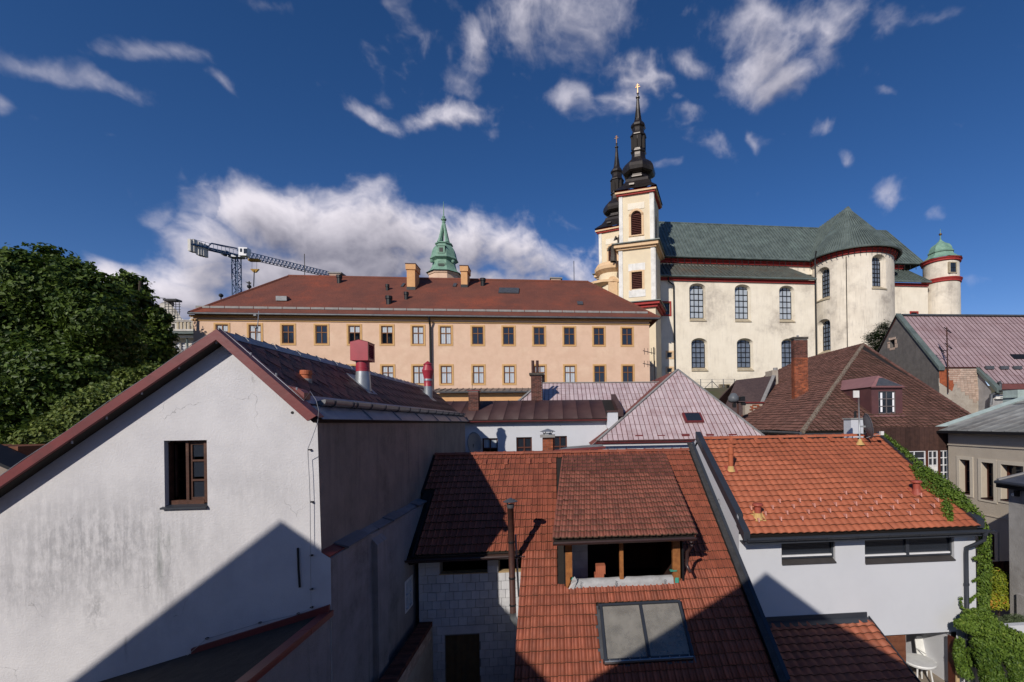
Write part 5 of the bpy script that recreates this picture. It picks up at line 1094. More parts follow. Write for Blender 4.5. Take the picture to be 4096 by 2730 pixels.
# shrub with turning leaves on the rubble wall
sb = T('turning_shrub', 'shrub turning yellow and green on the rubble stone wall', 'shrub', (14.4, 16.2, -8))
mb = MB(); pts = []
q1 = at(p('D2', 1960, 120), 16.2); q2 = at(p('D2', 2100, 350), 16.0); q3 = at(p('D2', 1850, 380), 16.0)
strand([q1+Vector((-.25, 0, .3)), q1, q1+Vector((.3, 0, -.5)), q2], 6460, [.4, .55, .5, .4], .35); strand([q3+Vector((-.15, 0, .1)), q3, q2+Vector((.1, 0, 0))], 3740, [.3, .36, .4], .75)
leaves(mb, pts, .055, rng, .3); sb.part('foliage', mb, mLeafD, kind='stuff'); sb.part('stem', MB().tube([(q2.x, 16.3, -8), (q2.x-.1, 16.25, q2.z), (q1.x, 16.2, q1.z)], .04, 6), mTrunk)
rw = T('rubble_wall', 'low wall of pale rubble stones under the yellowing shrub', 'wall', (14.4, 16.6, -8)); rw.part('core', MB().box(12.9, 15.6, 16.55, 16.9, -8, -6.9), mMortar)
bl = []
for r_ in range(5):
    x = 12.9
    while x < 15.4:
        w_ = rng.uniform(.18, .4); bl.append((round(x, 2), round(x+w_-.02, 2), round(16.46+rng.uniform(0, .05), 2), 16.56, -8+.215*r_, -8+.215*r_+.19)); x += w_
block(rw, rw.o, 'stone', mStone, bl)
lv = T('lavender_bush', 'grey green lavender bush at the terrace edge', 'shrub', (14.3, 14.8, -8)); mb = MB(); q = at(p('D2', 2180, 720), 14.8); pts = []
strand([q+Vector((-.55, 0, -.05)), q, q+Vector((.5, .1, 0))], 4420, [.3, .36, .3], .5); leaves(mb, pts, .07, rng, .9, .16); lv.part('foliage', mb, mLeafE, kind='stuff')
lv.part('stem', MB().tube([(q.x, 14.8, -8), (q.x, 14.8, q.z)], .03, 5), mTrunk)
# red board fence
rf = T('board_fence', 'red brown board fence behind the yellowing shrub', 'fence', (15, 19, -8))
fa, fb_ = at(p('C4', 2085, 800), 19), at(p('C4', 2262, 800), 19); zt0, zb0 = at(p('C4', 2170, 757), 19).z, at(p('C4', 2170, 900), 19).z
n = 9; ww = (fb_.x-fa.x)/n
block(rf, rf.o, 'board', mRedFence, [(round(fa.x+i*ww, 3), round(fa.x+i*ww+ww-.02, 3), 19, 19.03, round(zb0-.5, 3), round(zt0, 3)) for i in range(n)])
for xx in (fa.x+.3, fb_.x-.3): rf.part('post', MB().box(xx, xx+.08, 19.03, 19.11, -8, zt0-.1), mDarkWood)
# ================================================================ helpers for windows
def casement(th, par, x0, x1, z0, z1, y, mat, mull=(.5,), trans=(.62,), bar=.06, curtain=None, glassm=None, deep=.25, outer=None):
    w_ = th.part('window', MB().poly((x0, y+.05, z0), (x1, y+.05, z0), (x1, y+.05, z1), (x0, y+.05, z1)), glassm or (mGlassT if curtain else mGlass), par)
    m_ = MB(); b2 = bar
    m_.box(x0, x0+b2, y, y+.06, z0, z1); m_.box(x1-b2, x1, y, y+.06, z0, z1); m_.box(x0+b2, x1-b2, y, y+.06, z0, z0+b2); m_.box(x0+b2, x1-b2, y, y+.06, z1-b2, z1)
    for k in mull: c_ = x0+(x1-x0)*k; m_.box(c_-b2/2, c_+b2/2, y+.002, y+.06, z0+b2, z1-b2)
    for k in trans: c_ = z0+(z1-z0)*k; m_.box(x0+b2, x1-b2, y+.004, y+.06, c_-b2/2, c_+b2/2)
    th.part('frame', m_, mat, w_)
    if curtain:
        a, b_ = curtain
        m_ = MB(); n_ = 12; m_.add([(x0+b2+(x1-x0-2*b2)*i/n_, y+.075+.012*math.sin(i*2.1), z) for z in (z0+(z1-z0)*a, z0+(z1-z0)*b_) for i in range(n_+1)], [(i, i+1, n_+2+i, n_+1+i) for i in range(n_)]); th.part('curtain', m_, mCurtain, w_)
        th.part('dark_room', MB().poly((x0, y+.4, z0), (x1, y+.4, z0), (x1, y+.4, z1), (x0, y+.4, z1)), mInterior, w_)
    return w_
def bricks_box(th, par, x0, x1, y0, y1, z0, z1, mat, mat2=None, top=0, bw=.25, bh=.075):
    """brick shaft with every brick of the front and left faces proud of the mortar core"""
    th.part('core', MB().box(x0+.012, x1-.012, y0+.012, y1-.012, z0, z1), mMortar, par)
    n = int((z1-z0)/bh); A, B = [], []
    for r_ in range(n):
        za, zb_ = round(z0+r_*bh, 3), round(z0+r_*bh+bh-.012, 3)
        for face in (0, 1, 2):
            a0, a1 = (x0, x1) if face == 0 else (y0, y1); x = a0-(bw/2 if r_ % 2 else 0)
            while x < a1-.03:
                s_, e_ = round(max(x, a0), 3), round(min(x+bw-.012, a1), 3); x += bw
                if e_-s_ < .04: continue
                bx_ = (s_, e_, y0, y0+.1, za, zb_) if face == 0 else ((x0, x0+.1, max(s_, y0+.102), e_, za, zb_) if face == 1 else (x1-.1, x1, max(s_, y0+.102), e_, za, zb_))
                if bx_[3]-bx_[2] < .03: continue
                (B if r_ >= n-top else A).append(bx_)
    allb = [(b_, mat) for b_ in A]+[(b_, mat2 or mat) for b_ in B]
    allb.sort(key=lambda q_: (q_[0][2] > y0+.05, -q_[0][4]))
    for b_, m_ in allb[:300]: block(th, par, 'brick', m_, [b_])
    rest = {}
    for b_, m_ in allb[300:]: rest.setdefault(m_.name, (m_, MB()))[1].box(*b_)
    for k, (m_, q_) in rest.items(): th.part('brick', q_, m_, par, kind='stuff')

# ================================================================ low white building with brown sheet roof
wb = T('white_building', 'low white building with brown standing-seam roof and brown windows', 'building', (0, 26, -9))
WY = 25.0
ze = at(p('C6', 1400, 1152), WY).z; xr_ = at(p('C6', 1957, 1190), WY).x
h = [rect(at(p('C6', a, 1300), WY).x, at(p('C6', 1100, 1420), WY).z, at(p('C6', b_, 1300), WY).x, at(p('C6', 1100, tp), WY).z) for a, b_, tp in ((1057, 1161, 1267), (1286, 1391, 1264), (1533, 1627, 1260))]
mb = MB(); mb.wall([(-7, -9), (xr_, -9), (xr_, ze), (-7, ze)], h, lambda u, v, d: (u, WY+d, v), .15); mb.poly((xr_, WY, -9), (xr_, 29, -9), (xr_, 29, ze), (xr_, WY, ze)); wb.part('wall', mb, mWhite2)
for i, r_ in enumerate(h): casement(wb, wb.o, r_[0][0], r_[1][0], r_[0][1], r_[2][1], WY+.10, mWinRed, (.5,), (.55,), .07, (.55, 1) if i == 0 else None)
top = at(p('C6', 1500, 1013), 27.6); eb = at(p('C6', 1400, 1140), 24.75)
mb = MB(); mb.slab((-7, 24.75, eb.z), (xr_+.05, 24.75, eb.z), (xr_+.05, 27.6, top.z), (-7, 27.6, top.z), .08); wr = wb.part('roof', mb, mDeck)
Dv = Vector((0, -2.85, eb.z-top.z)); Ls = Dv.length
tmW = tile_mesh('roof_sheet', .80, Ls, [(0, .035), (.025, .035), (.03, .008), (.997, .008)], .01, .0, mBrownSheet, 0)
lay(wb, wr, 'roof_sheet', tmW, mBrownSheet, (0, 27.6, top.z+.005), (1, 0, 0), Dv, [(-6.9+.8*i, Ls) for i in range(int((xr_+6.7)/.8))], jit=0)
gutter(wb, wr, -7, xr_-.1, 24.68, eb.z-.06, .08, mRedMetal, 8)
mb = MB(); mb.prism([(xr_-.55, 24.55, ze-.4), (xr_-.05, 24.55, ze-.9), (xr_+.05, 24.55, ze-.9), (xr_+.05, 24.55, eb.z+.42), (xr_-.5, 24.55, eb.z+.30)], (0, .3, 0)); wb.part('end_corbel', mb, mWhite2)
mb = MB(); mb.prism([(xr_+.06, 24.5, eb.z+.1), (xr_+.06, 24.5, eb.z+.5), (xr_+.06, 27.7, top.z+.35), (xr_+.06, 27.7, eb.z-.3)], (.28, 0, 0)); mb.box(xr_-.55, xr_+.055, 24.5, 24.9, eb.z+.33, eb.z+.42); wb.part('end_wall', mb, mBrownSheet)
c0, c1 = at(p('C6', 970, 1000), 26.3), at(p('C6', 1035, 950), 26.3)
ch = wb.part('chimney', MB().box(c0.x-.06, c1.x+.06, 26.02, 26.66, at(p('C6', 1000, 952), 26.3).z, at(p('C6', 1000, 944), 26.3).z), mRedMetal)
bricks_box(wb, ch, c0.x, c1.x, 26.05, 26.6, at(p('C6', 1000, 1110), 26.3).z, at(p('C6', 1000, 952), 26.3).z, mBrickD)
c = at(p('C6', 990, 890), 26.2); t = T('lightning_rod', 'thin rod by the brown roof chimney', 'lightning rod', (c.x, 26.9, 1)); t.part('rod', MB().tube([at(p('C6', 990, 830), 26.9), at(p('C6', 990, 955), 26.9)], .012, 5), mBlackMetal)

# ================================================================ pink sheet-metal hipped house
ph = T('hipped_house', 'house with faded pink sheet-metal hipped roof and pyramid front', 'house', (6, 27, -9))
B0 = 23.0; zle = at(p('C6', 1850, 1285), B0).z; xl = at(p('C6', 1832, 1285), B0).x; q = p('C5', 25, 640)
w = 4.0
for _ in range(30): w = .5*w+.5*(at(q, B0+w).x-xl)
za = at(q, B0+w).z; xr2 = at((3064, 1752), B0).x; kz = (za-zle)/w
mb = MB(); mb.slab((xl, B0, zle), (xr2, B0, zle), (xl+w+.001, B0+w, za), (xl+w-.001, B0+w, za), .06)
mb.slab((xl, B0, zle), (xl+w, B0+w, za), (xl+w, B0+w+8, za), (xl, B0+w+8, zle), .06); mb.slab((xr2, B0, zle), (xl+w, B0+w, za), (xl+w, B0+w+8, za), (xr2, B0+w+8, zle), .06)
pr = ph.part('roof', mb, mPinkSeam)
prp = [(0, .035), (.075, .035), (.08, .01), (.985, .01)]
tmP = tile_mesh('roof_sheet', .262, .83, prp, .012, .012, mPink, .0, mPinkSeam, 2)
Df = Vector((0, -1, -kz)); Lf = Df.length*w; cols = int(2*w/.262)+1
lay(ph, pr, 'roof_sheet', tmP, mPink, (xl, B0+w, za+.004), (1, 0, 0), Df, [(i*.262, min((j+1)*.83, Lf)) for j in range(int(Lf/.83)+1) for i in range(cols)], 250, [((xl+.03, B0, 0), (1, -1, 0)), ((xr2-.03, B0, 0), (-w, xl+w-xr2, 0))], jit=.3)
lay(ph, pr, 'roof_sheet', tmP, mPink, (xl+w, B0+w+8, za+.004), (0, -1, 0), Vector((-1, 0, -kz)), [(i*.262, (j+1)*.83) for j in range(int(Lf/.83)+1) for i in range(int((8+w)/.262)+1)], 0, [((xl+.02, B0+.05, 0), (-1, 1, 0))], jit=.3)
for a in ((xl, B0, zle), (xr2, B0, zle)): ph.part('hip_cap', MB().bar(Vector(a)+Vector((0, 0, .04)), (xl+w, B0+w, za+.05), .16, .05), mLead, pr)
gutter(ph, pr, xl-.1, xr2+.1, B0-.1, zle-.08, .08, mRedMetal, 6)
mb = MB(); mb.box(xl+.3, xr2-.3, B0+.3, B0+w+8, -9, zle-.05); ph.part('wall', mb, mWhite2)
for a in (2110, 2257): c = at(p('C6', a, 1255), B0+.35); ph.part('snow_stop', MB().box(c.x-.2, c.x+.2, c.y-.12, c.y+.05, c.z-.1, c.z+.08), mRedMetal, pr)
for a in (75, 238, 388): c = at(p('C5', a, 1080), B0+.3); ph.part('snow_stop', MB().box(c.x-.2, c.x+.2, c.y-.12, c.y+.05, c.z-.1, c.z+.08), mRedMetal, pr)
s0 = hit(p('C5', 75, 1000), (xl, B0, zle), (0, -kz, 1)); s1 = hit(p('C5', 175, 938), (xl, B0, zle), (0, -kz, 1))
rwv = lambda x, y, h_=0: Vector((x, y, zle+kz*(y-B0)))+Vector((0, -kz, 1)).normalized()*h_
mb = MB(); mb.slab(rwv(s0.x, s0.y, .13), rwv(s1.x, s0.y, .13), rwv(s1.x, s1.y, .13), rwv(s0.x, s1.y, .13), .12); rv = ph.part('roof_window', mb, mRedMetal, pr); ph.part('pane', MB().slab(rwv(s0.x+.12, s0.y+.07, .14), rwv(s1.x-.1, s0.y+.07, .14), rwv(s1.x-.1, s1.y-.05, .14), rwv(s0.x+.12, s1.y-.05, .14), .006), mGlass, pr)
# long wing behind
yr = 30.5; g0, g1 = at(p('C6', 1450, 897), yr), at(p('C6', 2330, 893), yr); zg = (g0.z+g1.z)/2; yb = 26.0; zb_ = zg-kz*(yr-yb)*.8
mb = MB(); mb.slab((g0.x-2.6, yb, zb_), (g1.x+1, yb, zb_), (g1.x+1, yr, zg), (g0.x, yr, zg), .06); mb.slab((g0.x, yr, zg), (g1.x+1, yr, zg), (g1.x+1, yr+4, zb_), (g0.x-2, yr+4, zb_), .06); mb.slab((g0.x-2.6, yb, zb_), (g0.x, yr, zg), (g0.x, yr+.01, zg), (g0.x-2.6, yr+4, zb_), .06)
wg = ph.part('wing_roof', mb, mPinkSeam)
Dw = Vector((0, yb-yr, zb_-zg)); Lw = Dw.length
lay(ph, wg, 'roof_sheet', tmP, mPink, (g0.x-2.6, yr, zg+.004), (1, 0, 0), Dw, [(i*.262, min((j+1)*.83, Lw)) for j in range(int(Lw/.83)+1) for i in range(int((g1.x+3.4-g0.x)/.262))], 250, [((g0.x, yr, 0), (4.5, -2.6, 0))], jit=.3)
ph.part('hip_cap', MB().bar((g0.x-2.6, yb, zb_+.05), (g0.x, yr, zg+.05), .16, .05), mLead, wg); ph.part('ridge_cap', MB().bar((g0.x, yr, zg+.04), (g1.x+1, yr, zg+.04), .2, .05), mLead, wg)
ph.part('wing_wall', MB().box(g0.x-2, g1.x, yb+.3, yr+3.7, -9, zb_-.1), mWhite2)
c0, c1 = at(p('C6', 1385, 900), 27.6), at(p('C6', 1460, 900), 27.6); zt0, zb0 = at(p('C6', 1420, 842), 27.6).z, at(p('C6', 1420, 1015), 27.6).z
ch = ph.part('chimney', MB().box(c0.x-.1, c1.x+.1, 27.5, 28.5, zt0, zt0+.12), mStatue)
bricks_box(ph, ch, c0.x, c1.x, 27.6, 28.4, zb0-.6, zt0, mBrickD)
for a in (1397, 1427): c = at(p('C6', a, 745), 27.9); ph.part('flue', MB().tube([(c.x, 27.9, zt0), (c.x, 27.9, c.z)], .09, 10), mRust, ch)
# chimney with cowl and small lean-to roof in front of it
c0, c1 = at(p('C6', 1462, 1300), 21), at(p('C6', 1532, 1300), 21); zt0 = at(p('C6', 1500, 1262), 21).z
t = T('cowl_chimney', 'small red brick chimney with a metal cowl in front of the white building', 'chimney', ((c0.x+c1.x)/2, 21.3, -4)); bricks_box(t, t.o, c0.x, c1.x, 21, 21.7, -3.2, zt0, mBrick, bh=.09)
t.part('slab', MB().box(c0.x-.1, c1.x+.1, 20.9, 21.8, zt0, zt0+.12), mLead); cx = (c0.x+c1.x)/2; zc_ = at(p('C6', 1500, 1205), 21.3).z
t.part('cowl', MB().lathe([(0, zc_+.02), (.36, zc_-.11), (.35, zc_-.125), (0, zc_-.05)], cx, 21.35, 14), mGalv)
for k in range(4): a = k*math.pi/2+.5; t.part('strut', MB().bar((cx+.18*math.cos(a), 21.35+.18*math.sin(a), zt0+.12), (cx+.27*math.cos(a), 21.35+.27*math.sin(a), zc_-.1), .03, .02), mBlackMetal)
t.part('collar', MB().lathe([(.2, zt0+.12), (.2, zt0+.2)], cx, 21.35, 14), mGalv)
t = T('small_roof', 'little grey lean-to roof with red edge below the pink house', 'roof', (2, 21.5, -4)); a, b_ = at(p('C6', 1540, 1355), 20.6), at(p('C6', 1860, 1320), 22.4)
mb = MB(); mb.slab((a.x, 20.6, a.z), (b_.x, 20.6, a.z+.12), (b_.x, 22.4, b_.z+.1), (a.x+.5, 22.4, b_.z+.0), .05); t.part('sheet', mb, mGreenTin); t.part('edge', MB().bar((a.x, 20.58, a.z+.02), (b_.x, 20.58, a.z+.14), .05, .1), mRedMetal); t.part('wall', MB().box(a.x+.3, b_.x, 20.8, 22.2, -9, a.z-.1), mWhite2)
# second dish on the gable house corner
dc = at(p('C6', 996, 1307), 23.4); t = T('wall_dish', 'grey satellite dish on the far corner of the gable house', 'satellite dish', (-4.4, 23.2, dc.z-.6))
m_ = MB().lathe([(0, 0)]+[(.60*k/6, .12*(k/6)**2) for k in range(1, 7)]+[(.60, .105)], 0, 0, 26); Rt = Matrix.Rotation(rad(64), 3, 'Z') @ Matrix.Rotation(rad(82), 3, 'X'); m_.v = [tuple(Rt @ Vector(v)+dc) for v in m_.v]; t.part('dish', m_, mDish, smooth=True)
t.part('arm', MB().tube([(-4.5, 22.9, dc.z-.45), (dc.x, 23.3, dc.z-.45), dc], .025, 6), mBlackMetal); t.part('feed_arm', MB().tube([dc+Vector((.1, -.1, -.58)), dc+Vector((.75, -.35, -.5))], .02, 6), mBlackMetal); t.part('feed', MB().box(dc.x+.7, dc.x+.85, dc.y-.42, dc.y-.28, dc.z-.6, dc.z-.4), mZincDark)

# ================================================================ brown-tiled hipped house
bh = T('brown_roof_house', 'house with brown lichen-speckled hipped tile roof and mauve dormer', 'house', (14, 26, -9))
B1 = 23.5; cq = p('E8', 665, 1500); cc_ = at(cq, B1); xc, zc0 = cc_.x, cc_.z; pk = p('E8', 1422, 408)
w = 4.0
for _ in range(40): w = .5*w+.5*(at(pk, B1+w).x-xc)
zk = at(pk, B1+w).z; kb = (zk-zc0)/w; ylen = 9.0
xl_, xk, yk = xc, xc+w, B1+w; xrc = at((3960, 1694), B1).x
far = atx(p('E8', 560, 655), xk); ylen = min(14, max(5, far.y-yk))
efar = atx(p('E8', -60, 1330), xc); 
mb = MB(); mb.slab((xc, B1, zc0), (xrc, B1, zc0), (xk+.001, yk, zk), (xk-.001, yk, zk), .12); mb.slab((xc, B1, zc0), (xk, yk, zk), (xk, yk+ylen, zk), (xc, yk+ylen+w*.9, zc0), .12); mb.slab((xrc, B1, zc0), (xk, yk, zk), (xk, yk+ylen, zk), (xrc, yk+ylen+w, zc0), .12); mb.slab((xk, yk+ylen, zk), (xk, yk+ylen+.01, zk), (xrc, yk+ylen+w, zc0), (xc, yk+ylen+w*.9, zc0), .12)
br = bh.part('roof', mb, mDeck)
prb = [(0, .03), (.16, .045), (.32, .03), (.42, .006), (.5, .004), (.62, .02), (.72, .024), (.84, .01), (1, .004)]
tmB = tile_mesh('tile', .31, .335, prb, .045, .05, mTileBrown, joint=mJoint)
Df = Vector((0, -1, -kb)); Lf = Df.length*w
lay(bh, br, 'tile', tmB, mTileBrown, (xc, yk, zk+.01), (1, 0, 0), Df, [(i*.31, (j+1)*.335) for j in range(int(Lf/.335)+1) for i in range(int((xrc-xc)/.31)+1)], 300, [((xc+.02, B1, 0), (1, -1, 0)), ((xrc-.02, B1, 0), (-w, xk-xrc, 0))], jit=1.6)
Dl = Vector((-1, 0, -kb))
lay(bh, br, 'tile', tmB, mTileBrown, (xk, yk+ylen+w, zk+.01), (0, -1, 0), Dl, [(i*.31, (j+1)*.335) for j in range(int(Lf/.335)+1) for i in range(int((2*w+ylen)/.31)+1)], 0, [((xc+.02, B1+.02, 0), (-1, 1, 0)), ((xc, yk+ylen+w*.9, 0), (-.9, -1, 0))], jit=1.6)
def caps(th, par, a, b_, r, mat, L_=.36):
    a, b_ = Vector(a), Vector(b_); d = b_-a; n_ = int(d.length/L_); d /= n_
    for i in range(n_):
        o = a+d*i; m_ = MB(); m_.tube([o-d*.06, o+d*.1, o+d*1.02], [r*1.12, r*1.05, r*.9], 8); th.part('hip_tile', m_, mat, par)
caps(bh, br, (xc, B1, zc0+.03), (xk, yk, zk+.03), .13, mMoss); caps(bh, br, (xrc, B1, zc0+.03), (xk, yk, zk+.03), .10, mTileBrown); caps(bh, br, (xk, yk, zk+.03), (xk, yk+ylen, zk+.03), .12, mTileBrown)
gutter(bh, br, xc-.1, xrc, B1-.12, zc0-.1, .09, mZincDark, 8)
mb = MB(); mb.box(xc+.5, xrc-.4, B1+.6, yk+ylen+w-.5, -9, zc0-.06); bh.part('wall', mb, mPeel)
bh.part('eaves_board', MB().box(xc+.05, xrc, B1-.01, B1+.59, zc0-.2, zc0-.16), mDarkWood)
bh.part('side_gutter', MB().tube([(xc-.12, B1, zc0-.08), (xc-.12, yk+ylen+w, zc0-.08)], .08, 8), mZincDark, br)
# big brick chimney on the left slope
cb_ = hit(p('E8', 545, 1115), (xc, B1, zc0), (-kb, 0, 1)); ycb = cb_.y
c0, c1 = at(p('E8', 556, 700), ycb), at(p('E8', 728, 700), ycb); zt0 = at(p('E8', 620, 330), ycb).z; zb0 = at(p('E8', 560, 1130), ycb).z
ch = bh.part('chimney', MB().box(c0.x-.07, c1.x+.03, ycb-.06, ycb+.53, zt0-.02, zt0+.12), mStatue, br)
def chim(): 
    nb = int((zt0-zb0)/.083)
    bricks_box(bh, ch, c0.x+.02, c1.x, ycb, ycb+.46, min(zb0, cb_.z)-.4, zt0-.02, mBrick, mBrickD, 15, bw=.27, bh=.083)
chim()
for a in (590, 605): c = at(p('E8', a, 290), ycb+.3); bh.part('flue', MB().tube([(c.x, ycb+.3, zt0), (c.x, ycb+.3, c.z)], .035, 8), mZinc, ch)
mb = MB(); mb.box(c0.x-.12, c1.x-.3, ycb-.1, ycb-.02, zb0-.08, zb0+.1); bh.part('chimney_flashing', mb, mTileBrown, ch)
# dormer with mauve tin
hf = lambda q_: hit(q_, (xc, B1, zc0), (0, -kb, 1))
d0 = hf(p('D3', 300, 1290)); yd = d0.y-.02
DX0, DX1 = at(p('E8', 1525, 1150), yd).x, at(p('D3', 345, 1150), yd).x; DZ0, DZ1 = at(p('E8', 1700, 1290), yd).z, at(p('E8', 1700, 935), yd).z
mb = MB(); wx0, wx1, wz0, wz1 = at(p('E8', 1612, 1100), yd).x, at(p('E8', 1828, 1100), yd).x, at(p('E8', 1700, 1272), yd).z, at(p('E8', 1700, 990), yd).z
mb.wall([(DX0, DZ0), (DX1, DZ0), (DX1, DZ1), (DX0, DZ1)], [rect(wx0, wz0, wx1, wz1)], lambda u, v, d: (u, yd+d, v), .1)
ydb = B1+(DZ1-zc0)/kb
for x in (DX0, DX1): mb.poly((x, yd, DZ0), (x, yd, DZ1), (x, ydb, DZ1))
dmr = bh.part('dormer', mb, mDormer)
casement(bh, dmr, wx0, wx1, wz0, wz1, yd+.04, mWinGrey, (.5,), (.33, .66), .042, None)
for k in (.22, .92): x = wx0+(wx1-wx0)*k; bh.part('curtain', MB().box(x-.06, x+.06, yd+.075, yd+.08, wz0+.1, wz1-.08), mCurtain, dmr)
ex0, ex1 = DX0-.09, DX1+.06; za_ = at(p('E8', 1640, 800), yd+1.0).z; xm = (ex0+ex1)/2
mb = MB(); e_ = [(ex0, yd-.13, DZ1), (ex1, yd-.13, DZ1), (ex1, ydb+.3, DZ1), (ex0, ydb+.3, DZ1)]; r0, r1 = (xm, yd+.70, za_), (xm, ydb+1.2, za_+.02)
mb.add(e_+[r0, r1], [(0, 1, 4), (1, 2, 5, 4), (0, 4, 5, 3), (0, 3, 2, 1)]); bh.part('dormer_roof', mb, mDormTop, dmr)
bh.part('dormer_roof_sheet', MB().add([Vector(v)+Vector((0, -.012, .012)) for v in ((ex0+.3, yd-.08, DZ1+.05), (ex1-.12, yd-.09, DZ1+.035), (xm+.16, yd+.50, za_-.17), (xm-.1, yd+.50, za_-.17))], [(0, 1, 2, 3)]), mZincDark, dmr)
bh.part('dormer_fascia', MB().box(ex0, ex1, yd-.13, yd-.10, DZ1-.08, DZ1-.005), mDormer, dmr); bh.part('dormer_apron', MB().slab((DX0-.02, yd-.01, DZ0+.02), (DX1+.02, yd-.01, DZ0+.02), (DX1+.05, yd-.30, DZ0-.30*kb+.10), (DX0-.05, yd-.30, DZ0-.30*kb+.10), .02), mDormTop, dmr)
# glazed timber veranda below its eaves
vr = T('veranda', 'dark timber veranda with white-barred glazing under the brown eaves', 'veranda', (15, 24, -8)); VY = 22.8
vx0, vx1 = at(p('C5', 1330, 1150), VY).x, at(p('D1', 1050, 300), VY).x; vz1 = at(p('D1', 600, -20), VY).z; vz0 = at(p('D1', 600, 235), VY).z; n = 16; ww = (vx1-vx0)/n
block(vr, vr.o, 'board', mOldWood, [(round(vx0+i*ww, 3), round(vx0+i*ww+ww-.012, 3), VY, VY+.03, round(vz0, 3), round(vz1+.5, 3)) for i in range(n)])
vr.part('lower_wall', MB().box(vx0, vx1, VY, VY+.1, -8, at(p('D1', 800, 745), VY).z), mOldWood)
zlo = at(p('D1', 800, 735), VY).z; xs_ = [at(p('D1', a, 400), VY).x for a in (280, 535, 660, 705, 870, 900, 1050)]
for a, b_ in ((xs_[0]-1.4, xs_[0]-.1), (xs_[0], xs_[2]), (xs_[3], xs_[4]), (xs_[5], xs_[6])): casement(vr, vr.o, a, b_, zlo, vz0, VY+.02, mWhitePaint, (.5,), (.25, .5, .75), .045)
for a in (xs_[2], xs_[4]): vr.part('post', MB().box(a+.01, a+.12, VY-.03, VY+.1, -8, vz0), mWinRed)
a = at(p('D1', 785, 560), VY-.02); 
c = at(p('D1', 785, 560), VY+.06); vr.part('notice', MB().box(c.x-.2, c.x+.2, VY+.055, VY+.06, c.z-.28, c.z+.25), mPlastic)

# ================================================================ grey gabled barn with mauve sheet roof
bn = T('barn', 'tall barn with grey cement gable, green verge and mauve sheet roof', 'barn', (26, 36, -2))
GX = at(p('D3', 275, 40), 38.0).x; pk = Vector((GX, 38.0, at(p('D3', 275, 45), 38.0).z)); ne = atx(p('D3', 800, 690), GX); fl_ = atx(p('D3', 40, 505), GX)
kk = (pk.z-ne.z)/(pk.y-ne.y); XE_ = GX+40
mb = MB(); yl, zl_ = ne.y, ne.z
hole = [atx(p('D3', 185, 355), GX), atx(p('D3', 250, 435), GX)]
yfar = 2*pk.y-yl
mb.wall([(yl, -3), (yfar, -3), (yfar, zl_), (pk.y, pk.z-.1), (yl, zl_-.1)], [rect(min(hole[0].y, hole[1].y), hole[1].z, max(hole[0].y, hole[1].y), hole[0].z)], lambda u, v, d: (GX+d, u, v), .4); bn.part('gable_wall', mb, mGable)
hb = bn.part('gable_hole', MB().box(GX+.4, GX+.42, min(hole[0].y, hole[1].y), max(hole[0].y, hole[1].y), hole[1].z, hole[0].z), mInterior)
yy0, yy1 = sorted((hole[0].y, hole[1].y))
zz0, zz1 = hole[1].z, hole[0].z
for a, b_, c, d in ((yy0-.3, yy0-.02, zz0-.1, zz0+.25), (yy0-.22, yy0-.02, zz0+.28, zz0+.62), (yy0-.3, yy0-.02, zz0+.65, zz1), (yy1+.02, yy1+.24, zz0, zz0+.4), (yy1+.02, yy1+.3, zz0+.45, zz1-.1), (yy0-.1, yy0+.5, zz1+.02, zz1+.2), (yy0+.55, yy1+.1, zz1+.02, zz1+.24), (yy0, yy1, zz0-.22, zz0-.02)): bn.part('brick', MB().box(GX-.03, GX+.1, a, b_, c, d), mBrickP)
ys2 = yl-1.6; zs2 = pk.z-kk*(pk.y-ys2)
xs2 = at(p('D3', 1290, 720), yl).x
zk2 = lambda y: pk.z-kk*(pk.y-y)-.02
mb = MB(); mb.slab((GX, yl, zk2(yl)), (XE_, yl, zk2(yl)), (XE_, pk.y, pk.z-.02), (GX, pk.y, pk.z-.02), .1); mb.slab((xs2, ys2, zk2(ys2)), (XE_, ys2, zk2(ys2)), (XE_, yl, zk2(yl)), (xs2, yl, zk2(yl)), .1); mb.slab((GX, pk.y, pk.z), (XE_, pk.y, pk.z), (XE_, yfar, zl_), (GX, yfar, zl_), .1); nr_ = bn.part('roof', mb, mPinkSeam)
Db = Vector((0, -1, -kk)); Lb = (pk.y-yl)*Db.length
tmN = tile_mesh('roof_sheet', .40, 1.06, [(0, .04), (.04, .04), (.05, .01), (.99, .01)], .02, .015, mMauve, 0, mPinkSeam, 2)
lay(bn, nr_, 'roof_sheet', tmN, mMauve, (GX+.1, pk.y, pk.z+.004), (1, 0, 0), Db, [(i*.4, (j+1)*1.06) for j in range(int(Lb/1.06)) for i in range(60)]+[(i*.4, Lb) for i in range(60)]+[(xs2-GX+i*.4, Lb+1.0) for i in range(45)]+[(xs2-GX+i*.4, Lb+1.9) for i in range(45)], 280, jit=.3)
bn.part('verge_cap', MB().prism([(GX-.12, yl-.15, zl_-.25), (GX-.12, pk.y, pk.z-.02), (GX-.12, pk.y, pk.z+.22), (GX-.12, yl-.15, zl_+.05)], (.5, 0, 0)), mCopper)
bn.part('verge_cap', MB().prism([(GX-.1, yfar, zl_-.1), (GX-.1, pk.y, pk.z+.0), (GX-.1, pk.y, pk.z+.15), (GX-.1, yfar, zl_+.1)], (.4, 0, 0)), mBlackMetal)
bn.part('ridge_cap', MB().bar((GX+.4, pk.y, pk.z+.08), (XE_, pk.y, pk.z+.08), .4, .12), mZincDark, nr_)
mb = MB(); pts_ = [(GX+.02, -3), (xs2, -3), (xs2, zl_-.12), (GX+.02, zl_-.12)]; mb.wall(pts_, [], lambda u, v, d: (u, yl+.0, v)); bn.part('front_wall', mb, mPeel)
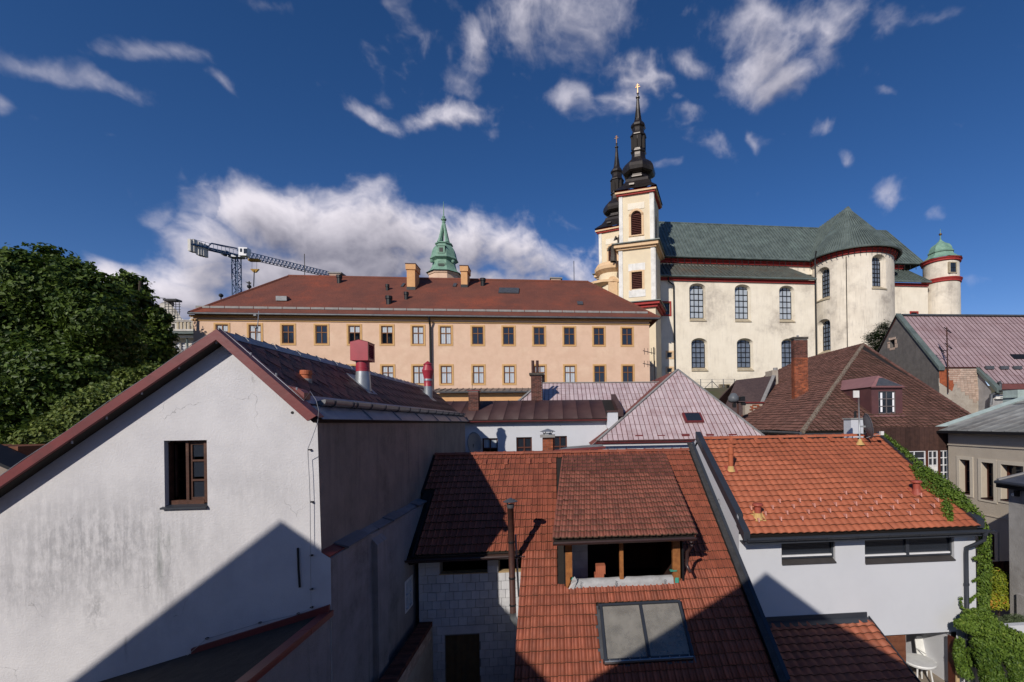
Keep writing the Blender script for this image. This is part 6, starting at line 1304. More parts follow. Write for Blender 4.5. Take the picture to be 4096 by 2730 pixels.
bn.part('brick_panel', MB().prism([(GX+.03, yl-.02, zl_-.14), (GX+1.9, yl-.02, zl_-.14), (GX+1.75, yl-.02, zl_-.9), (GX+1.3, yl-.02, zl_-1.3), (GX+1.1, yl-.02, zl_-1.9), (GX+.5, yl-.02, zl_-1.5), (GX+.03, yl-.02, zl_-1.2)], (0, .016, 0)), mBrick)
bl = []
for r_ in range(22):
    x = at(p('D3', 925, 700), yl).x-(.15 if r_ % 2 else 0)+max(0, r_-4)*.17
    while x < xs2-.15: bl.append((round(x, 2), round(x, 2)+.28, yl-.03, yl-.002, round(zl_-.15-.15*r_-.13, 3), round(zl_-.15-.15*r_, 3))); x += .30
block(bn, bn.o, 'brick', mBrickP, bl)
mb = MB(); mb.wall([(xs2, -3), (XE_, -3), (XE_, zs2-.3), (xs2, zs2-.3)], [], lambda u, v, d: (u, ys2+.5, v)); mb.poly((xs2, ys2+.5, -3), (xs2, yl, -3), (xs2, yl, zl_-.15), (xs2, ys2+.5, zs2-.1)); bn.part('front_wall', mb, mGreyW)
bn.part('verge_cap', MB().prism([(xs2-.15, ys2-.1, zs2-.3), (xs2-.15, yl, zl_-.35), (xs2-.15, yl, zl_-.02), (xs2-.15, ys2-.1, zs2+.06)], (.4, 0, 0)), mCopper)
gutter(bn, nr_, xs2, XE_, ys2-.12, zs2-.1, .14, mZincDark, 10); bn.part('cornice', MB().box(xs2+.2, XE_, ys2+.3, ys2+.49, zs2-.75, zs2-.45), mWhiteP)
dp = [at(p('D3', a, b_), ys2+.2) for a, b_ in ((1555, 870), (1570, 900), (1570, 985), (1455, 1040), (1450, 1160))]; bn.part('downpipe', MB().tube(dp, .12, 8), mZincDark)
for a in (1425, 1610, 1775): c = hit(p('D3', a, 715), pk, (0, -kk, 1)); bn.part('snow_stop', MB().box(c.x-.35, c.x+.35, c.y-.15, c.y, c.z, c.z+.25), mZincDark, nr_)
c0_, c1_ = hit(p('D3', 1750, 600), pk, (0, -kk, 1)), hit(p('D3', 1869, 540), pk, (0, -kk, 1)); mb = MB(); mb.slab(c0_+Vector((0, 0, .1)), (c1_.x+1, c0_.y, c0_.z+.1), (c1_.x+1, c1_.y, c1_.z+.1), (c0_.x, c1_.y, c1_.z+.1), .1); bn.part('roof_window', mb, mBlackMetal, nr_)
am = at(p('D3', 918, 1010), yl-.15); t = T('aerial_mast', 'thin television aerial mast fixed to the peeling barn wall', 'antenna', am); tp = at(p('D3', 900, 190), yl-.15); t.part('mast', MB().tube([am, tp], .05, 6), mRust)
for a, b_, L_ in ((905, 230, .9), (915, 430, .9), (830, 480, .8)):
    c = at(p('D3', a, b_), yl-.2); t.part('boom', MB().tube([c+Vector((-.1, -L_*.5, -.25)), c+Vector((.15, L_*.5, .35))], .035, 5), mBlackMetal)
    for k in range(4): t.part('rod', MB().tube([c+Vector((-.06+.06*k, -L_*.3+.2*k, -.25+.15*k)), c+Vector((.14+.06*k, -L_*.3+.2*k, -.2+.15*k))], .02, 4), mBlackMetal)
t.part('stay', MB().tube([at(p('D3', 825, 480), yl-.2), at(p('D3', 905, 480), yl-.15)], .03, 4), mBlackMetal)

# ================================================================ beige house with the green tin roof
be = T('beige_house', 'beige rendered house with framed windows and patchy green tin roof', 'house', (18, 20, -8))
BX = at(p('D1', 1050, 400), 22.6).x; XB = lambda q_: atx(q_, BX)
FY = 22.6; NY = 13.0
zt0 = XB(p('D1', 1060, 20)).z
wins = [(1245, 375, 1425, 975, 1430, 960), (1620, 425, 1830, 1070, 1845, 1060), (1960, 470, 2352, 1110, 2352, 1100)]
holes = []
for a, b_, c, d, e, f in wins:
    u0, u1 = XB(p('D1', a, b_)), XB(p('D1', c, b_+20)); zz1 = XB(p('D1', (a+c)/2, b_+12)).z; zz0 = XB(p('D1', (a+c)/2, (d+940)/2 if a < 1500 else d-15)).z
    holes.append((u0.y, u1.y, zz0, zz1))
lw0, lw1 = XB(p('C4', 2105, 560)), XB(p('C4', 2160, 740)); holes.append((lw0.y, lw1.y, lw1.z, lw0.z))
mb = MB(); mb.wall([(FY, -8), (NY, -8), (NY, zt0+.3), (FY, zt0+.3)], [[(a, c), (b_, c), (b_, d), (a, d)] for a, b_, c, d in holes], lambda u, v, d: (BX+d, u, v), .38); mb.poly((BX, FY, -8), (BX+14, FY, -8), (BX+14, FY, zt0+.3), (BX, FY, zt0+.3)); bw_ = be.part('wall', mb, mBeige)
for a, b_, c, d in holes:
    m_ = MB(); q_ = .17
    m_.box(BX-.035, BX-.002, a-.0, a+q_, c-q_, d+q_); m_.box(BX-.035, BX-.002, b_-q_, b_, c-q_, d+q_); m_.box(BX-.035, BX-.002, b_, a, d, d+q_); m_.box(BX-.035, BX-.002, b_, a, c-q_, c)
    wn = be.part('window', MB().poly((BX+.36, a, c), (BX+.36, b_, c), (BX+.36, b_, d), (BX+.36, a, d)), mGlass)
    be.part('surround', m_, mBeigeL, wn)
    m_ = MB(); m_.box(BX+.28, BX+.35, b_, b_+.07, c, d); m_.box(BX+.28, BX+.35, a-.09, a, c, d); m_.box(BX+.28, BX+.35, b_+.07, a-.09, c, c+.07); m_.box(BX+.28, BX+.35, b_+.07, a-.09, d-.07, d)
    for k in (1, 2): m_.box(BX+.30, BX+.35, b_+.07, a-.09, c+(d-c)*k/3-.015, c+(d-c)*k/3+.015)
    be.part('frame', m_, mWinRed, wn)
    be.part('sill', MB().box(BX-.06, BX+.28, b_, a, c-.05, c), mBrownSheet, wn)
be.part('string_course', MB().box(BX-.05, BX, NY, FY, zt0-.35, zt0-.28), mBeige); zz = XB(p('D1', 1700, 1330)).z; be.part('string_course', MB().box(BX-.04, BX, NY, FY, zz-.05, zz), mBeige)
# roof: tin sheets rising to the right
ek = .30; zev = XB(p('D3', 900, 1490)).z; mb = MB(); ex = BX-.45; zev = max(zt0+.12, zev)
mb.slab((ex, FY+.3, zev), (ex, NY, zev), (ex+9, NY, zev+ek*9), (ex+9, FY+.3, zev+ek*9), .08); mb.slab((ex, FY+.3, zev), (ex+9, FY+.3, zev+ek*9), (ex+9, FY+4.5, zev+.2), (ex+4, FY+4.5, zev), .06)
btr = be.part('roof', mb, mBlackMetal)
tmT = tile_mesh('roof_sheet', .62, 4.6, [(0, .05), (.03, .05), (.04, .01), (.99, .01)], .01, 0, mGreenTin, 0)
lay(be, btr, 'roof_sheet', tmT, mGreenTin, (ex+9.3, FY+.28, zev+ek*9.3+.01), (0, -1, 0), (-1, 0, -ek), [(i*.62, (j+1)*4.82) for i in range(16) for j in range(2)], jit=.2)
tmT2 = tile_mesh('roof_sheet', .62, 4.1, [(0, .05), (.03, .05), (.04, .01), (.99, .01)], .01, 0, mGreenTin, 0)
be.part('edge_strip', MB().slab((ex+.3, FY+.35, zev+.15), (ex+6, FY+.35, zev+1.9), (ex+6, FY+.65, zev+2.0), (ex+.3, FY+.65, zev+.25), .03), mMint, btr)
be.part('eaves_edge', MB().box(ex-.04, ex+.0, NY, FY+.3, zev-.1, zev+.02), mBlackMetal, btr)
c0_, c1_ = at(p('D3', 1790, 1000), 24.5), at(p('D3', 1869, 1000), 24.5); be.part('chimney', MB().box(c0_.x, c1_.x+.8, 24.5, 25.4, zev, at(p('D3', 1800, 972), 24.5).z), mMint, btr)
be.part('chimney_band', MB().box(c0_.x-.08, c1_.x+.88, 24.42, 25.48, at(p('D3', 1800, 1070), 24.5).z, at(p('D3', 1800, 1055), 24.5).z), mMint, btr)

# ================================================================ grey corner house at the right edge
gh = T('corner_house', 'stained grey house with small dark tin roof at the alley', 'house', (18, 12, -8))
GFY = 15.6; gx0 = at(p('D1', 2087, 1200), GFY).x; XG = lambda q_: atx(q_, gx0)
ev = atx(p('D1', 1868, 740), gx0-.55); ztp = XG(p('D1', 2120, 870)).z
mb = MB(); mb.box(gx0, gx0+5, 6, GFY, -9, ztp+.1); gh.part('wall', mb, mGreyW)
mb = MB(); mb.slab((gx0-.55, ev.y, ev.z), (gx0-.55, 6, ev.z), (gx0+2.2, 6, ev.z+.75), (gx0+2.2, ev.y-.6, ev.z+.75), .06); gr_ = gh.part('roof', mb, mZincDark)
gh.part('gutter', MB().tube([(gx0-.58, ev.y, ev.z-.06), (gx0-.58, 6, ev.z-.06)], .06, 8), mAnthr, gr_); gh.part('eaves', MB().box(gx0-.4, gx0-.002, 6, GFY+.1, ev.z-.28, ev.z-.09), mBlackMetal, gr_); gh.part('roof_edge', MB().bar((gx0-.5, ev.y-.02, ev.z+.03), (gx0+2.2, ev.y-.62, ev.z+.78), .12, .05), mLead, gr_)
c = XG(p('D1', 2215, 985)); gh.part('lamp', MB().lathe([(0, c.z+.06), (.05, c.z+.03), (.06, c.z-.04), (0, c.z-.07)], gx0-.12, c.y, 10), mPlastic); gh.part('lamp_bracket', MB().box(gx0-.14, gx0, c.y-.14, c.y-.04, c.z-.05, c.z+.16), mBlackMetal)
c = XG(p('D2', 2310, 420)); gh.part('meter_box', MB().box(gx0-.12, gx0-.002, c.y-.3, c.y+.05, c.z-.9, c.z+.35), mGreyW)

# ================================================================ slate house, shed, fence, floodlights on the church bank
sh = T('slate_house', 'small house with steep brown slate roof and brick stub wall', 'house', (14, 38, -6)); SY = 36.0
A_, B_, C_, D_ = at(p('E5', 680, 570), SY+3.5), at(p('E5', 1390, 490), SY+3.5), at(p('E5', 1165, 985), SY), at(p('E5', 300, 900), SY)
zl0 = C_.z-.4
mb = MB(); mb.slab((A_.x-3.2, SY, D_.z-2.5), (C_.x, SY, C_.z-.2), (B_.x, SY+3.5, B_.z), (A_.x, SY+3.5, A_.z), .1); mb.slab((A_.x, SY+3.5, A_.z), (B_.x, SY+3.5, B_.z), (B_.x+2.0, SY+7, C_.z), (A_.x-2, SY+7, C_.z-1), .1); sh.part('roof', mb, mSlate)
mb = MB(); mb.poly((C_.x+.05, SY+.1, -6), (B_.x+2, SY+6.9, -6), (B_.x+2, SY+6.9, C_.z), (B_.x, SY+3.5, B_.z-.1), (C_.x+.05, SY+.1, C_.z-.3)); sh.part('gable', mb, mStone)
sh.part('verge_cap', MB().bar(C_+Vector((0, 0, -.1)), B_, .3, .12), mLead); sh.part('verge_cap', MB().bar(B_, (B_.x+2.0, SY+7, C_.z), .3, .12), mLead)
x0, x1 = at(p('E5', 850, 1100), SY-.8).x, at(p('E5', 1180, 1100), SY-.8).x; zt0 = at(p('E5', 1000, 1008), SY-.8).z
sh.part('stub_wall', MB().box(x0, x1, SY-.8, SY-.3, -6, zt0), mPeel); sh.part('stub_coping', MB().box(x0-.1, x1+.1, SY-.9, SY-.2, zt0, zt0+.12), mRedMetal)
bl = [];  rng = random.Random(9)
for r_ in range(10):
    x = x0+rng.uniform(.3, .9)
    while x < x1-.3: bl.append((round(x, 2), round(x, 2)+.27, SY-.84, SY-.80, round(zt0-.1-.12*r_-.1, 3), round(zt0-.1-.12*r_, 3))); x += rng.choice((.29, .29, .6))
block(sh, sh.o, 'brick', mBrick, bl)
sh.part('wall', MB().box(A_.x-2, B_.x+1.5, SY+.4, SY+6.6, -6, C_.z-1.5), mPeel)
c0_, c1_ = at(p('E5', 1360, 450), SY+4), at(p('E5', 1470, 450), SY+4); ch = sh.part('chimney', MB().box(c0_.x, c1_.x, SY+4, SY+5.4, B_.z-1, at(p('E5', 1400, 385), SY+4).z), mPeel); c = at(p('E5', 1418, 340), SY+4.5); sh.part('flue', MB().tube([(c.x, SY+4.5, c.z-1), (c.x, SY+4.5, c.z)], .2, 8), mLead, ch)
sd_ = T('grey_shed', 'pale grey gabled shed behind the brick chimney', 'shed', (20, 46, 0)); a, b_ = at(p('E5', 1655, 375), 46), at(p('E5', 1505, 590), 46)
mb = MB(); mb.prism([(b_.x, 46, -1), (2*a.x-b_.x, 46, -1), (2*a.x-b_.x, 46, b_.z), (a.x, 46, a.z), (b_.x, 46, b_.z)], (0, 5, 0)); sd_.part('wall', mb, mGreyW); mb = MB(); mb.slab((a.x, 45.8, a.z+.1), (a.x, 51, a.z+.1), (b_.x-.2, 51, b_.z), (b_.x-.2, 45.8, b_.z), .1); mb.slab((a.x, 45.8, a.z+.1), (a.x, 51, a.z+.1), (2*a.x-b_.x+.2, 51, b_.z), (2*a.x-b_.x+.2, 45.8, b_.z), .1); sd_.part('roof', mb, mZinc)
wf = T('wire_fence', 'thin wire fence with braced posts below the church wall', 'fence', (14, 56, 3.6)); FYY = 56.0
for a in (15, 228, 442, 650):
    c = at(p('E5', a, 750), FYY); tpp = at(p('E5', a, 552), FYY); wf.part('post', MB().tube([(c.x, FYY, 3.4), (c.x, FYY, tpp.z)], .05, 6), mZincDark)
c = at(p('E5', 228, 590), FYY)
for a in (95, 350): e = at(p('E5', a, 715), FYY); wf.part('brace', MB().tube([c, (e.x, FYY, e.z)], .04, 5), mZincDark)
for b_ in (556, 620, 690): wf.part('wire', MB().tube([at(p('E5', -60, b_), FYY), at(p('E5', 690, b_), FYY)], .012, 4), mZincDark)
pf = T('picket_fence', 'leaning grey wooden picket fence at the grass bank', 'fence', (16, 57, 4)); x0, x1 = at(p('E5', 350, 700), 57).x, at(p('E5', 545, 700), 57).x; z0_, z1_ = at(p('E5', 450, 755), 57).z, at(p('E5', 450, 655), 57).z; n = 16
block(pf, pf.o, 'picket', mSill, [(round(x0+i*(x1-x0)/n, 2), round(x0+i*(x1-x0)/n+.28, 2), 57, 57.05, z0_-1, round(z1_+.1*math.sin(i*2.2), 2)) for i in range(n)])
gbank = MB(); 
gx0_, gx1_ = at(p('E5', 40, 800), 52).x-2, at(p('E5', 560, 800), 52).x+4
zA, zB = at(p('E5', 300, 900), 50).z-1.2, at(p('E5', 300, 752), 57.5).z
gbank.add([(gx0_+(gx1_-gx0_)*i/8, 50+7.6*j/6, zA+(zB-zA)*j/6+.12*math.sin(i*1.3+j)) for j in range(7) for i in range(9)], [(j*9+i, j*9+i+1, (j+1)*9+i+1, (j+1)*9+i) for j in range(6) for i in range(8)])
solo('grass_bank', gbank, mGrass, base=(gx0_, 50, zA), kind='structure')
fl = T('floodlight_mast', 'rusty mast carrying black floodlights in front of the slate roof', 'floodlight', (at(p('E5', 712, 1240), 33).x, 33, -3)); m0, m1 = at(p('E5', 712, 1240), 33), at(p('E5', 712, 990), 33)
fl.part('mast', MB().tube([(m0.x, 33, -3), m1], .06, 8), mRust); fl.part('cross_arm', MB().tube([at(p('E5', 600, 985), 33), at(p('E5', 850, 995), 33)], .05, 6), mBlackMetal)
for a, b_, c, d in ((735, 880, 830, 968), (768, 1000, 845, 1048), (608, 1005, 662, 1090)):
    u, v = at(p('E5', a, b_), 33), at(p('E5', c, d), 33); fl.part('lamp_housing', MB().prism([(u.x, 32.8, v.z), (v.x, 32.8, v.z), (v.x, 32.8, u.z), (u.x, 32.8, u.z-.04)], (.05, .35, .03)), mBlackMetal)
c = at(p('E5', 630, 900), 33); fl.part('reflector', MB().lathe([(0, c.z+.35), (.2, c.z+.3), (.38, c.z+.05), (.42, c.z-.2), (.3, c.z-.35), (0, c.z-.4)], c.x, 33, 14), mDish, smooth=True)
# ================================================================ long apricot building
pv = at((1724, 1400), 46.0); FO = FR(rad(1.3), (pv.x, 46.0))
ob = T('apricot_building', 'long two-storey apricot building with ochre framed windows and red hipped roof', 'building', (0, 4, -4), FO)
OL, ORr = FO.t((774, 1400), 0).x, FO.t((2598, 1400), 0).x
zE = FO.t(p('C6', 1100, 458), 0).z
zw1 = FO.t(p('C6', 1100, 512+6), 0).z; zw0 = FO.t(p('C6', 1100, 644-7), 0).z; zv1 = FO.t(p('C6', 1100, 780), 0).z; zv0 = zv1-(zw1-zw0)
cx_ = [p('C1', a, 700)[0] for a in (1493, 1715, 1937, 2162)]+[p('C6', a, 600)[0] for a in (198, 417, 625, 811, 1027, 1234, 1439, 1642, 1841, 2031)]
hwn = .54; wl_ = []
for k, x in enumerate(cx_):
    c = FO.t((x, 1340), 0).x; wl_.append((c, zw0, zw1, k)); 
    if k >= 4: wl_.append((FO.t((x+3, 1500), 0).x, zv0, zv1, k+20))
mb = MB(); mb.wall([(OL, -8), (ORr, -8), (ORr, zE), (OL, zE)], [rect(c-hwn, a, c+hwn, b_) for c, a, b_, k in wl_], lambda u, v, d: (u, d, v), .12)
mb.poly((OL, 0, -8), (OL, 14, -8), (OL, 14, zE), (OL, 0, zE)); mb.poly((ORr, 0, -8), (ORr, 14, -8), (ORr, 14, zE), (ORr, 0, zE)); mb.poly((OL, 14, -8), (ORr, 14, -8), (ORr, 14, zE), (OL, 14, zE)); ob.part('wall', mb, mOrangeW)
rngc = random.Random(4)
light = {0: (0, 1), 1: (0, 1), 4: (.62, 1), 5: (.62, 1), 6: (0, 1), 7: (0, 1), 24: (0, 1), 25: (0, 1), 26: (0, 1), 27: (0, 1), 28: (0, 1), 29: (0, 1), 30: (.5, 1), 31: (0, .95)}
for c, a, b_, k in wl_:
    w_ = casement(ob, ob.o, c-hwn, c+hwn, a, b_, .03, mWinOchre, (.5,), (.62,), .075, light.get(k))
    m_ = MB(); q_ = .16
    m_.box(c-hwn-q_, c-hwn, -.04, -.002, a-q_, b_+q_); m_.box(c+hwn, c+hwn+q_, -.04, -.002, a-q_, b_+q_); m_.box(c-hwn, c+hwn, -.04, -.002, b_, b_+q_); m_.box(c-hwn, c+hwn, -.04, -.002, a-q_, a); ob.part('surround', m_, mOchre, w_)
ob.part('cornice', MB().box(OL-.08, ORr+.08, -.09, -.003, zE-.55, zE-.42), mOchre); ob.part('upper_cornice', MB().box(OL-.2, ORr+.2, -.22, -.003, zE-.22, zE-.05), mOchre)
eL, eR = FO.t((757, 1245), -.5), FO.t((2640, 1258), -.5); zev_ = zE+.05
rA, rB = FO.t(p('C1', 1940, 348), 8), FO.t(p('C6', 1770, 218), 8); zrd = (rA.z+rB.z)/2
P4 = [(eL.x, -.55, zev_), (eR.x, -.55, zev_), (rB.x, 8, zrd), (rA.x, 8, zrd)]
mb = MB(); mb.slab(*P4, .15); mb.add([(eL.x, -.55, zev_), (rA.x, 8, zrd), (eL.x, 17, zev_)], [(0, 1, 2)]); mb.add([(eR.x, -.55, zev_), (rB.x, 8, zrd), (eR.x, 17, zev_)], [(0, 1, 2)]); mb.add([(eL.x, 17, zev_), (eR.x, 17, zev_), (rB.x, 8, zrd), (rA.x, 8, zrd)], [(0, 1, 2, 3)])
orf = ob.part('roof', mb, mRoofRows); ok_ = (zrd-zev_)/8.55
OH = lambda q_: FO.hit(q_, (0, -.55, zev_), (0, -ok_, 1))
ob.part('ridge_tiles', MB().tube([(rA.x, 8, zrd+.03), (rB.x, 8, zrd+.03)], .16, 6), mRoofRows, orf)
for a, b_ in (((eL.x, -.55, zev_), (rA.x, 8, zrd)), ((eR.x, -.55, zev_), (rB.x, 8, zrd))): ob.part('hip_tiles', MB().tube([a, b_], .14, 6), mRoofRows, orf)
ob.part('gutter', MB().tube([(eL.x, -.66, zev_-.06), (eR.x, -.66, zev_-.06)], .10, 8), mZincDark, orf)
ys_ = .35
n = 34; 
for i in range(n):
    a = OL+(ORr-OL)*(i/n); b_ = OL+(ORr-OL)*((i+.95)/n); zz = zev_+ok_*(ys_+.55)+.12; ob.part('snow_board', MB().box(a, b_, ys_-.04, ys_, zz-.10, zz+.10), mLead, orf)
dpx = FO.t(p('C6', 712, 600), 0).x; ob.part('downpipe', MB().tube([(dpx, -.6, zev_-.1), (dpx, -.25, zE-.9), (dpx, -.2, -4)], .1, 8), mBlackMetal)
for a, b_ in (((1860, 640), (1862, 860)),): pass
def ochim(px0, px1, ptop, pbot, dy=.9):
    c = OH(pbot); u0, u1 = FO.t(px0, c.y).x, FO.t(px1, c.y).x; zt_9 = FO.t(ptop, c.y).z
    o_ = ob.part('chimney', MB().box(u0, u1, c.y, c.y+1.7, c.z-1.2, zt_9), mOchreC, orf); ob.part('chimney_cap', MB().box(u0-.1, u1+.1, c.y-.1, c.y+1.8, zt_9-.5, zt_9+.08), mOchreC, orf); ob.part('chimney_cover', MB().box(u0-.14, u1+.14, c.y-.14, c.y+1.84, zt_9+.08, zt_9+.16), mRust, orf); ob.part('chimney_foot', MB().box(u0-.03, u1+.03, c.y-.05, c.y-.003, c.z-.05, c.z+.3), mBlackMetal, orf)
ochim(p('C6', 550, 200), p('C6', 605, 200), p('C6', 578, 102), p('C6', 578, 268)); ochim(p('C6', 914, 200), p('C6', 957, 200), p('C6', 935, 115), p('C6', 935, 252))
for a, b_, tp_, d in ((28, 100, 158, 9.0), (1518, 1584, 193, 9.5)):
    u0, u1 = FO.t(p('C6', a, 170), d), FO.t(p('C6', b_, 170), d); zt_9 = FO.t(p('C6', a, tp_), d).z; ob.part('chimney', MB().box(u0.x, u1.x, d, d+1.6, zrd-1.5, zt_9), mBrickP, orf); ob.part('chimney_cover', MB().box(u0.x-.12, u1.x+.2, d-.1, d+1.7, zt_9, zt_9+.15), mLead, orf)
for a, tp_, bt, rr in ((97, 172, 220, .24), (420, 233, 270, .17), (430, 312, 360, .28), (547, 285, 330, .2), (1062, 193, 238, .26)):
    c = OH(p('C6', a, bt)); zt_9 = FO.t(p('C6', a, tp_), c.y).z; ob.part('roof_vent', MB().lathe([(0, zt_9), (rr*1.25, zt_9), (rr*1.25, zt_9-.3), (rr, zt_9-.32), (rr, c.z-.2)], c.x, c.y, 10), mBlackMetal, orf)
def oflat(a, b_, c, d, m_=None):
    u, v = OH(p('C6', a, d)), OH(p('C6', c, b_)); q_ = MB(); up = Vector((0, 0, .16)); q_.slab(Vector((u.x, u.y, u.z))+up, Vector((v.x, u.y, u.z))+up, Vector((v.x, v.y, v.z))+up, Vector((u.x, v.y, v.z))+up, .12); ob.part('roof_hatch', q_, m_ or mZincDark, orf)
oflat(508, 233, 540, 253); oflat(858, 234, 888, 252); oflat(1165, 265, 1306, 296); oflat(1698, 356, 1732, 374)
c = OH(p('C1', 1902, 508)); ob.part('roof_hatch', MB().box(c.x-.5, c.x+.5, c.y-.3, c.y+.3, c.z-.1, c.z+.35), mZincDark, orf)
for a, tp_ in ((1673, 75),): c = FO.t(p('C6', a, tp_), 8); ob.part('rod', MB().tube([(c.x, 8, zrd), (c.x, 8, c.z)], .04, 5), mBlackMetal, orf)
c = FO.t(p('C1', 2046, 195), 8); ob.part('rod', MB().tube([(c.x, 8, zrd), (c.x, 8, c.z)], .04, 5), mBlackMetal, orf)
# low wing roof in front of it
lw = T('low_wing', 'low grey-roofed ochre wing in front of the apricot building', 'building', (0, -3, -6), FO); u0, u1 = FO.t(p('C6', 700, 940), -3).x, FO.t(p('C6', 1380, 940), -3).x; za0, za1 = FO.t(p('C6', 1000, 952), -3).z, FO.t(p('C6', 1000, 928), -1).z
mb = MB(); mb.slab((u0, -3, za0), (u1, -3, za0), (u1, -.2, za1), (u0, -.2, za1), .12); lr_ = lw.part('roof', mb, mZincDark)
for i in range(16): x = u0+(u1-u0)*(i+.5)/16; lw.part('seam', MB().bar((x, -3, za0+.03), (x, -.2, za1+.03), .06, .06), mZincDark, lr_)
lw.part('wall', MB().box(u0+.3, u1-.3, -2.4, -.25, -6, za0-.15), mOchreC); lw.part('cornice', MB().box(u0+.2, u1-.2, -2.55, -2.41, za0-1.6, za0-1.4), mOchre)
# roof finials of the castle side, seen over the hip
for nm, lab, a, b0, b1 in (('weather_vane', 'dark weather vane on a ball finial behind the red hip', 1675, 380, 450), ('ball_finial', 'small ball finial showing over the red roof hip', 1486, 468, 510)):
    c, d = at(p('C1', a, b0), 64), at(p('C1', a, b1), 64); t = T(nm, lab, 'finial', (c.x, 64, d.z-6)); t.part('rod', MB().tube([(c.x, 64, d.z-6), (c.x, 64, c.z)], .07, 6), mBlackMetal); t.part('ball', MB().lathe([(0, d.z+.15+.8), (.2, d.z+.05+.8), (.27, d.z-.12+.8), (.2, d.z-.3+.8), (0, d.z-.4+.8)], c.x, 64, 10), mBlackMetal, smooth=True)
    if nm == 'weather_vane': t.part('vane', MB().prism([(c.x-.5, 64, c.z-.05), (c.x+.25, 64, c.z-.15), (c.x+.2, 64, c.z-.42), (c.x-.2, 64, c.z-.3)], (0, .04, 0)), mBlackMetal)

# ================================================================ church
pvc = at(p('C8', 600, 1000), 66.0); FC = FR(rad(1.8), (pvc.x, 66.0))
chn = T('church', 'cream baroque church with green copper roofs and rounded transept', 'church', (0, 6, 3), FC)
Z8 = lambda x, y, t: FC.t(p('C8', x, y), t).z
X8 = lambda x, t, y=600: FC.t(p('C8', x, y), t).x
zai = Z8(600, 612, 0); aL, aR = X8(25, 0), X8(2010, 0)
zE1 = Z8(620, 470, 3.8); zR1 = Z8(620, 222, 11); xR1 = X8(1710, 11, 260); zat = Z8(600, 517, 4.0)
gwin = []
for gl, gr, ot, ob_, orr in ((288, 385, 640, 908, 405), (617, 711, 648, 913, 730), (939, 1022, 657, 916, 1047), (297, 386, 1037, 1270, 412), (627, 711, 1038, 1268, 743), (949, 1030, 1040, 1268, 1062)):
    x0, x1 = X8(gl-2, 0, 800), X8(orr, 0, 800); gwin.append((x0, x1, Z8((gl+gr)/2, ob_, 0), Z8((gl+gr)/2, ot, 0)))
sq = [(78, 772, 152, 872, 0), (112, 1128, 172, 1186, 1), (112, 1243, 172, 1293, 1)]
sqh = []
for a, b_, c, d, k in sq:
    m_ = 12 if k else 9; sqh.append((X8(a+m_, 0, b_), X8(c-m_, 0, b_), Z8(a, d-m_+4, 0), Z8(a, b_+m_, 0), k))
rise = .75
outer = [arch(x0, z0, x1, z1, rise) for x0, x1, z0, z1 in gwin]+[rect(a, c, b_, d) for a, b_, c, d, k in sqh]
inner = [arch(x0+.22, z0+.45, x1-.22, z1-.18, rise*.85) for x0, x1, z0, z1 in gwin]+[rect(a, c, b_, d) for a, b_, c, d, k in sqh]
mb = MB(); mb.wall([(aL, -2), (X8(1190, 0), -2), (X8(1190, 0), zai), (aL, zai)], outer, lambda u, v, d: (u, d, v), .7, inner); mb.poly((aL, 0, -2), (aL, 4, -2), (aL, 4, zai), (aL, 0, zai)); chn.part('aisle_wall', mb, mCreamOld)
mb = MB(); mb.wall([(X8(1700, 0), -2), (aR, -2), (aR, zai), (X8(1700, 0), zai)], [rect(X8(1883, 0), Z8(1900, 890, 0), X8(1935, 0), Z8(1900, 850, 0))], lambda u, v, d: (u, d, v), .3); mb.poly((aR, 0, -2), (aR, 12, -2), (aR, 12, zai), (aR, 0, zai)); chn.part('aisle_wall', mb, mCreamOld)
chn.part('window', MB().box(X8(1885, 0), X8(1933, 0), .25, .3, Z8(1900, 890, 0), Z8(1900, 852, 0)), mGlass)
m_ = MB(); a, b_, c, d = X8(1876, 0), X8(1939, 0), Z8(1900, 893, 0), Z8(1900, 843, 0); m_.box(a, b_, -.06, -.002, d-.2, d); m_.box(a, a+.2, -.06, -.002, c, d-.2); m_.box(b_-.2, b_, -.06, -.002, c, d-.2); chn.part('window_surround', m_, mCornice)
def church_window(fn, x0, x1, z0, z1, rs, nv=3, nh=5, d=.7, leaded=True):
    """pane, glazing bars; fn(u, v, depth)"""
    g_ = MB(); lp = arch(x0, z0, x1, z1, rs); g_.add([fn(u, v, d-.02) for u, v in lp], [tuple(range(len(lp)))]); w_ = chn.part('window', g_, mChG)
    def b_(u0, v0, u1, v1, m_): m_.add([fn(u, v, dd) for dd in (d-.1, d-.03) for u, v in ((u0, v0), (u1, v0), (u1, v1), (u0, v1))], [(0, 1, 2, 3), (0, 1, 5, 4), (1, 2, 6, 5), (2, 3, 7, 6), (3, 0, 4, 7)])
    m_ = MB(); e_ = .05
    for k in range(nv+1):
        u = x0+(x1-x0)*k/nv; zt_ = z1-rs*(1-math.sqrt(max(0, 1-((u-(x0+x1)/2)/((x1-x0)/2))**2)))-.02; b_(u-e_, z0, u+e_, zt_, m_)
    for k in range(nh+1):
        v = z0+(z1-rs*.6-z0)*k/nh; b_(x0, v-e_, x1, v+e_, m_)
    chn.part('glazing_bars', m_, mBlackMetal, w_)
mChG = surf('leaded_glass', (.16,.19,.24,1), (.10,.12,.16,1), scale=1.5, bump=.2, bscale=5, rough=.25, spec=.6)
mChGp = surf('pale_leaded_glass', (.42,.46,.50,1), (.34,.38,.43,1), scale=1.5, bump=.2, bscale=5, rough=.25, spec=.6)
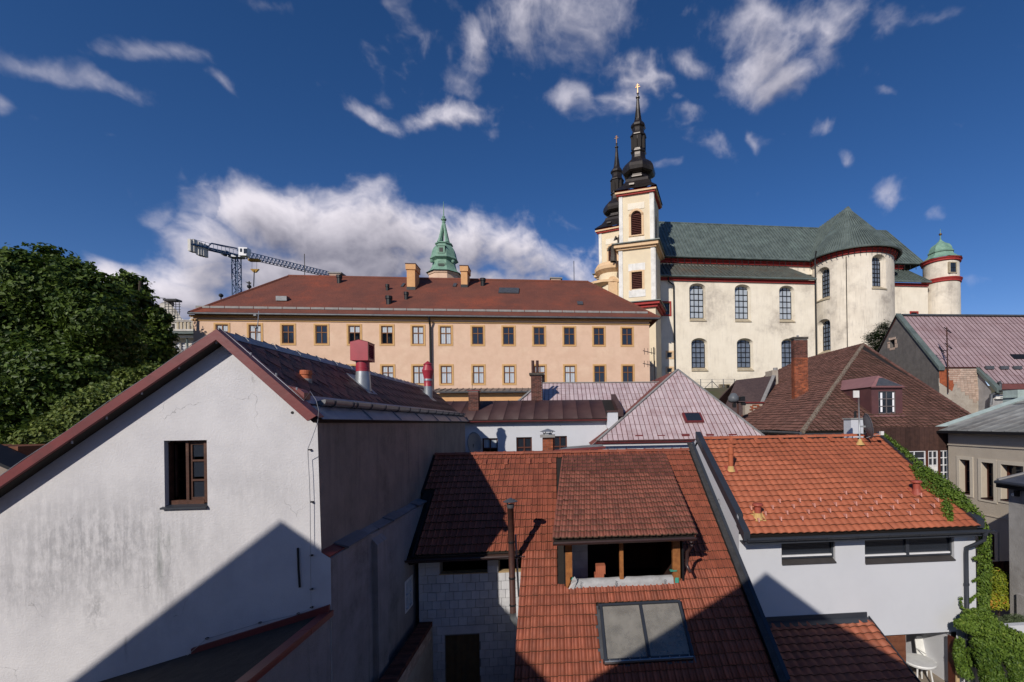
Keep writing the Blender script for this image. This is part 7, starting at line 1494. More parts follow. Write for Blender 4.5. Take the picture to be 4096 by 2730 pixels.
for i, (x0, x1, z0, z1) in enumerate(gwin):
    keep = mChG
    if i < 3: mChG = mChGp
    church_window(lambda u, v, d: (u, d, v), x0+.22, x1-.22, z0+.45, z1-.18, rise*.85)
    mChG = keep
    chn.part('sill', MB().prism([(x0-.05, -.12, z0-.05), (x1+.05, -.12, z0-.05), (x1-.2, .68, z0+.46), (x0+.2, .68, z0+.46)], (0, 0, -.12)), mSill)
for a, b_, c, d, k in sqh:
    w_ = casement(chn, chn.o, a, b_, c, d, .3, mBlackMetal, (.5,), (.33, .66) if not k else (.5,), .08)
    m_ = MB(); q_ = .22; m_.box(a-q_, a, -.06, -.002, c-q_, d+q_); m_.box(b_, b_+q_, -.06, -.002, c-q_, d+q_); m_.box(a, b_, -.06, -.002, d, d+q_); m_.box(a, b_, -.06, -.002, c-q_, c); chn.part('surround', m_, mCornice if not k else mCornOch, w_)
def seamed(name, quad, n, mat, par=None, rib=.22):
    q_ = [Vector(v) for v in quad]; r_ = chn.part(name, MB().slab(*quad, .15), mat, par)
    m_ = MB()
    for k in range(n+1): f = k/n; m_.bar(q_[0].lerp(q_[1], f)+Vector((0, 0, .05)), q_[3].lerp(q_[2], f)+Vector((0, 0, .05)), .12, rib)
    chn.part('standing_seams', m_, mat, r_, kind='stuff'); return r_
for xa, xb in ((aL-.4, X8(1185, 0)), (X8(1720, 0), aR)):
    ar = seamed('aisle_roof', [(xa, -.6, zai+.15), (xb, -.6, zai+.15), (xb-(2.2 if xa < 0 else 0), 4.0, zat), (xa+(.6 if xa < 0 else 0), 4.0, zat)], int((xb-xa)/.62), mCopperRust if xa < 0 else mCopper)
    for z_, h_, dd, mm in ((zai-.42, .22, .25, mCornice), (zai-.15, .12, .4, mCornice)): chn.part('cornice', MB().box(xa+.2, xb-.02, -dd, -.004, z_, z_+h_), mm)
    chn.part('gutter', MB().tube([(xa, -.68, zai+.1), (xb, -.68, zai+.1)], .14, 8), mCopper, ar)
chn.part('clerestory', MB().box(aL, aR-1, 4.0, 18.5, zat-1, zE1+.1), mCreamOld)
chn.part('cornice', MB().box(aL, aR-1, 3.7, 3.998, zE1-.75, zE1-.4), mCornice); chn.part('upper_cornice', MB().box(aL, aR-1, 3.45, 3.998, zE1-.39, zE1-.2), mCornice)
xEe = X8(1985, 3.2, 480)
mrf = seamed('nave_roof', [(aL-.3, 3.1, zE1), (xEe, 3.1, zE1), (xR1, 11, zR1), (aL-.3, 11, zR1)], 82, mCopper)
mb = MB(); mb.add([(xEe, 3.1, zE1), (xR1, 11, zR1), (xEe, 19, zE1), (aL-.3, 19, zE1), (aL-.3, 11, zR1)], [(0, 1, 2), (1, 4, 3, 2)]); chn.part('nave_roof_back', mb, mCopper)
chn.part('gutter', MB().tube([(aL, 3.0, zE1-.05), (xEe, 3.0, zE1-.05)], .16, 8), mCopper, mrf); chn.part('ridge', MB().tube([(aL, 11, zR1+.05), (xR1, 11, zR1+.05)], .14, 6), mCopper, mrf)
for i in range(44): x = aL+.5+i*(xEe-aL-1)/44; chn.part('bracket', MB().bar((x, 3.1, zE1-.1), (x+.12, 3.3, zE1-.95), .07, .07), mBlackMetal)
# apse (rounded transept)
AT = 3.0; AX = X8(1452, AT, 700); AR_ = 5.95
bend = lambda u, v, d: (AX+(AR_-d)*math.sin(u/AR_), AT-(AR_-d)*math.cos(u/AR_), v)
def ang(x, y, d=AR_):
    s_ = FC.t(p('C8', x, y), AT-AR_*.8).x-AX; return math.asin(max(-1, min(1, s_/AR_)))*AR_
zA0 = zE1
def zap(x, y): return FC.t(p('C8', x, y), AT-AR_*.75).z
aw = []
for gl, gr, ot, ob_, ol, orr in ((1280, 1365, 478, 720, 1243, 1368), (1562, 1630, 447, 690, 1560, 1683), (1288, 1373, 868, 1125, 1253, 1377)):
    c = (ang(ol, 600)+ang(orr, 600))/2; hw_ = 1.2; aw.append((c-hw_, c+hw_, zap(1320, ob_), zap(1320, ot)))
segs = 48; mb = MB(); 
cuts = sorted(set([-math.pi/2*AR_+math.pi*AR_*k/segs for k in range(segs+1)]))
def apse_col(u0, u1, holes):
    mb.wall([(u0, -2), (u1, -2), (u1, zA0), (u0, zA0)], [], bend)
# strips of wall between and around the windows
def strip(u0, u1, v0, v1):
    n_ = max(1, int((u1-u0)/.35)); 
    for k in range(n_): a, b_ = u0+(u1-u0)*k/n_, u0+(u1-u0)*(k+1)/n_; mb.add([bend(a, v0, 0), bend(b_, v0, 0), bend(b_, v1, 0), bend(a, v1, 0)], [(0, 1, 2, 3)])
Lh = math.pi/2*AR_
u_a, u_b = (aw[0][0]+aw[2][0])/2, (aw[0][1]+aw[2][1])/2
aw[0] = (u_a, u_b, aw[0][2], aw[0][3]); aw[2] = (u_a, u_b, aw[2][2], aw[2][3])
strip(-Lh, u_a, -2, zA0); strip(u_b, aw[1][0], -2, zA0); strip(aw[1][1], Lh, -2, zA0)
strip(u_a, u_b, -2, aw[2][2]); strip(u_a, u_b, aw[2][3], aw[0][2]); strip(u_a, u_b, aw[0][3], zA0); strip(*aw[1][:2], -2, aw[1][2]); strip(*aw[1][:2], aw[1][3], zA0)
for x0, x1, z0, z1 in aw:
    rs = .8; lp = arch(x0, z0, x1, z1, rs, 12); li = arch(x0+.35, z0+.5, x1-.35, z1-.25, rs*.8, 12); n_ = len(lp)
    mb.add([bend(u, v, 0) for u, v in lp]+[bend(u, v, .8) for u, v in li], [(k, (k+1) % n_, n_+(k+1) % n_, n_+k) for k in range(n_)])
    # spandrels
    for sgn in (0, 1):
        half = lp[2:2+7] if sgn == 0 else lp[2+6:2+13]; corner = (x1, z1) if sgn == 0 else (x0, z1)
        pts_ = half; 
        for k in range(len(pts_)-1): mb.add([bend(*corner, 0), bend(*pts_[k], 0), bend(*pts_[k+1], 0)], [(0, 1, 2)])
chn.part('apse_wall', mb, mCreamApse, smooth=False)
for x0, x1, z0, z1 in aw:
    church_window(bend, x0+.35, x1-.35, z0+.5, z1-.25, .64, 3, 6, .8)
    m_ = MB(); n_ = 6; m_.add([bend(x0-.1+(x1-x0+.2)*k/n_, z0+v, d) for v, d in ((-.18, -.12), (-.02, -.12), (.5, .78)) for k in range(n_+1)], [(r_*(n_+1)+k, r_*(n_+1)+k+1, (r_+1)*(n_+1)+k+1, (r_+1)*(n_+1)+k) for r_ in range(2) for k in range(n_)]); chn.part('sill', m_, mSill)
mb = MB(); prof_ = [(AR_+.02, zA0-.75), (AR_+.25, zA0-.7), (AR_+.25, zA0-.42), (AR_+.45, zA0-.34), (AR_+.5, zA0-.1), (AR_, zA0+.05)]
mb.lathe(prof_, AX, AT, 40, 0, -math.pi, 0)
for sx in (-1, 1): mb.add([(AX+sx*r_, AT, z) for r_, z in prof_]+[(AX+sx*r_, 9, z) for r_, z in prof_], [(k, k+1, len(prof_)+k+1, len(prof_)+k) for k in range(len(prof_)-1)])
chn.part('apse_cornice', mb, mCornice)
mb = MB()
for sx in (-1, 1): mb.poly((AX+sx*AR_, AT, -2), (AX+sx*AR_, 8, -2), (AX+sx*AR_, 8, zA0), (AX+sx*AR_, AT, zA0))
chn.part('transept_wall', mb, mCreamApse)
zap_ = zR1+.25; RR = AR_+.85; mb = MB(); n_ = 20
mb.add([(AX, AT+.6, zap_)]+[(AX+RR*math.cos(-math.pi+math.pi*k/n_), AT+RR*math.sin(-math.pi+math.pi*k/n_), zA0) for k in range(n_+1)], [(0, k+1, k+2) for k in range(n_)])
for sx in (-1, 1): mb.add([(AX, AT+.6, zap_), (AX, 11, zap_), (AX+sx*RR, 11, zA0), (AX+sx*RR, AT, zA0)], [(0, 1, 2, 3)])
apr = chn.part('apse_roof', mb, mCopper); m_ = MB()
for k in range(54):
    a = -math.pi+math.pi*k/53; top_ = Vector((AX, AT+.6, zap_+.04)); low = Vector((AX+RR*math.cos(a), AT+RR*math.sin(a), zA0+.05)); f = 1.0 if k % 4 == 0 else (.75 if k % 2 == 0 else .5); m_.bar(low, low.lerp(top_, f), .14, .22)
for sx in (-1, 1):
    for k in range(13): y_ = AT+(11-AT)*k/12; m_.bar((AX, y_+.3, zap_+.04), (AX+sx*RR, y_, zA0+.05), .12, .22)
chn.part('standing_seams', m_, mCopper, apr, kind='stuff')
chn.part('gutter', MB().tube([(AX+(RR+.1)*math.cos(-math.pi+math.pi*k/30), AT+(RR+.1)*math.sin(-math.pi+math.pi*k/30), zA0-.05) for k in range(31)], .15, 6), mCopper, apr)
for k in range(26): a = -math.pi+math.pi*(k+.5)/26; chn.part('bracket', MB().bar((AX+(RR-.05)*math.cos(a), AT+(RR-.05)*math.sin(a), zA0-.1), (AX+(AR_+.4)*math.cos(a+.02), AT+(AR_+.4)*math.sin(a+.02), zA0-.95), .07, .07), mBlackMetal)
# downpipes
for xx, t_, ztop in ((172, -.2, zai), (1196, -.2, zE1)):
    x = X8(xx, 0, 900); chn.part('downpipe', MB().tube([(x-.9 if xx < 500 else x, -.5, ztop+.1), (x-.8 if xx < 500 else x, -.3, ztop-.6), (x, t_, ztop-1.1), (x+.02, t_, 2)], .11, 8), mBlackMetal)
u_ = ang(1432, 700); q = [bend(u_, v, -.03) for v in (2, zA0-1)]; chn.part('lightning_wire', MB().tube(q, .06, 5), mBlackMetal)
# turret
TX = X8(2108, 1.0, 700); TYt = 1.0; tr = (X8(2212, 1, 700)-X8(2010, 1, 700))/2; z2 = lambda y: FC.t(p('C8', 2100, y), TYt-2).z
chn.part('turret', MB().lathe([(tr, -2), (tr, z2(628))], TX, TYt, 28).lathe([(tr*.97, z2(600)), (tr*.97, z2(470))], TX, TYt, 28), mCreamApse, smooth=True)
for a, b_ in ((628, 596), (476, 450)): chn.part('turret_cornice', MB().lathe([(tr*.97, z2(a)), (tr*1.06, z2(a-5)), (tr*1.06, z2(a-14)), (tr*1.12, z2(b_+4)), (tr*1.12, z2(b_)), (tr*.9, z2(b_))], TX, TYt, 28), mCornice)
chn.part('turret_dome', MB().lathe([(tr*1.17, z2(447)), (tr*.95, z2(434)), (tr*.74, z2(412)), (tr*.68, z2(395))], TX, TYt, 8, .39).lathe([(tr*.72, z2(392)), (tr*.74, z2(384)), (tr*.66, z2(378)), (tr*.64, z2(360)), (tr*.52, z2(335)), (tr*.26, z2(315)), (tr*.12, z2(298)), (tr*.05, z2(285))], TX, TYt, 8, .39), mPatina)
chn.part('turret_finial', MB().tube([(TX, TYt, z2(288)), (TX, TYt, z2(205))], [.09, .03], 6), mPatina); chn.part('turret_ball', MB().lathe([(0, z2(235)), (.18, z2(240)), (.24, z2(246)), (.18, z2(252)), (0, z2(257))], TX, TYt, 10), mGold, smooth=True)
wt_ = chn.part('window', MB().box(TX-.75, TX+.2, TYt-tr*1.0, TYt-tr*.9, z2(565), z2(498)), mGlass); chn.part('surround', MB().box(TX-.95, TX-.76, TYt-tr*1.02, TYt-tr*.85, z2(570), z2(490)).box(TX+.21, TX+.40, TYt-tr*1.02, TYt-tr*.85, z2(570), z2(490)).box(TX-.76, TX+.21, TYt-tr*1.02, TYt-tr*.85, z2(497), z2(490)).box(TX-.76, TX+.21, TYt-tr*1.02, TYt-tr*.85, z2(570), z2(565)), mSill, wt_)
chn.part('glazing_bars', MB().box(TX-.3, TX-.24, TYt-tr*1.01, TYt-tr, z2(565), z2(498)).box(TX-.75, TX+.2, TYt-tr*1.012, TYt-tr*1.002, z2(533), z2(530)), mBlackMetal, wt_)

mSpireD = surf('dark_spire_posts', (.022,.018,.016,1), bump=.2, rough=.8)
# ---- towers
def tower(lab, fr, bT, wF, dF, dz, pix=True, base_z=2.0):
    t = T('church_tower', lab, 'tower', (0, dF/2, base_z), fr, 'towers of the church')
    z = lambda y: fr0.t(p('C7', 389, y), 0).z+dz
    w = wF/2
    x0, x1 = -w, w
    lv = [(z(1085)-.2, z(745)), (z(1460), z(1130))]
    # upper stage, lower stage, base
    za, zb_, zc_, zd_ = z(738), z(1082), z(1135), z(1455)
    hu = [arch(-.72, z(1003), .72, z(852), .72)]; 
    fn = lambda u, v, d: (u, d, v); fr_ = lambda u, v, d: (w-d, u, v)
    m_ = MB(); m_.wall([(-w, zb_), (w, zb_), (w, za), (-w, za)], hu, fn, .35); m_.wall([(0, zb_), (dF, zb_), (dF, za), (0, za)], [arch(dF/2-.72, z(1003), dF/2+.72, z(852), .72)], fr_, .35); m_.poly((-w, 0, zb_), (-w, dF, zb_), (-w, dF, za), (-w, 0, za)); m_.poly((-w, dF, zb_), (w, dF, zb_), (w, dF, za), (-w, dF, za)); t.part('upper_stage', m_, mCream)
    m_ = MB(); W2 = w+.12; m_.wall([(-W2, base_z-3), (W2, base_z-3), (W2, zb_-.1), (-W2, zb_-.1)], [rect(-.72, z(1345), .72, z(1238))], lambda u, v, d: (u, d-.1, v), .35); m_.poly((W2, -.1, base_z-3), (W2, dF+.1, base_z-3), (W2, dF+.1, zb_), (W2, -.1, zb_)); m_.poly((-W2, -.1, base_z-3), (-W2, dF+.1, base_z-3), (-W2, dF+.1, zb_), (-W2, -.1, zb_)); m_.poly((-W2, dF+.1, base_z-3), (W2, dF+.1, base_z-3), (W2, dF+.1, zb_), (-W2, dF+.1, zb_)); t.part('lower_stage', m_, mCream)
    def louv(fn_, c, z0, z1, rs, off=0):
        b_ = t.part('louvred_opening', MB().add([fn_(u, v, .34) for u, v in (arch(c-.72, z0, c+.72, z1, rs) if rs else rect(c-.72, z0, c+.72, z1))], [tuple(range(13 if rs else 4))]), mLouver)
        n_ = int((z1-z0-(rs or 0)*.5)/.24)
        for k in range(n_): zz = z0+.06+k*.24; t.part('louvre', MB().add([fn_(c-.7, zz, .1), fn_(c+.7, zz, .1), fn_(c+.7, zz+.2, .3), fn_(c-.7, zz+.2, .3)], [(0, 1, 2, 3)]), mLouver, b_)
    louv(fn, 0, z(1003), z(852), .72); louv(fr_, dF/2, z(1003), z(852), .72); louv(lambda u, v, d: (u, d-.1, v), 0, z(1345), z(1238), 0)
    # trim
    for c0, c1, y0, y1, yy in ((-1.0, -.72, 1010, 870, 0), (.72, 1.0, 1010, 870, 0), (-1.0, -.72, 1352, 1230, -.1), (.72, 1.0, 1352, 1230, -.1)): t.part('window_trim', MB().box(c0, c1, yy-.07, yy-.003, z(y0), z(y1)), mCornOch)
    m_ = MB(); n_ = 10
    m_.add([(r_*math.cos(math.pi*k/n_), -.07, z(852)-.72+r_*math.sin(math.pi*k/n_)) for r_ in (.72, 1.0) for k in range(n_+1)], [(k, k+1, n_+2+k, n_+1+k) for k in range(n_)]); t.part('window_trim', m_, mCornOch)
    t.part('sill', MB().box(-1.05, 1.05, -.12, -.003, z(1012), z(1006)), mCornOch); t.part('lintel', MB().box(-.72, .72, -.18, -.103, z(1238), z(1228)), mCornOch)
    for y0, y1, yy in ((1230, 1185, -.1), (1395, 1350, -.1)): t.part('plaster_panel', MB().box(-1.15, 1.15, yy-.05, yy-.003, z(y0)-.02, z(y1)), mWhiteP)
    for y0, y1 in ((843, 803), (1058, 1018)): t.part('plaster_panel', MB().box(-1.15, 1.15, -.05, -.003, z(y0), z(y1)), mCreamOld)
    for c in (-w+.0, w-.5): t.part('pilaster', MB().box(c, c+.5, -.09, -.003, zb_, za), mWhiteP)
    for c in (-W2, W2-.55): t.part('pilaster', MB().box(c, c+.55, -.2, -.103, zd_, zb_-.2), mWhiteP)
    t.part('pilaster', MB().box(w+.003, w+.09, .0, .5, zb_, za), mWhiteP); t.part('pilaster', MB().box(W2+.003, W2+.09, -.1, .5, zd_, zb_-.2), mWhiteP)
    # cornices: stacked slabs
    for zc0, hts in ((za, ((.28, .22, mCornice), (.46, .22, mCornOch), (.30, .22, mCornice))), (zb_, ((.25, .25, mCornOch), (.55, .45, mCornOch), (.78, .12, mCopper))), (zd_, ((.3, .35, mCornice), (.6, .35, mCornice), (.8, .12, mCopper)))):
        zz = zc0-.28
        for ov, hh_, mm in hts: o_ = ov+(.12 if zc0 < za else 0); t.part('cornice', MB().box(-w-o_, w+o_, -o_, dF+o_, zz, zz+hh_), mm); zz += hh_
    # spire: skirt (square) then bulbs (eight-sided)
    sc = .31873*bT/FPX; zz = lambda y: z0s+(1440-y)*sc*1.105; z0s = za+.38; cy = dF/2
    sk = MB(); rows = [(1440, w+.55), (1400, w+.1), (1360, w-.35), (1300, w-.75), (1265, w-.85)]
    vs = [(sx*hw_, cy+sy*hw_*dF/wF, zz(y)) for y, hw_ in rows for sx, sy in ((-1,-1),(1,-1),(1,1),(-1,1))]; sk.add(vs, [(4*i+k, 4*i+(k+1) % 4, 4*i+4+(k+1) % 4, 4*i+4+k) for i in range(len(rows)-1) for k in range(4)]); sp_ = t.part('spire', sk, mSpire)
    def oct_(rows_, nm, mat=mSpire, n_=8): t.part(nm, MB().lathe([(h_*sc*1.13, zz(y)) for y, h_ in rows_], 0, cy, n_, math.pi/8), mat, sp_)
    oct_([(1270, 128), (1248, 150), (1238, 150), (1228, 135), (1205, 132), (1190, 168), (1175, 186), (1140, 196), (1100, 186), (1060, 160), (1030, 125), (1010, 98), (990, 86), (960, 82), (930, 80), (915, 92), (905, 92), (895, 80), (880, 80)], 'bulb')
    for k in range(8):
        a = k*math.pi/4+math.pi/8; t.part('lantern_pillar', MB().bar((70*sc*math.cos(a), cy+70*sc*math.sin(a), zz(882)), (70*sc*math.cos(a), cy+70*sc*math.sin(a), zz(735)), .5, .5), mSpireD, sp_)
        a = k*math.pi/4; 
    oct_([(775, 74), (738, 80), (728, 96), (718, 96), (700, 82), (680, 72), (660, 66), (645, 70), (632, 74), (615, 88), (590, 84), (565, 66), (545, 48), (520, 42)], 'upper_bulb')
    oct_([(520, 42), (400, 26), (270, 15), (262, 24), (250, 24), (240, 10), (215, 8), (212, 14), (204, 14), (200, 4), (198, 0)], 'needle')
    t.part('slot', MB().prism([(-.32, cy-38*sc*1.02, zz(515)), (.02, cy-38*sc*1.02, zz(515)), (-.12, cy-24*sc*1.05, zz(370))], (0, -.05, 0)), mInterior, sp_)
    t.part('cross', MB().box(-.05, .05, cy-.05, cy+.05, zz(200), zz(95)).box(-.34, .34, cy-.045, cy+.045, zz(134), zz(128)).box(-.22, .22, cy-.046, cy+.046, zz(112), zz(107)), mGold, sp_)
    t.part('hatch', MB().box(-.9, -.2, cy-(w-.35)*dF/wF-.5, cy-(w-.6)*dF/wF, zz(1378), zz(1360)), mSpire, sp_)
    return t
pt = at((2548, 1100), 61.0); fr0 = FR(rad(-20.7), (pt.x, 61.0))
tower('tall near church tower with cream walls, louvred windows and black bulbous spire', fr0, 62, 4.7, 5.0, 0)
pt2 = at((2452, 1100), 72.5); fr2 = FR(rad(-28), (pt2.x, 72.5))
tower('far church tower half hidden behind the other one', fr2, 62, 4.7, 5.0, -.2)
# curved front between the towers, with statues
fb = T('curved_facade', 'curved cream church front with balustrade between the two towers', 'facade', (0, 0, 2), FR(0, (at((2445, 1100), 66).x, 66)))
fq = lambda y: at(p('C7', 240, y), 64).z
fb.part('bay', MB().lathe([(2.3, 0), (2.3, fq(1195))], .6, 1, 20), mCream, smooth=True)
fb.part('balcony', MB().lathe([(2.3, fq(1225)), (2.9, fq(1205)), (2.95, fq(1185)), (2.6, fq(1160)), (0, fq(1155))], .6, 1, 20), mCornOch)
fb.part('lower_cornice', MB().lathe([(2.5, fq(1310)), (3.6, fq(1290)), (3.6, fq(1275)), (2.4, fq(1265))], .0, 2, 16), mCornOch)
fb.part('arch_niche', MB().prism([(u-.2, -1.45, v) for u, v in arch(-.4, fq(1390), .9, fq(1255), .6)], (0, .3, 0)), mCornOch)
for nm, lab, px, y0, y1, w_ in (('statue', 'dark stone statue standing on the curved church front', (240), 1065, 1160, .55), ('statue', 'taller dark statue close against the near church tower', (280), 1003, 1090, .5)):
    b_ = 62.5; a, c = at(p('C7', px, y0), b_), at(p('C7', px, y1), b_); H_ = a.z-c.z; t = T(nm, lab, 'statue', (c.x, b_, c.z-.3), group='statues on the church front')
    t.part('figure', MB().lathe([(w_*.8, c.z-.3), (w_*.7, c.z+.1*H_), (w_*.55, c.z+.35*H_), (w_*.65, c.z+.6*H_), (w_*.75, c.z+.75*H_), (w_*.3, c.z+.84*H_), (w_*.32, c.z+.92*H_), (w_*.2, c.z+.99*H_), (0, a.z)], c.x, b_, 9), mStatue)
    t.part('arm', MB().tube([(c.x-.3, b_, c.z+.72*H_), (c.x-.75, b_-.2, c.z+.55*H_), (c.x-.5, b_-.3, c.z+.8*H_)], .14, 6), mStatue)

# ================================================================ green cupola tower
CB = 84.0; ct = T('cupola_tower', 'tower with bright green copper cupola and open lantern behind the red roof', 'tower', (at((1778, 1100), CB).x, CB, 0))
c0 = at((1778, 1100), CB); sc = .26792*CB/FPX; zz = lambda y: at(p('D8', 665, 1195), CB).z+(1195-y)*sc
ct.part('shaft', MB().lathe([(215*sc, 0), (215*sc, zz(1230)), (225*sc, zz(1225)), (235*sc, zz(1200)), (0, zz(1198))], c0.x, CB, 8, math.pi/8), mOrangeW)
def cup(rows, nm): return ct.part(nm, MB().lathe([(h_*sc*1.05, zz(y)) for y, h_ in rows], c0.x, CB, 8, math.pi/8), mPatina)
d1 = cup([(1195, 245), (1175, 215), (1140, 185), (1100, 165), (1050, 155), (1020, 150), (1005, 170), (990, 192), (980, 192), (960, 176), (920, 168), (870, 158), (820, 138), (785, 108), (772, 104), (765, 122), (750, 118), (745, 100), (742, 0)], 'cupola')
for k in range(4):
    a = k*math.pi/2+math.pi/4; ct.part('lantern_leg', MB().tube([(c0.x+80*sc*math.cos(a), CB+80*sc*math.sin(a), zz(748)), (c0.x+60*sc*math.cos(a), CB+60*sc*math.sin(a), zz(690)), (c0.x+12*sc*math.cos(a), CB+12*sc*math.sin(a), zz(450))], [.42, .34, .2], 6), mPatina)
ct.part('finial', MB().lathe([(16*sc, zz(460)), (28*sc, zz(430)), (20*sc, zz(415)), (40*sc, zz(395)), (38*sc, zz(380)), (18*sc, zz(370)), (24*sc, zz(350)), (8*sc, zz(335)), (5*sc, zz(200)), (2*sc, zz(125))], c0.x, CB, 8), mPatina)
fy = CB-168*sc*1.0
m_ = MB(); 
for y, nm in ((1105, 'round_louvre'),): 
    lo = ct.part(nm, MB().tube([(c0.x, CB-172*sc, zz(1105)), (c0.x, CB-150*sc, zz(1100))], 58*sc, 18), mPatina)
    for k in range(7): ct.part('slat', MB().box(c0.x-46*sc*math.sqrt(max(.1, 1-((k-3)/3.6)**2)), c0.x+46*sc*math.sqrt(max(.1, 1-((k-3)/3.6)**2)), CB-176*sc, CB-172.5*sc, zz(1105+(k-3)*13+4), zz(1105+(k-3)*13-3)), mBlackMetal, lo)
do = ct.part('dormer', MB().box(c0.x-50*sc, c0.x+50*sc, CB-176*sc, CB-120*sc, zz(940), zz(835)), mPatina); ct.part('pediment', MB().prism([(c0.x-68*sc, CB-182*sc, zz(838)), (c0.x+68*sc, CB-182*sc, zz(838)), (c0.x, CB-182*sc, zz(808))], (0, 60*sc, 0)), mPatina, do)
ct.part('dormer_louvre', MB().box(c0.x-26*sc, c0.x+26*sc, CB-178*sc, CB-176.5*sc, zz(925), zz(865)), mBlackMetal, do)
for sx in (-1, 1): ct.part('volute', MB().lathe([(0, zz(1010)), (22*sc, zz(1020)), (26*sc, zz(1035)), (18*sc, zz(1055)), (0, zz(1060))], c0.x+sx*150*sc, CB-110*sc, 8), mPatina)

# ================================================================ castle corner with scaffolding
ca = T('castle_wing', 'castle wing with sgraffito walls and stepped gable under scaffolding', 'castle', (at((700, 1400), 95).x, 97, 0)); KY = 95.0
KZ = lambda y: at(p('D7', 450, y), KY).z; KX = lambda x: at(p('D7', x, 1200), KY).x
hs_ = [(365, 1128, 398, 1186), (580, 1155, 606, 1186)]
mb = MB(); mb.wall([(KX(100), -4), (KX(720), -4), (KX(720), KZ(1090)), (KX(640), KZ(1045)), (KX(590), KZ(1040)), (KX(560), KZ(1085)), (KX(500), KZ(1085)), (KX(470), KZ(1060)), (KX(430), KZ(985)), (KX(340), KZ(900)), (KX(290), KZ(870)), (KX(230), KZ(900)), (KX(180), KZ(985)), (KX(100), KZ(1060))], [rect(KX(a), KZ(d), KX(c), KZ(b_)) for a, b_, c, d in hs_]+[rect(KX(392), KZ(1435), KX(448), KZ(1340)), rect(KX(458), KZ(1435), KX(512), KZ(1340))], lambda u, v, d: (u, KY+d, v), .5); ca.part('wall', mb, mSgr)
for a, b_, c, d in hs_: ca.part('window', MB().box(KX(a), KX(c), KY+.45, KY+.5, KZ(d), KZ(b_)), mInterior)
for a, c in ((392, 448), (458, 512)): casement(ca, ca.o, KX(a), KX(c), KZ(1435), KZ(1340), KY+.3, mWhitePaint, (.5,), (.35, .68), .12)
ca.part('window_surround', MB().box(KX(380), KX(525), KY-.1, KY-.01, KZ(1338), KZ(1315)), mSill)
for y0, y1, d in ((1095, 1085, .25), (1215, 1195, .45), (1108, 1102, .2)): ca.part('string_course', MB().box(KX(100), KX(720), KY-d, KY-.005, KZ(y0), KZ(y1)), mSgr)
ca.part('lean_roof', MB().slab((KX(100), KY-2.2, KZ(1262)), (KX(720), KY-2.2, KZ(1262)), (KX(720), KY-.3, KZ(1218)), (KX(100), KY-.3, KZ(1218)), .1), mCopper); ca.part('cove', MB().box(KX(100), KX(720), KY-1.2, KY-.01, KZ(1300), KZ(1268)), mSgr)
ca.part('downpipe', MB().tube([(KX(573), KY-.8, KZ(1265)), (KX(573), KY-.3, -2)], .16, 6), mCopper)
for r_ in range(7):
    for i in range(9): ca.part('ashlar', MB().box(KX(380+i*30+(14 if r_ % 2 else 0)), KX(380+i*30+27+(14 if r_ % 2 else 0)), KY-.05, KY-.004, KZ(1455+r_*24+21), KZ(1455+r_*24)), mSgr)
for k in range(5): x = KX(425+k*42); ca.part('pilaster', MB().box(x, x+.35, KY-.15, KY-.01, KZ(1193), KZ(1110)), mSill)
sf = T('scaffold', 'dark scaffolding on the castle gable', 'scaffold', (KX(430), KY-1, KZ(1040)))
for x in (350, 390, 430, 470, 510): sf.part('pole', MB().tube([(KX(x), KY-1.2, KZ(1040)), (KX(x), KY-1.2, KZ(860 if x in (350, 470) else 880))], .06, 5), mScaf)
for y in (900, 925, 950, 985, 1010): sf.part('ledger', MB().tube([(KX(345), KY-1.2, KZ(y)), (KX(525), KY-1.2, KZ(y))], .05, 5), mScaf)
sf.part('platform', MB().box(KX(345), KX(495), KY-1.6, KY-.2, KZ(888), KZ(868)), mScaf); sf.part('long_pole', MB().tube([(KX(190), KY-1.1, KZ(848)), (KX(350), KY-1.1, KZ(856))], .06, 5), mScaf); sf.part('chimney', MB().box(KX(250), KX(295), KY+.6, KY+2, KZ(900), KZ(858)), mBrickD)

# ================================================================ tower crane
KB = 130.0; cz0 = at(p('D7', 1098, 345), KB); cr = T('tower_crane', 'blue tower crane with white ballast blocks and white cab', 'crane', (cz0.x, KB, 0))
wM = (at(p('D7', 1138, 600), KB).x-at(p('D7', 1058, 600), KB).x)/2*.8; m_ = MB(); zT = at(p('D7', 1098, 370), KB).z
for sx in (-1, 1):
    for sy in (-1, 1): m_.bar((cz0.x+sx*wM, KB+sy*wM, 0), (cz0.x+sx*wM, KB+sy*wM, zT), .2, .2)
k = 0; z = 8.0
while z < zT-1.4:
    for sx in (-1, 1): s_ = 1 if k % 2 else -1; m_.bar((cz0.x+sx*wM, KB-s_*wM, z), (cz0.x+sx*wM, KB+s_*wM, z+1.6), .12, .12)
    for sy in (-1, 1): s_ = 1 if k % 2 else -1; m_.bar((cz0.x-s_*wM, KB+sy*wM, z), (cz0.x+s_*wM, KB+sy*wM, z+1.6), .12, .12); m_.bar((cz0.x-wM, KB+sy*wM, z), (cz0.x+wM, KB+sy*wM, z), .1, .1)
    z += 1.6; k += 1
cr.part('mast', m_, mBlue)
zj = at(p('D7', 1115, 360), KB).z
eR_ = atz(p('C1', 2225, 349), zj); eL_ = atz(p('D7', 585, 228), zj); mid = Vector((cz0.x+.8, KB, zj)); 
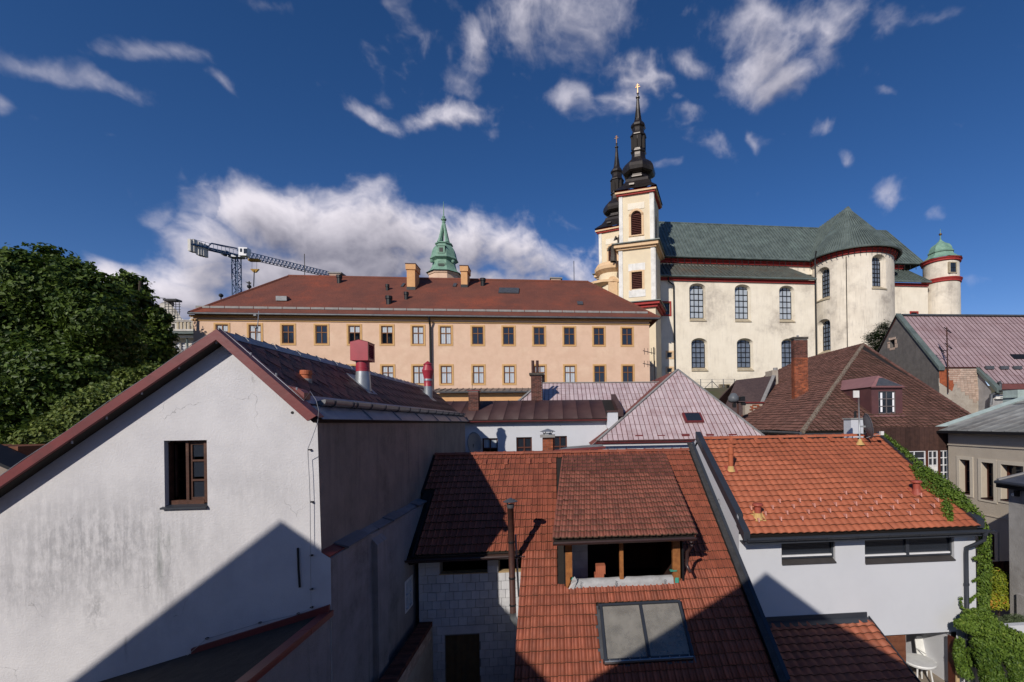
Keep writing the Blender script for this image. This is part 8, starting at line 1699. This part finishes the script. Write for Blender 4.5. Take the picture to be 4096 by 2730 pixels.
def truss(a, b_, h_, w_, n_, nm):
    a, b_ = Vector(a), Vector(b_); d = (b_-a); s_ = d.cross(Vector((0, 0, 1))).normalized()*w_; u = Vector((0, 0, h_)); m_ = MB(); m_.bar(a+s_, b_+s_, .15, .15); m_.bar(a-s_, b_-s_, .15, .15); m_.bar(a+u, b_+u*.8, .15, .15)
    for k in range(n_): f0, f1, fm = k/n_, (k+1)/n_, (k+.5)/n_; h0 = u*(1-.2*fm); \
        [m_.bar(a+d*f+sg, a+d*fm+h0, .1, .1) for f in (f0, f1) for sg in (s_, -s_)]; m_.bar(a+d*f0+s_, a+d*f0-s_, .08, .08)
    cr.part(nm, m_, mBlue)
truss(mid, eR_, 1.7, .8, 26, 'jib')
m_ = MB(); d = (mid-eL_); s_ = d.cross(Vector((0, 0, 1))).normalized()*.8
for sg in (1, -1): m_.bar(eL_+s_*sg, mid+s_*sg, .25, .4)
for k in range(9): f = k/8; m_.bar(eL_+d*f+s_, eL_+d*f-s_, .15, .15)
m_.bar(mid+Vector((-.6, 0, 2.1)), eL_+d*.4+Vector((0, 0, 1.6)), .3, .3); m_.bar(mid+Vector((-.6, 0, 2.1)), mid+Vector((.4, 0, .3)), .3, .3); m_.bar(eL_+d*.4+Vector((0, 0, 1.6)), eL_+d*.3, .25, .25)
for k in range(12): f = k/12; m_.bar(eL_+d*f+s_*1.2, eL_+d*f+s_*1.2+Vector((0, 0, 1.2)), .07, .07)
m_.bar(eL_+s_*1.2+Vector((0, 0, 1.2)), mid+s_*1.2+Vector((0, 0, 1.2)), .07, .07); cr.part('counter_jib', m_, mBlue)
for k, (f, z0_, z1_) in enumerate(((.0, -2.2, 1.5), (.07, -2.2, 1.7), (.16, -2.8, 1.3), (.21, -2.8, 1.2), (.26, -2.8, 1.1))): q_ = eL_+d*f; cr.part('ballast_block', MB().box(q_.x-.30, q_.x+.36, q_.y-.75, q_.y+.75, zj+z0_*.8, zj+z1_*.8), mConc)
q0, q1 = at(p('D7', 1165, 370), KB-1), at(p('D7', 1262, 282), KB-1); cb = cr.part('cab', MB().prism([(q0.x, KB-2.4, q0.z), (q1.x-.3, KB-2.4, q0.z), (q1.x, KB-2.4, q0.z+1.2), (q1.x, KB-2.4, q1.z), (q0.x, KB-2.4, q1.z+.1)], (0, 1.6, 0)), mWhitePaint); cr.part('cab_glass', MB().box(q0.x+1.3, q1.x-.02, KB-2.46, KB-2.405, q0.z+.5, q1.z-.3), mGlass, cb); cr.part('cab_window', MB().box(q0.x+.4, q0.x+.9, KB-2.46, KB-2.405, q0.z+.9, q1.z-.3), mGlass, cb)
cr.part('machinery', MB().box(cz0.x-1.6, cz0.x+1.6, KB-1, KB+1, zT-.2, zj+.3), mZinc); cr.part('winch', MB().box(cz0.x-3.4, cz0.x-2, KB-.8, KB+.8, zj+.2, zj+1.3), mZincDark)
tq = atz(p('D7', 1305, 405), zj-.6); cr.part('trolley', MB().box(tq.x-1.3, tq.x+1.3, tq.y-.6, tq.y+.6, zj-.9, zj-.3), mCraneY); hk = at(p('D7', 1303, 520), tq.y)
for dx in (-.6, .6): cr.part('rope', MB().tube([(tq.x+dx, tq.y, zj-.9), (hk.x+dx, tq.y, hk.z+.4)], .04, 4), mBlackMetal)
cr.part('hook_block', MB().prism([(hk.x-1.1, tq.y, hk.z+.4), (hk.x+1.1, tq.y, hk.z+.4), (hk.x+.3, tq.y, hk.z-.5), (hk.x-.3, tq.y, hk.z-.5)], (0, .5, 0)), mCraneY); e_ = at(p('D7', 1296, 706), tq.y); cr.part('load_chain', MB().tube([hk, e_], .12, 5), mBlackMetal)

# ================================================================ trees
def tree(name, lab, cat, base, blobs, n, size, mat, rng, trunk=True, tone=.45, group=None, up=.3):
    """blobs: (centre, radius) ; leaves gathered in clumps through the outer part of each blob"""
    t = T(name, lab, cat, base, group=group); mb = MB(); pts = []; tot = sum(r_**2 for c_, r_ in blobs)
    for c_, r_ in blobs:
        k = int(n*r_**2/tot); ncl = max(6, k//26)
        for _ in range(ncl):
            d = Vector((rng.gauss(0, 1), rng.gauss(0, 1), rng.gauss(0, 1))).normalized(); q_ = r_*(.55+.5*rng.random()**.7); P = c_+Vector((d.x*q_, d.y*q_, d.z*q_*.85)); tn = tone+rng.gauss(0, .12); cs = r_*.17+size*.9
            for _ in range(26):
                o_ = Vector((rng.gauss(0, 1), rng.gauss(0, 1), rng.gauss(0, .6)))*cs*.6; pts.append((P+o_, d, tn))
    leaves(mb, pts, size, rng, up, .62); t.part('crown', mb, mat, kind='stuff')
    if trunk:
        cm = sum((c_ for c_, r_ in blobs), Vector())/len(blobs); H_ = max(c_.z for c_, r_ in blobs)
        tk = t.part('trunk', MB().tube([Vector(base), Vector(base).lerp(cm, .45), Vector((cm.x, cm.y, H_))], [.45, .34, .1], 9), mTrunk)
        for c_, r_ in blobs[:9]: t.part('limb', MB().tube([Vector(base).lerp(cm, .4), Vector(base).lerp(cm, .5).lerp(c_, .5)+Vector((0, 0, .3)), c_], [.2, .13, .05], 6), mTrunk, tk)
    return t
rng = random.Random(77)
def BL(lst, b_, sc_=1.0): return [(at(p('C1', x, y), b_+rng.uniform(-1.5, 1.5)), r_*.59499*b_/FPX*sc_) for x, y, r_ in lst]
tree('maple_tree', 'big dark green maple tree with dense rounded crown by the gable house', 'tree', tuple(at(p('C1', 300, 1500), 33))[:2]+(-6.5,), BL([(330, 260, 120), (120, 330, 150), (300, 420, 190), (500, 330, 110), (60, 560, 190), (250, 650, 210), (470, 540, 190), (620, 430, 110), (650, 640, 170), (420, 800, 220), (150, 850, 220), (640, 840, 190), (330, 1000, 220), (60, 1080, 200), (560, 1000, 180), (760, 560, 110), (-120, 700, 220), (-100, 1000, 220), (200, 1200, 200), (30, 1330, 180), (380, 1180, 160)], 33), 90000, .155, mLeafA, rng, tone=.42)
tree('maple_tree', 'slimmer maple with ragged top beside the castle wing', 'tree', tuple(at(p('C1', 880, 1300), 42))[:2]+(-5,), BL([(870, 390, 75), (930, 450, 60), (850, 520, 110), (930, 600, 100), (830, 680, 150), (990, 640, 60), (1010, 740, 70), (950, 800, 130), (1060, 620, 60), (1090, 680, 40), (820, 860, 170), (1020, 880, 110), (1090, 760, 60), (900, 980, 160), (1060, 980, 90), (760, 760, 120)], 42), 42000, .18, mLeafA, rng, tone=.5)
for lab, lst, b_ in (('pale green lilac shrub behind the red verge', [(900, 1060, 90), (1010, 1010, 70), (960, 1120, 110), (820, 1130, 110), (1040, 1090, 60), (880, 1200, 120)], 26), ('yellow green shrub lower down along the verge', [(700, 1190, 110), (600, 1260, 120), (760, 1270, 110), (500, 1310, 110), (640, 1370, 120)], 25), ('light green shrub at the foot of the verge', [(400, 1380, 110), (300, 1450, 110), (450, 1440, 120), (220, 1520, 100), (330, 1540, 120), (250, 1620, 110)], 24)):
    tree('shrub', lab, 'shrub', tuple(at(p('C1', lst[0][0], lst[0][1]), b_))[:2]+(-7,), BL(lst, b_), 17000, .10, mLeafB, rng, tone=.4, group='shrubs along the gable house')
tree('yew_bush', 'dark evergreen bush under the castle wing', 'bush', tuple(at(p('C1', 1200, 960), 60))[:2]+(-2,), BL([(1190, 930, 60), (1240, 920, 50), (1280, 900, 40), (1230, 980, 70), (1150, 980, 60)], 60), 7000, .28, mLeafA, rng, tone=.12)
# pine by the barn
PB = 48.0; pb = at(p('E8', 1640, 480), PB); t = T('pine_tree', 'small pine tree with tufted branches beside the grey barn gable', 'tree', (pb.x+1.5, PB, 0)); t.part('trunk', MB().tube([(pb.x+1.5, PB, 0), (pb.x+1.3, PB, pb.z+2), at(p('E8', 1690, 180), PB)], [.22, .15, .05], 7), mTrunk)
mb = MB(); pts = []
for a, b_ in ((1690, 170), (1650, 200), (1720, 210), (1640, 250), (1590, 270), (1550, 300), (1490, 320), (1500, 360), (1560, 350), (1610, 320), (1660, 300), (1720, 270), (1540, 400), (1590, 420), (1640, 380), (1560, 440), (1600, 480), (1700, 340), (1660, 430), (1570, 480), (1740, 300), (1700, 420)):
    c = at(p('E8', a, b_), PB+rng.uniform(-.7, .7)); t.part('branch', MB().tube([(pb.x+1.3, PB, c.z-.4), c], [.06, .02], 5), mTrunk)
    for _ in range(170): pts.append((c+Vector((rng.gauss(0, .30), rng.gauss(0, .30), rng.gauss(.1, .20))), (0, 0, 1), .4))
leaves(mb, pts, .17, rng, .8, .22); t.part('needles', mb, mNeedle, kind='stuff')
# brown house far left
t = T('brown_cottage', 'brown cottage with dark roof at the foot of the trees', 'cottage', (at(p('C2', 30, 100), 19).x, 19, -6)); a, b_ = at(p('C1', 120, 1490), 19.5), at(p('C2', 0, 30), 18)
t.part('wall', MB().box(a.x-8, a.x, 19.5, 23, -7, a.z), mTileBrown if False else mPlanks); mb = MB(); c, d = at(p('C2', 0, 55), 18.2), at(p('C2', 165, 165), 18.2); mb.prism([(c.x-3, 18.2, c.z+1.3), (d.x, 18.2, d.z), (d.x, 18.2, d.z-.12), (c.x-3, 18.2, c.z+1.18)], (0, 1.2, 0)); t.part('roof', mb, mBlackMetal); t.part('gable', MB().prism([(c.x-3, 18.35, -7), (d.x-.2, 18.35, -7), (d.x-.2, 18.35, d.z-.1), (c.x-3, 18.35, c.z+1.1)], (0, .9, 0)), mDark)
# aerial by the pink hip
a, b_ = at(p('C6', 2222, 935), 31.5), at(p('C6', 2210, 655), 31.5); t = T('roof_aerial', 'thin roof aerial with cross rods beside the pink hip', 'antenna', (a.x, 31.5, 1)); t.part('mast', MB().tube([(a.x, 31.5, 1), b_], .04, 5), mBlackMetal)
for y in (690, 775): c = at(p('C6', 2185, y), 31.5); t.part('boom', MB().tube([c+Vector((-.5, 0, .12)), (b_.x+.05, 31.5, c.z-.08)], .025, 4), mBlackMetal); [t.part('rod', MB().tube([c+Vector((-.4+.25*k, 0, -.15)), c+Vector((-.4+.25*k, 0, .3))], .016, 4), mBlackMetal) for k in range(4)]
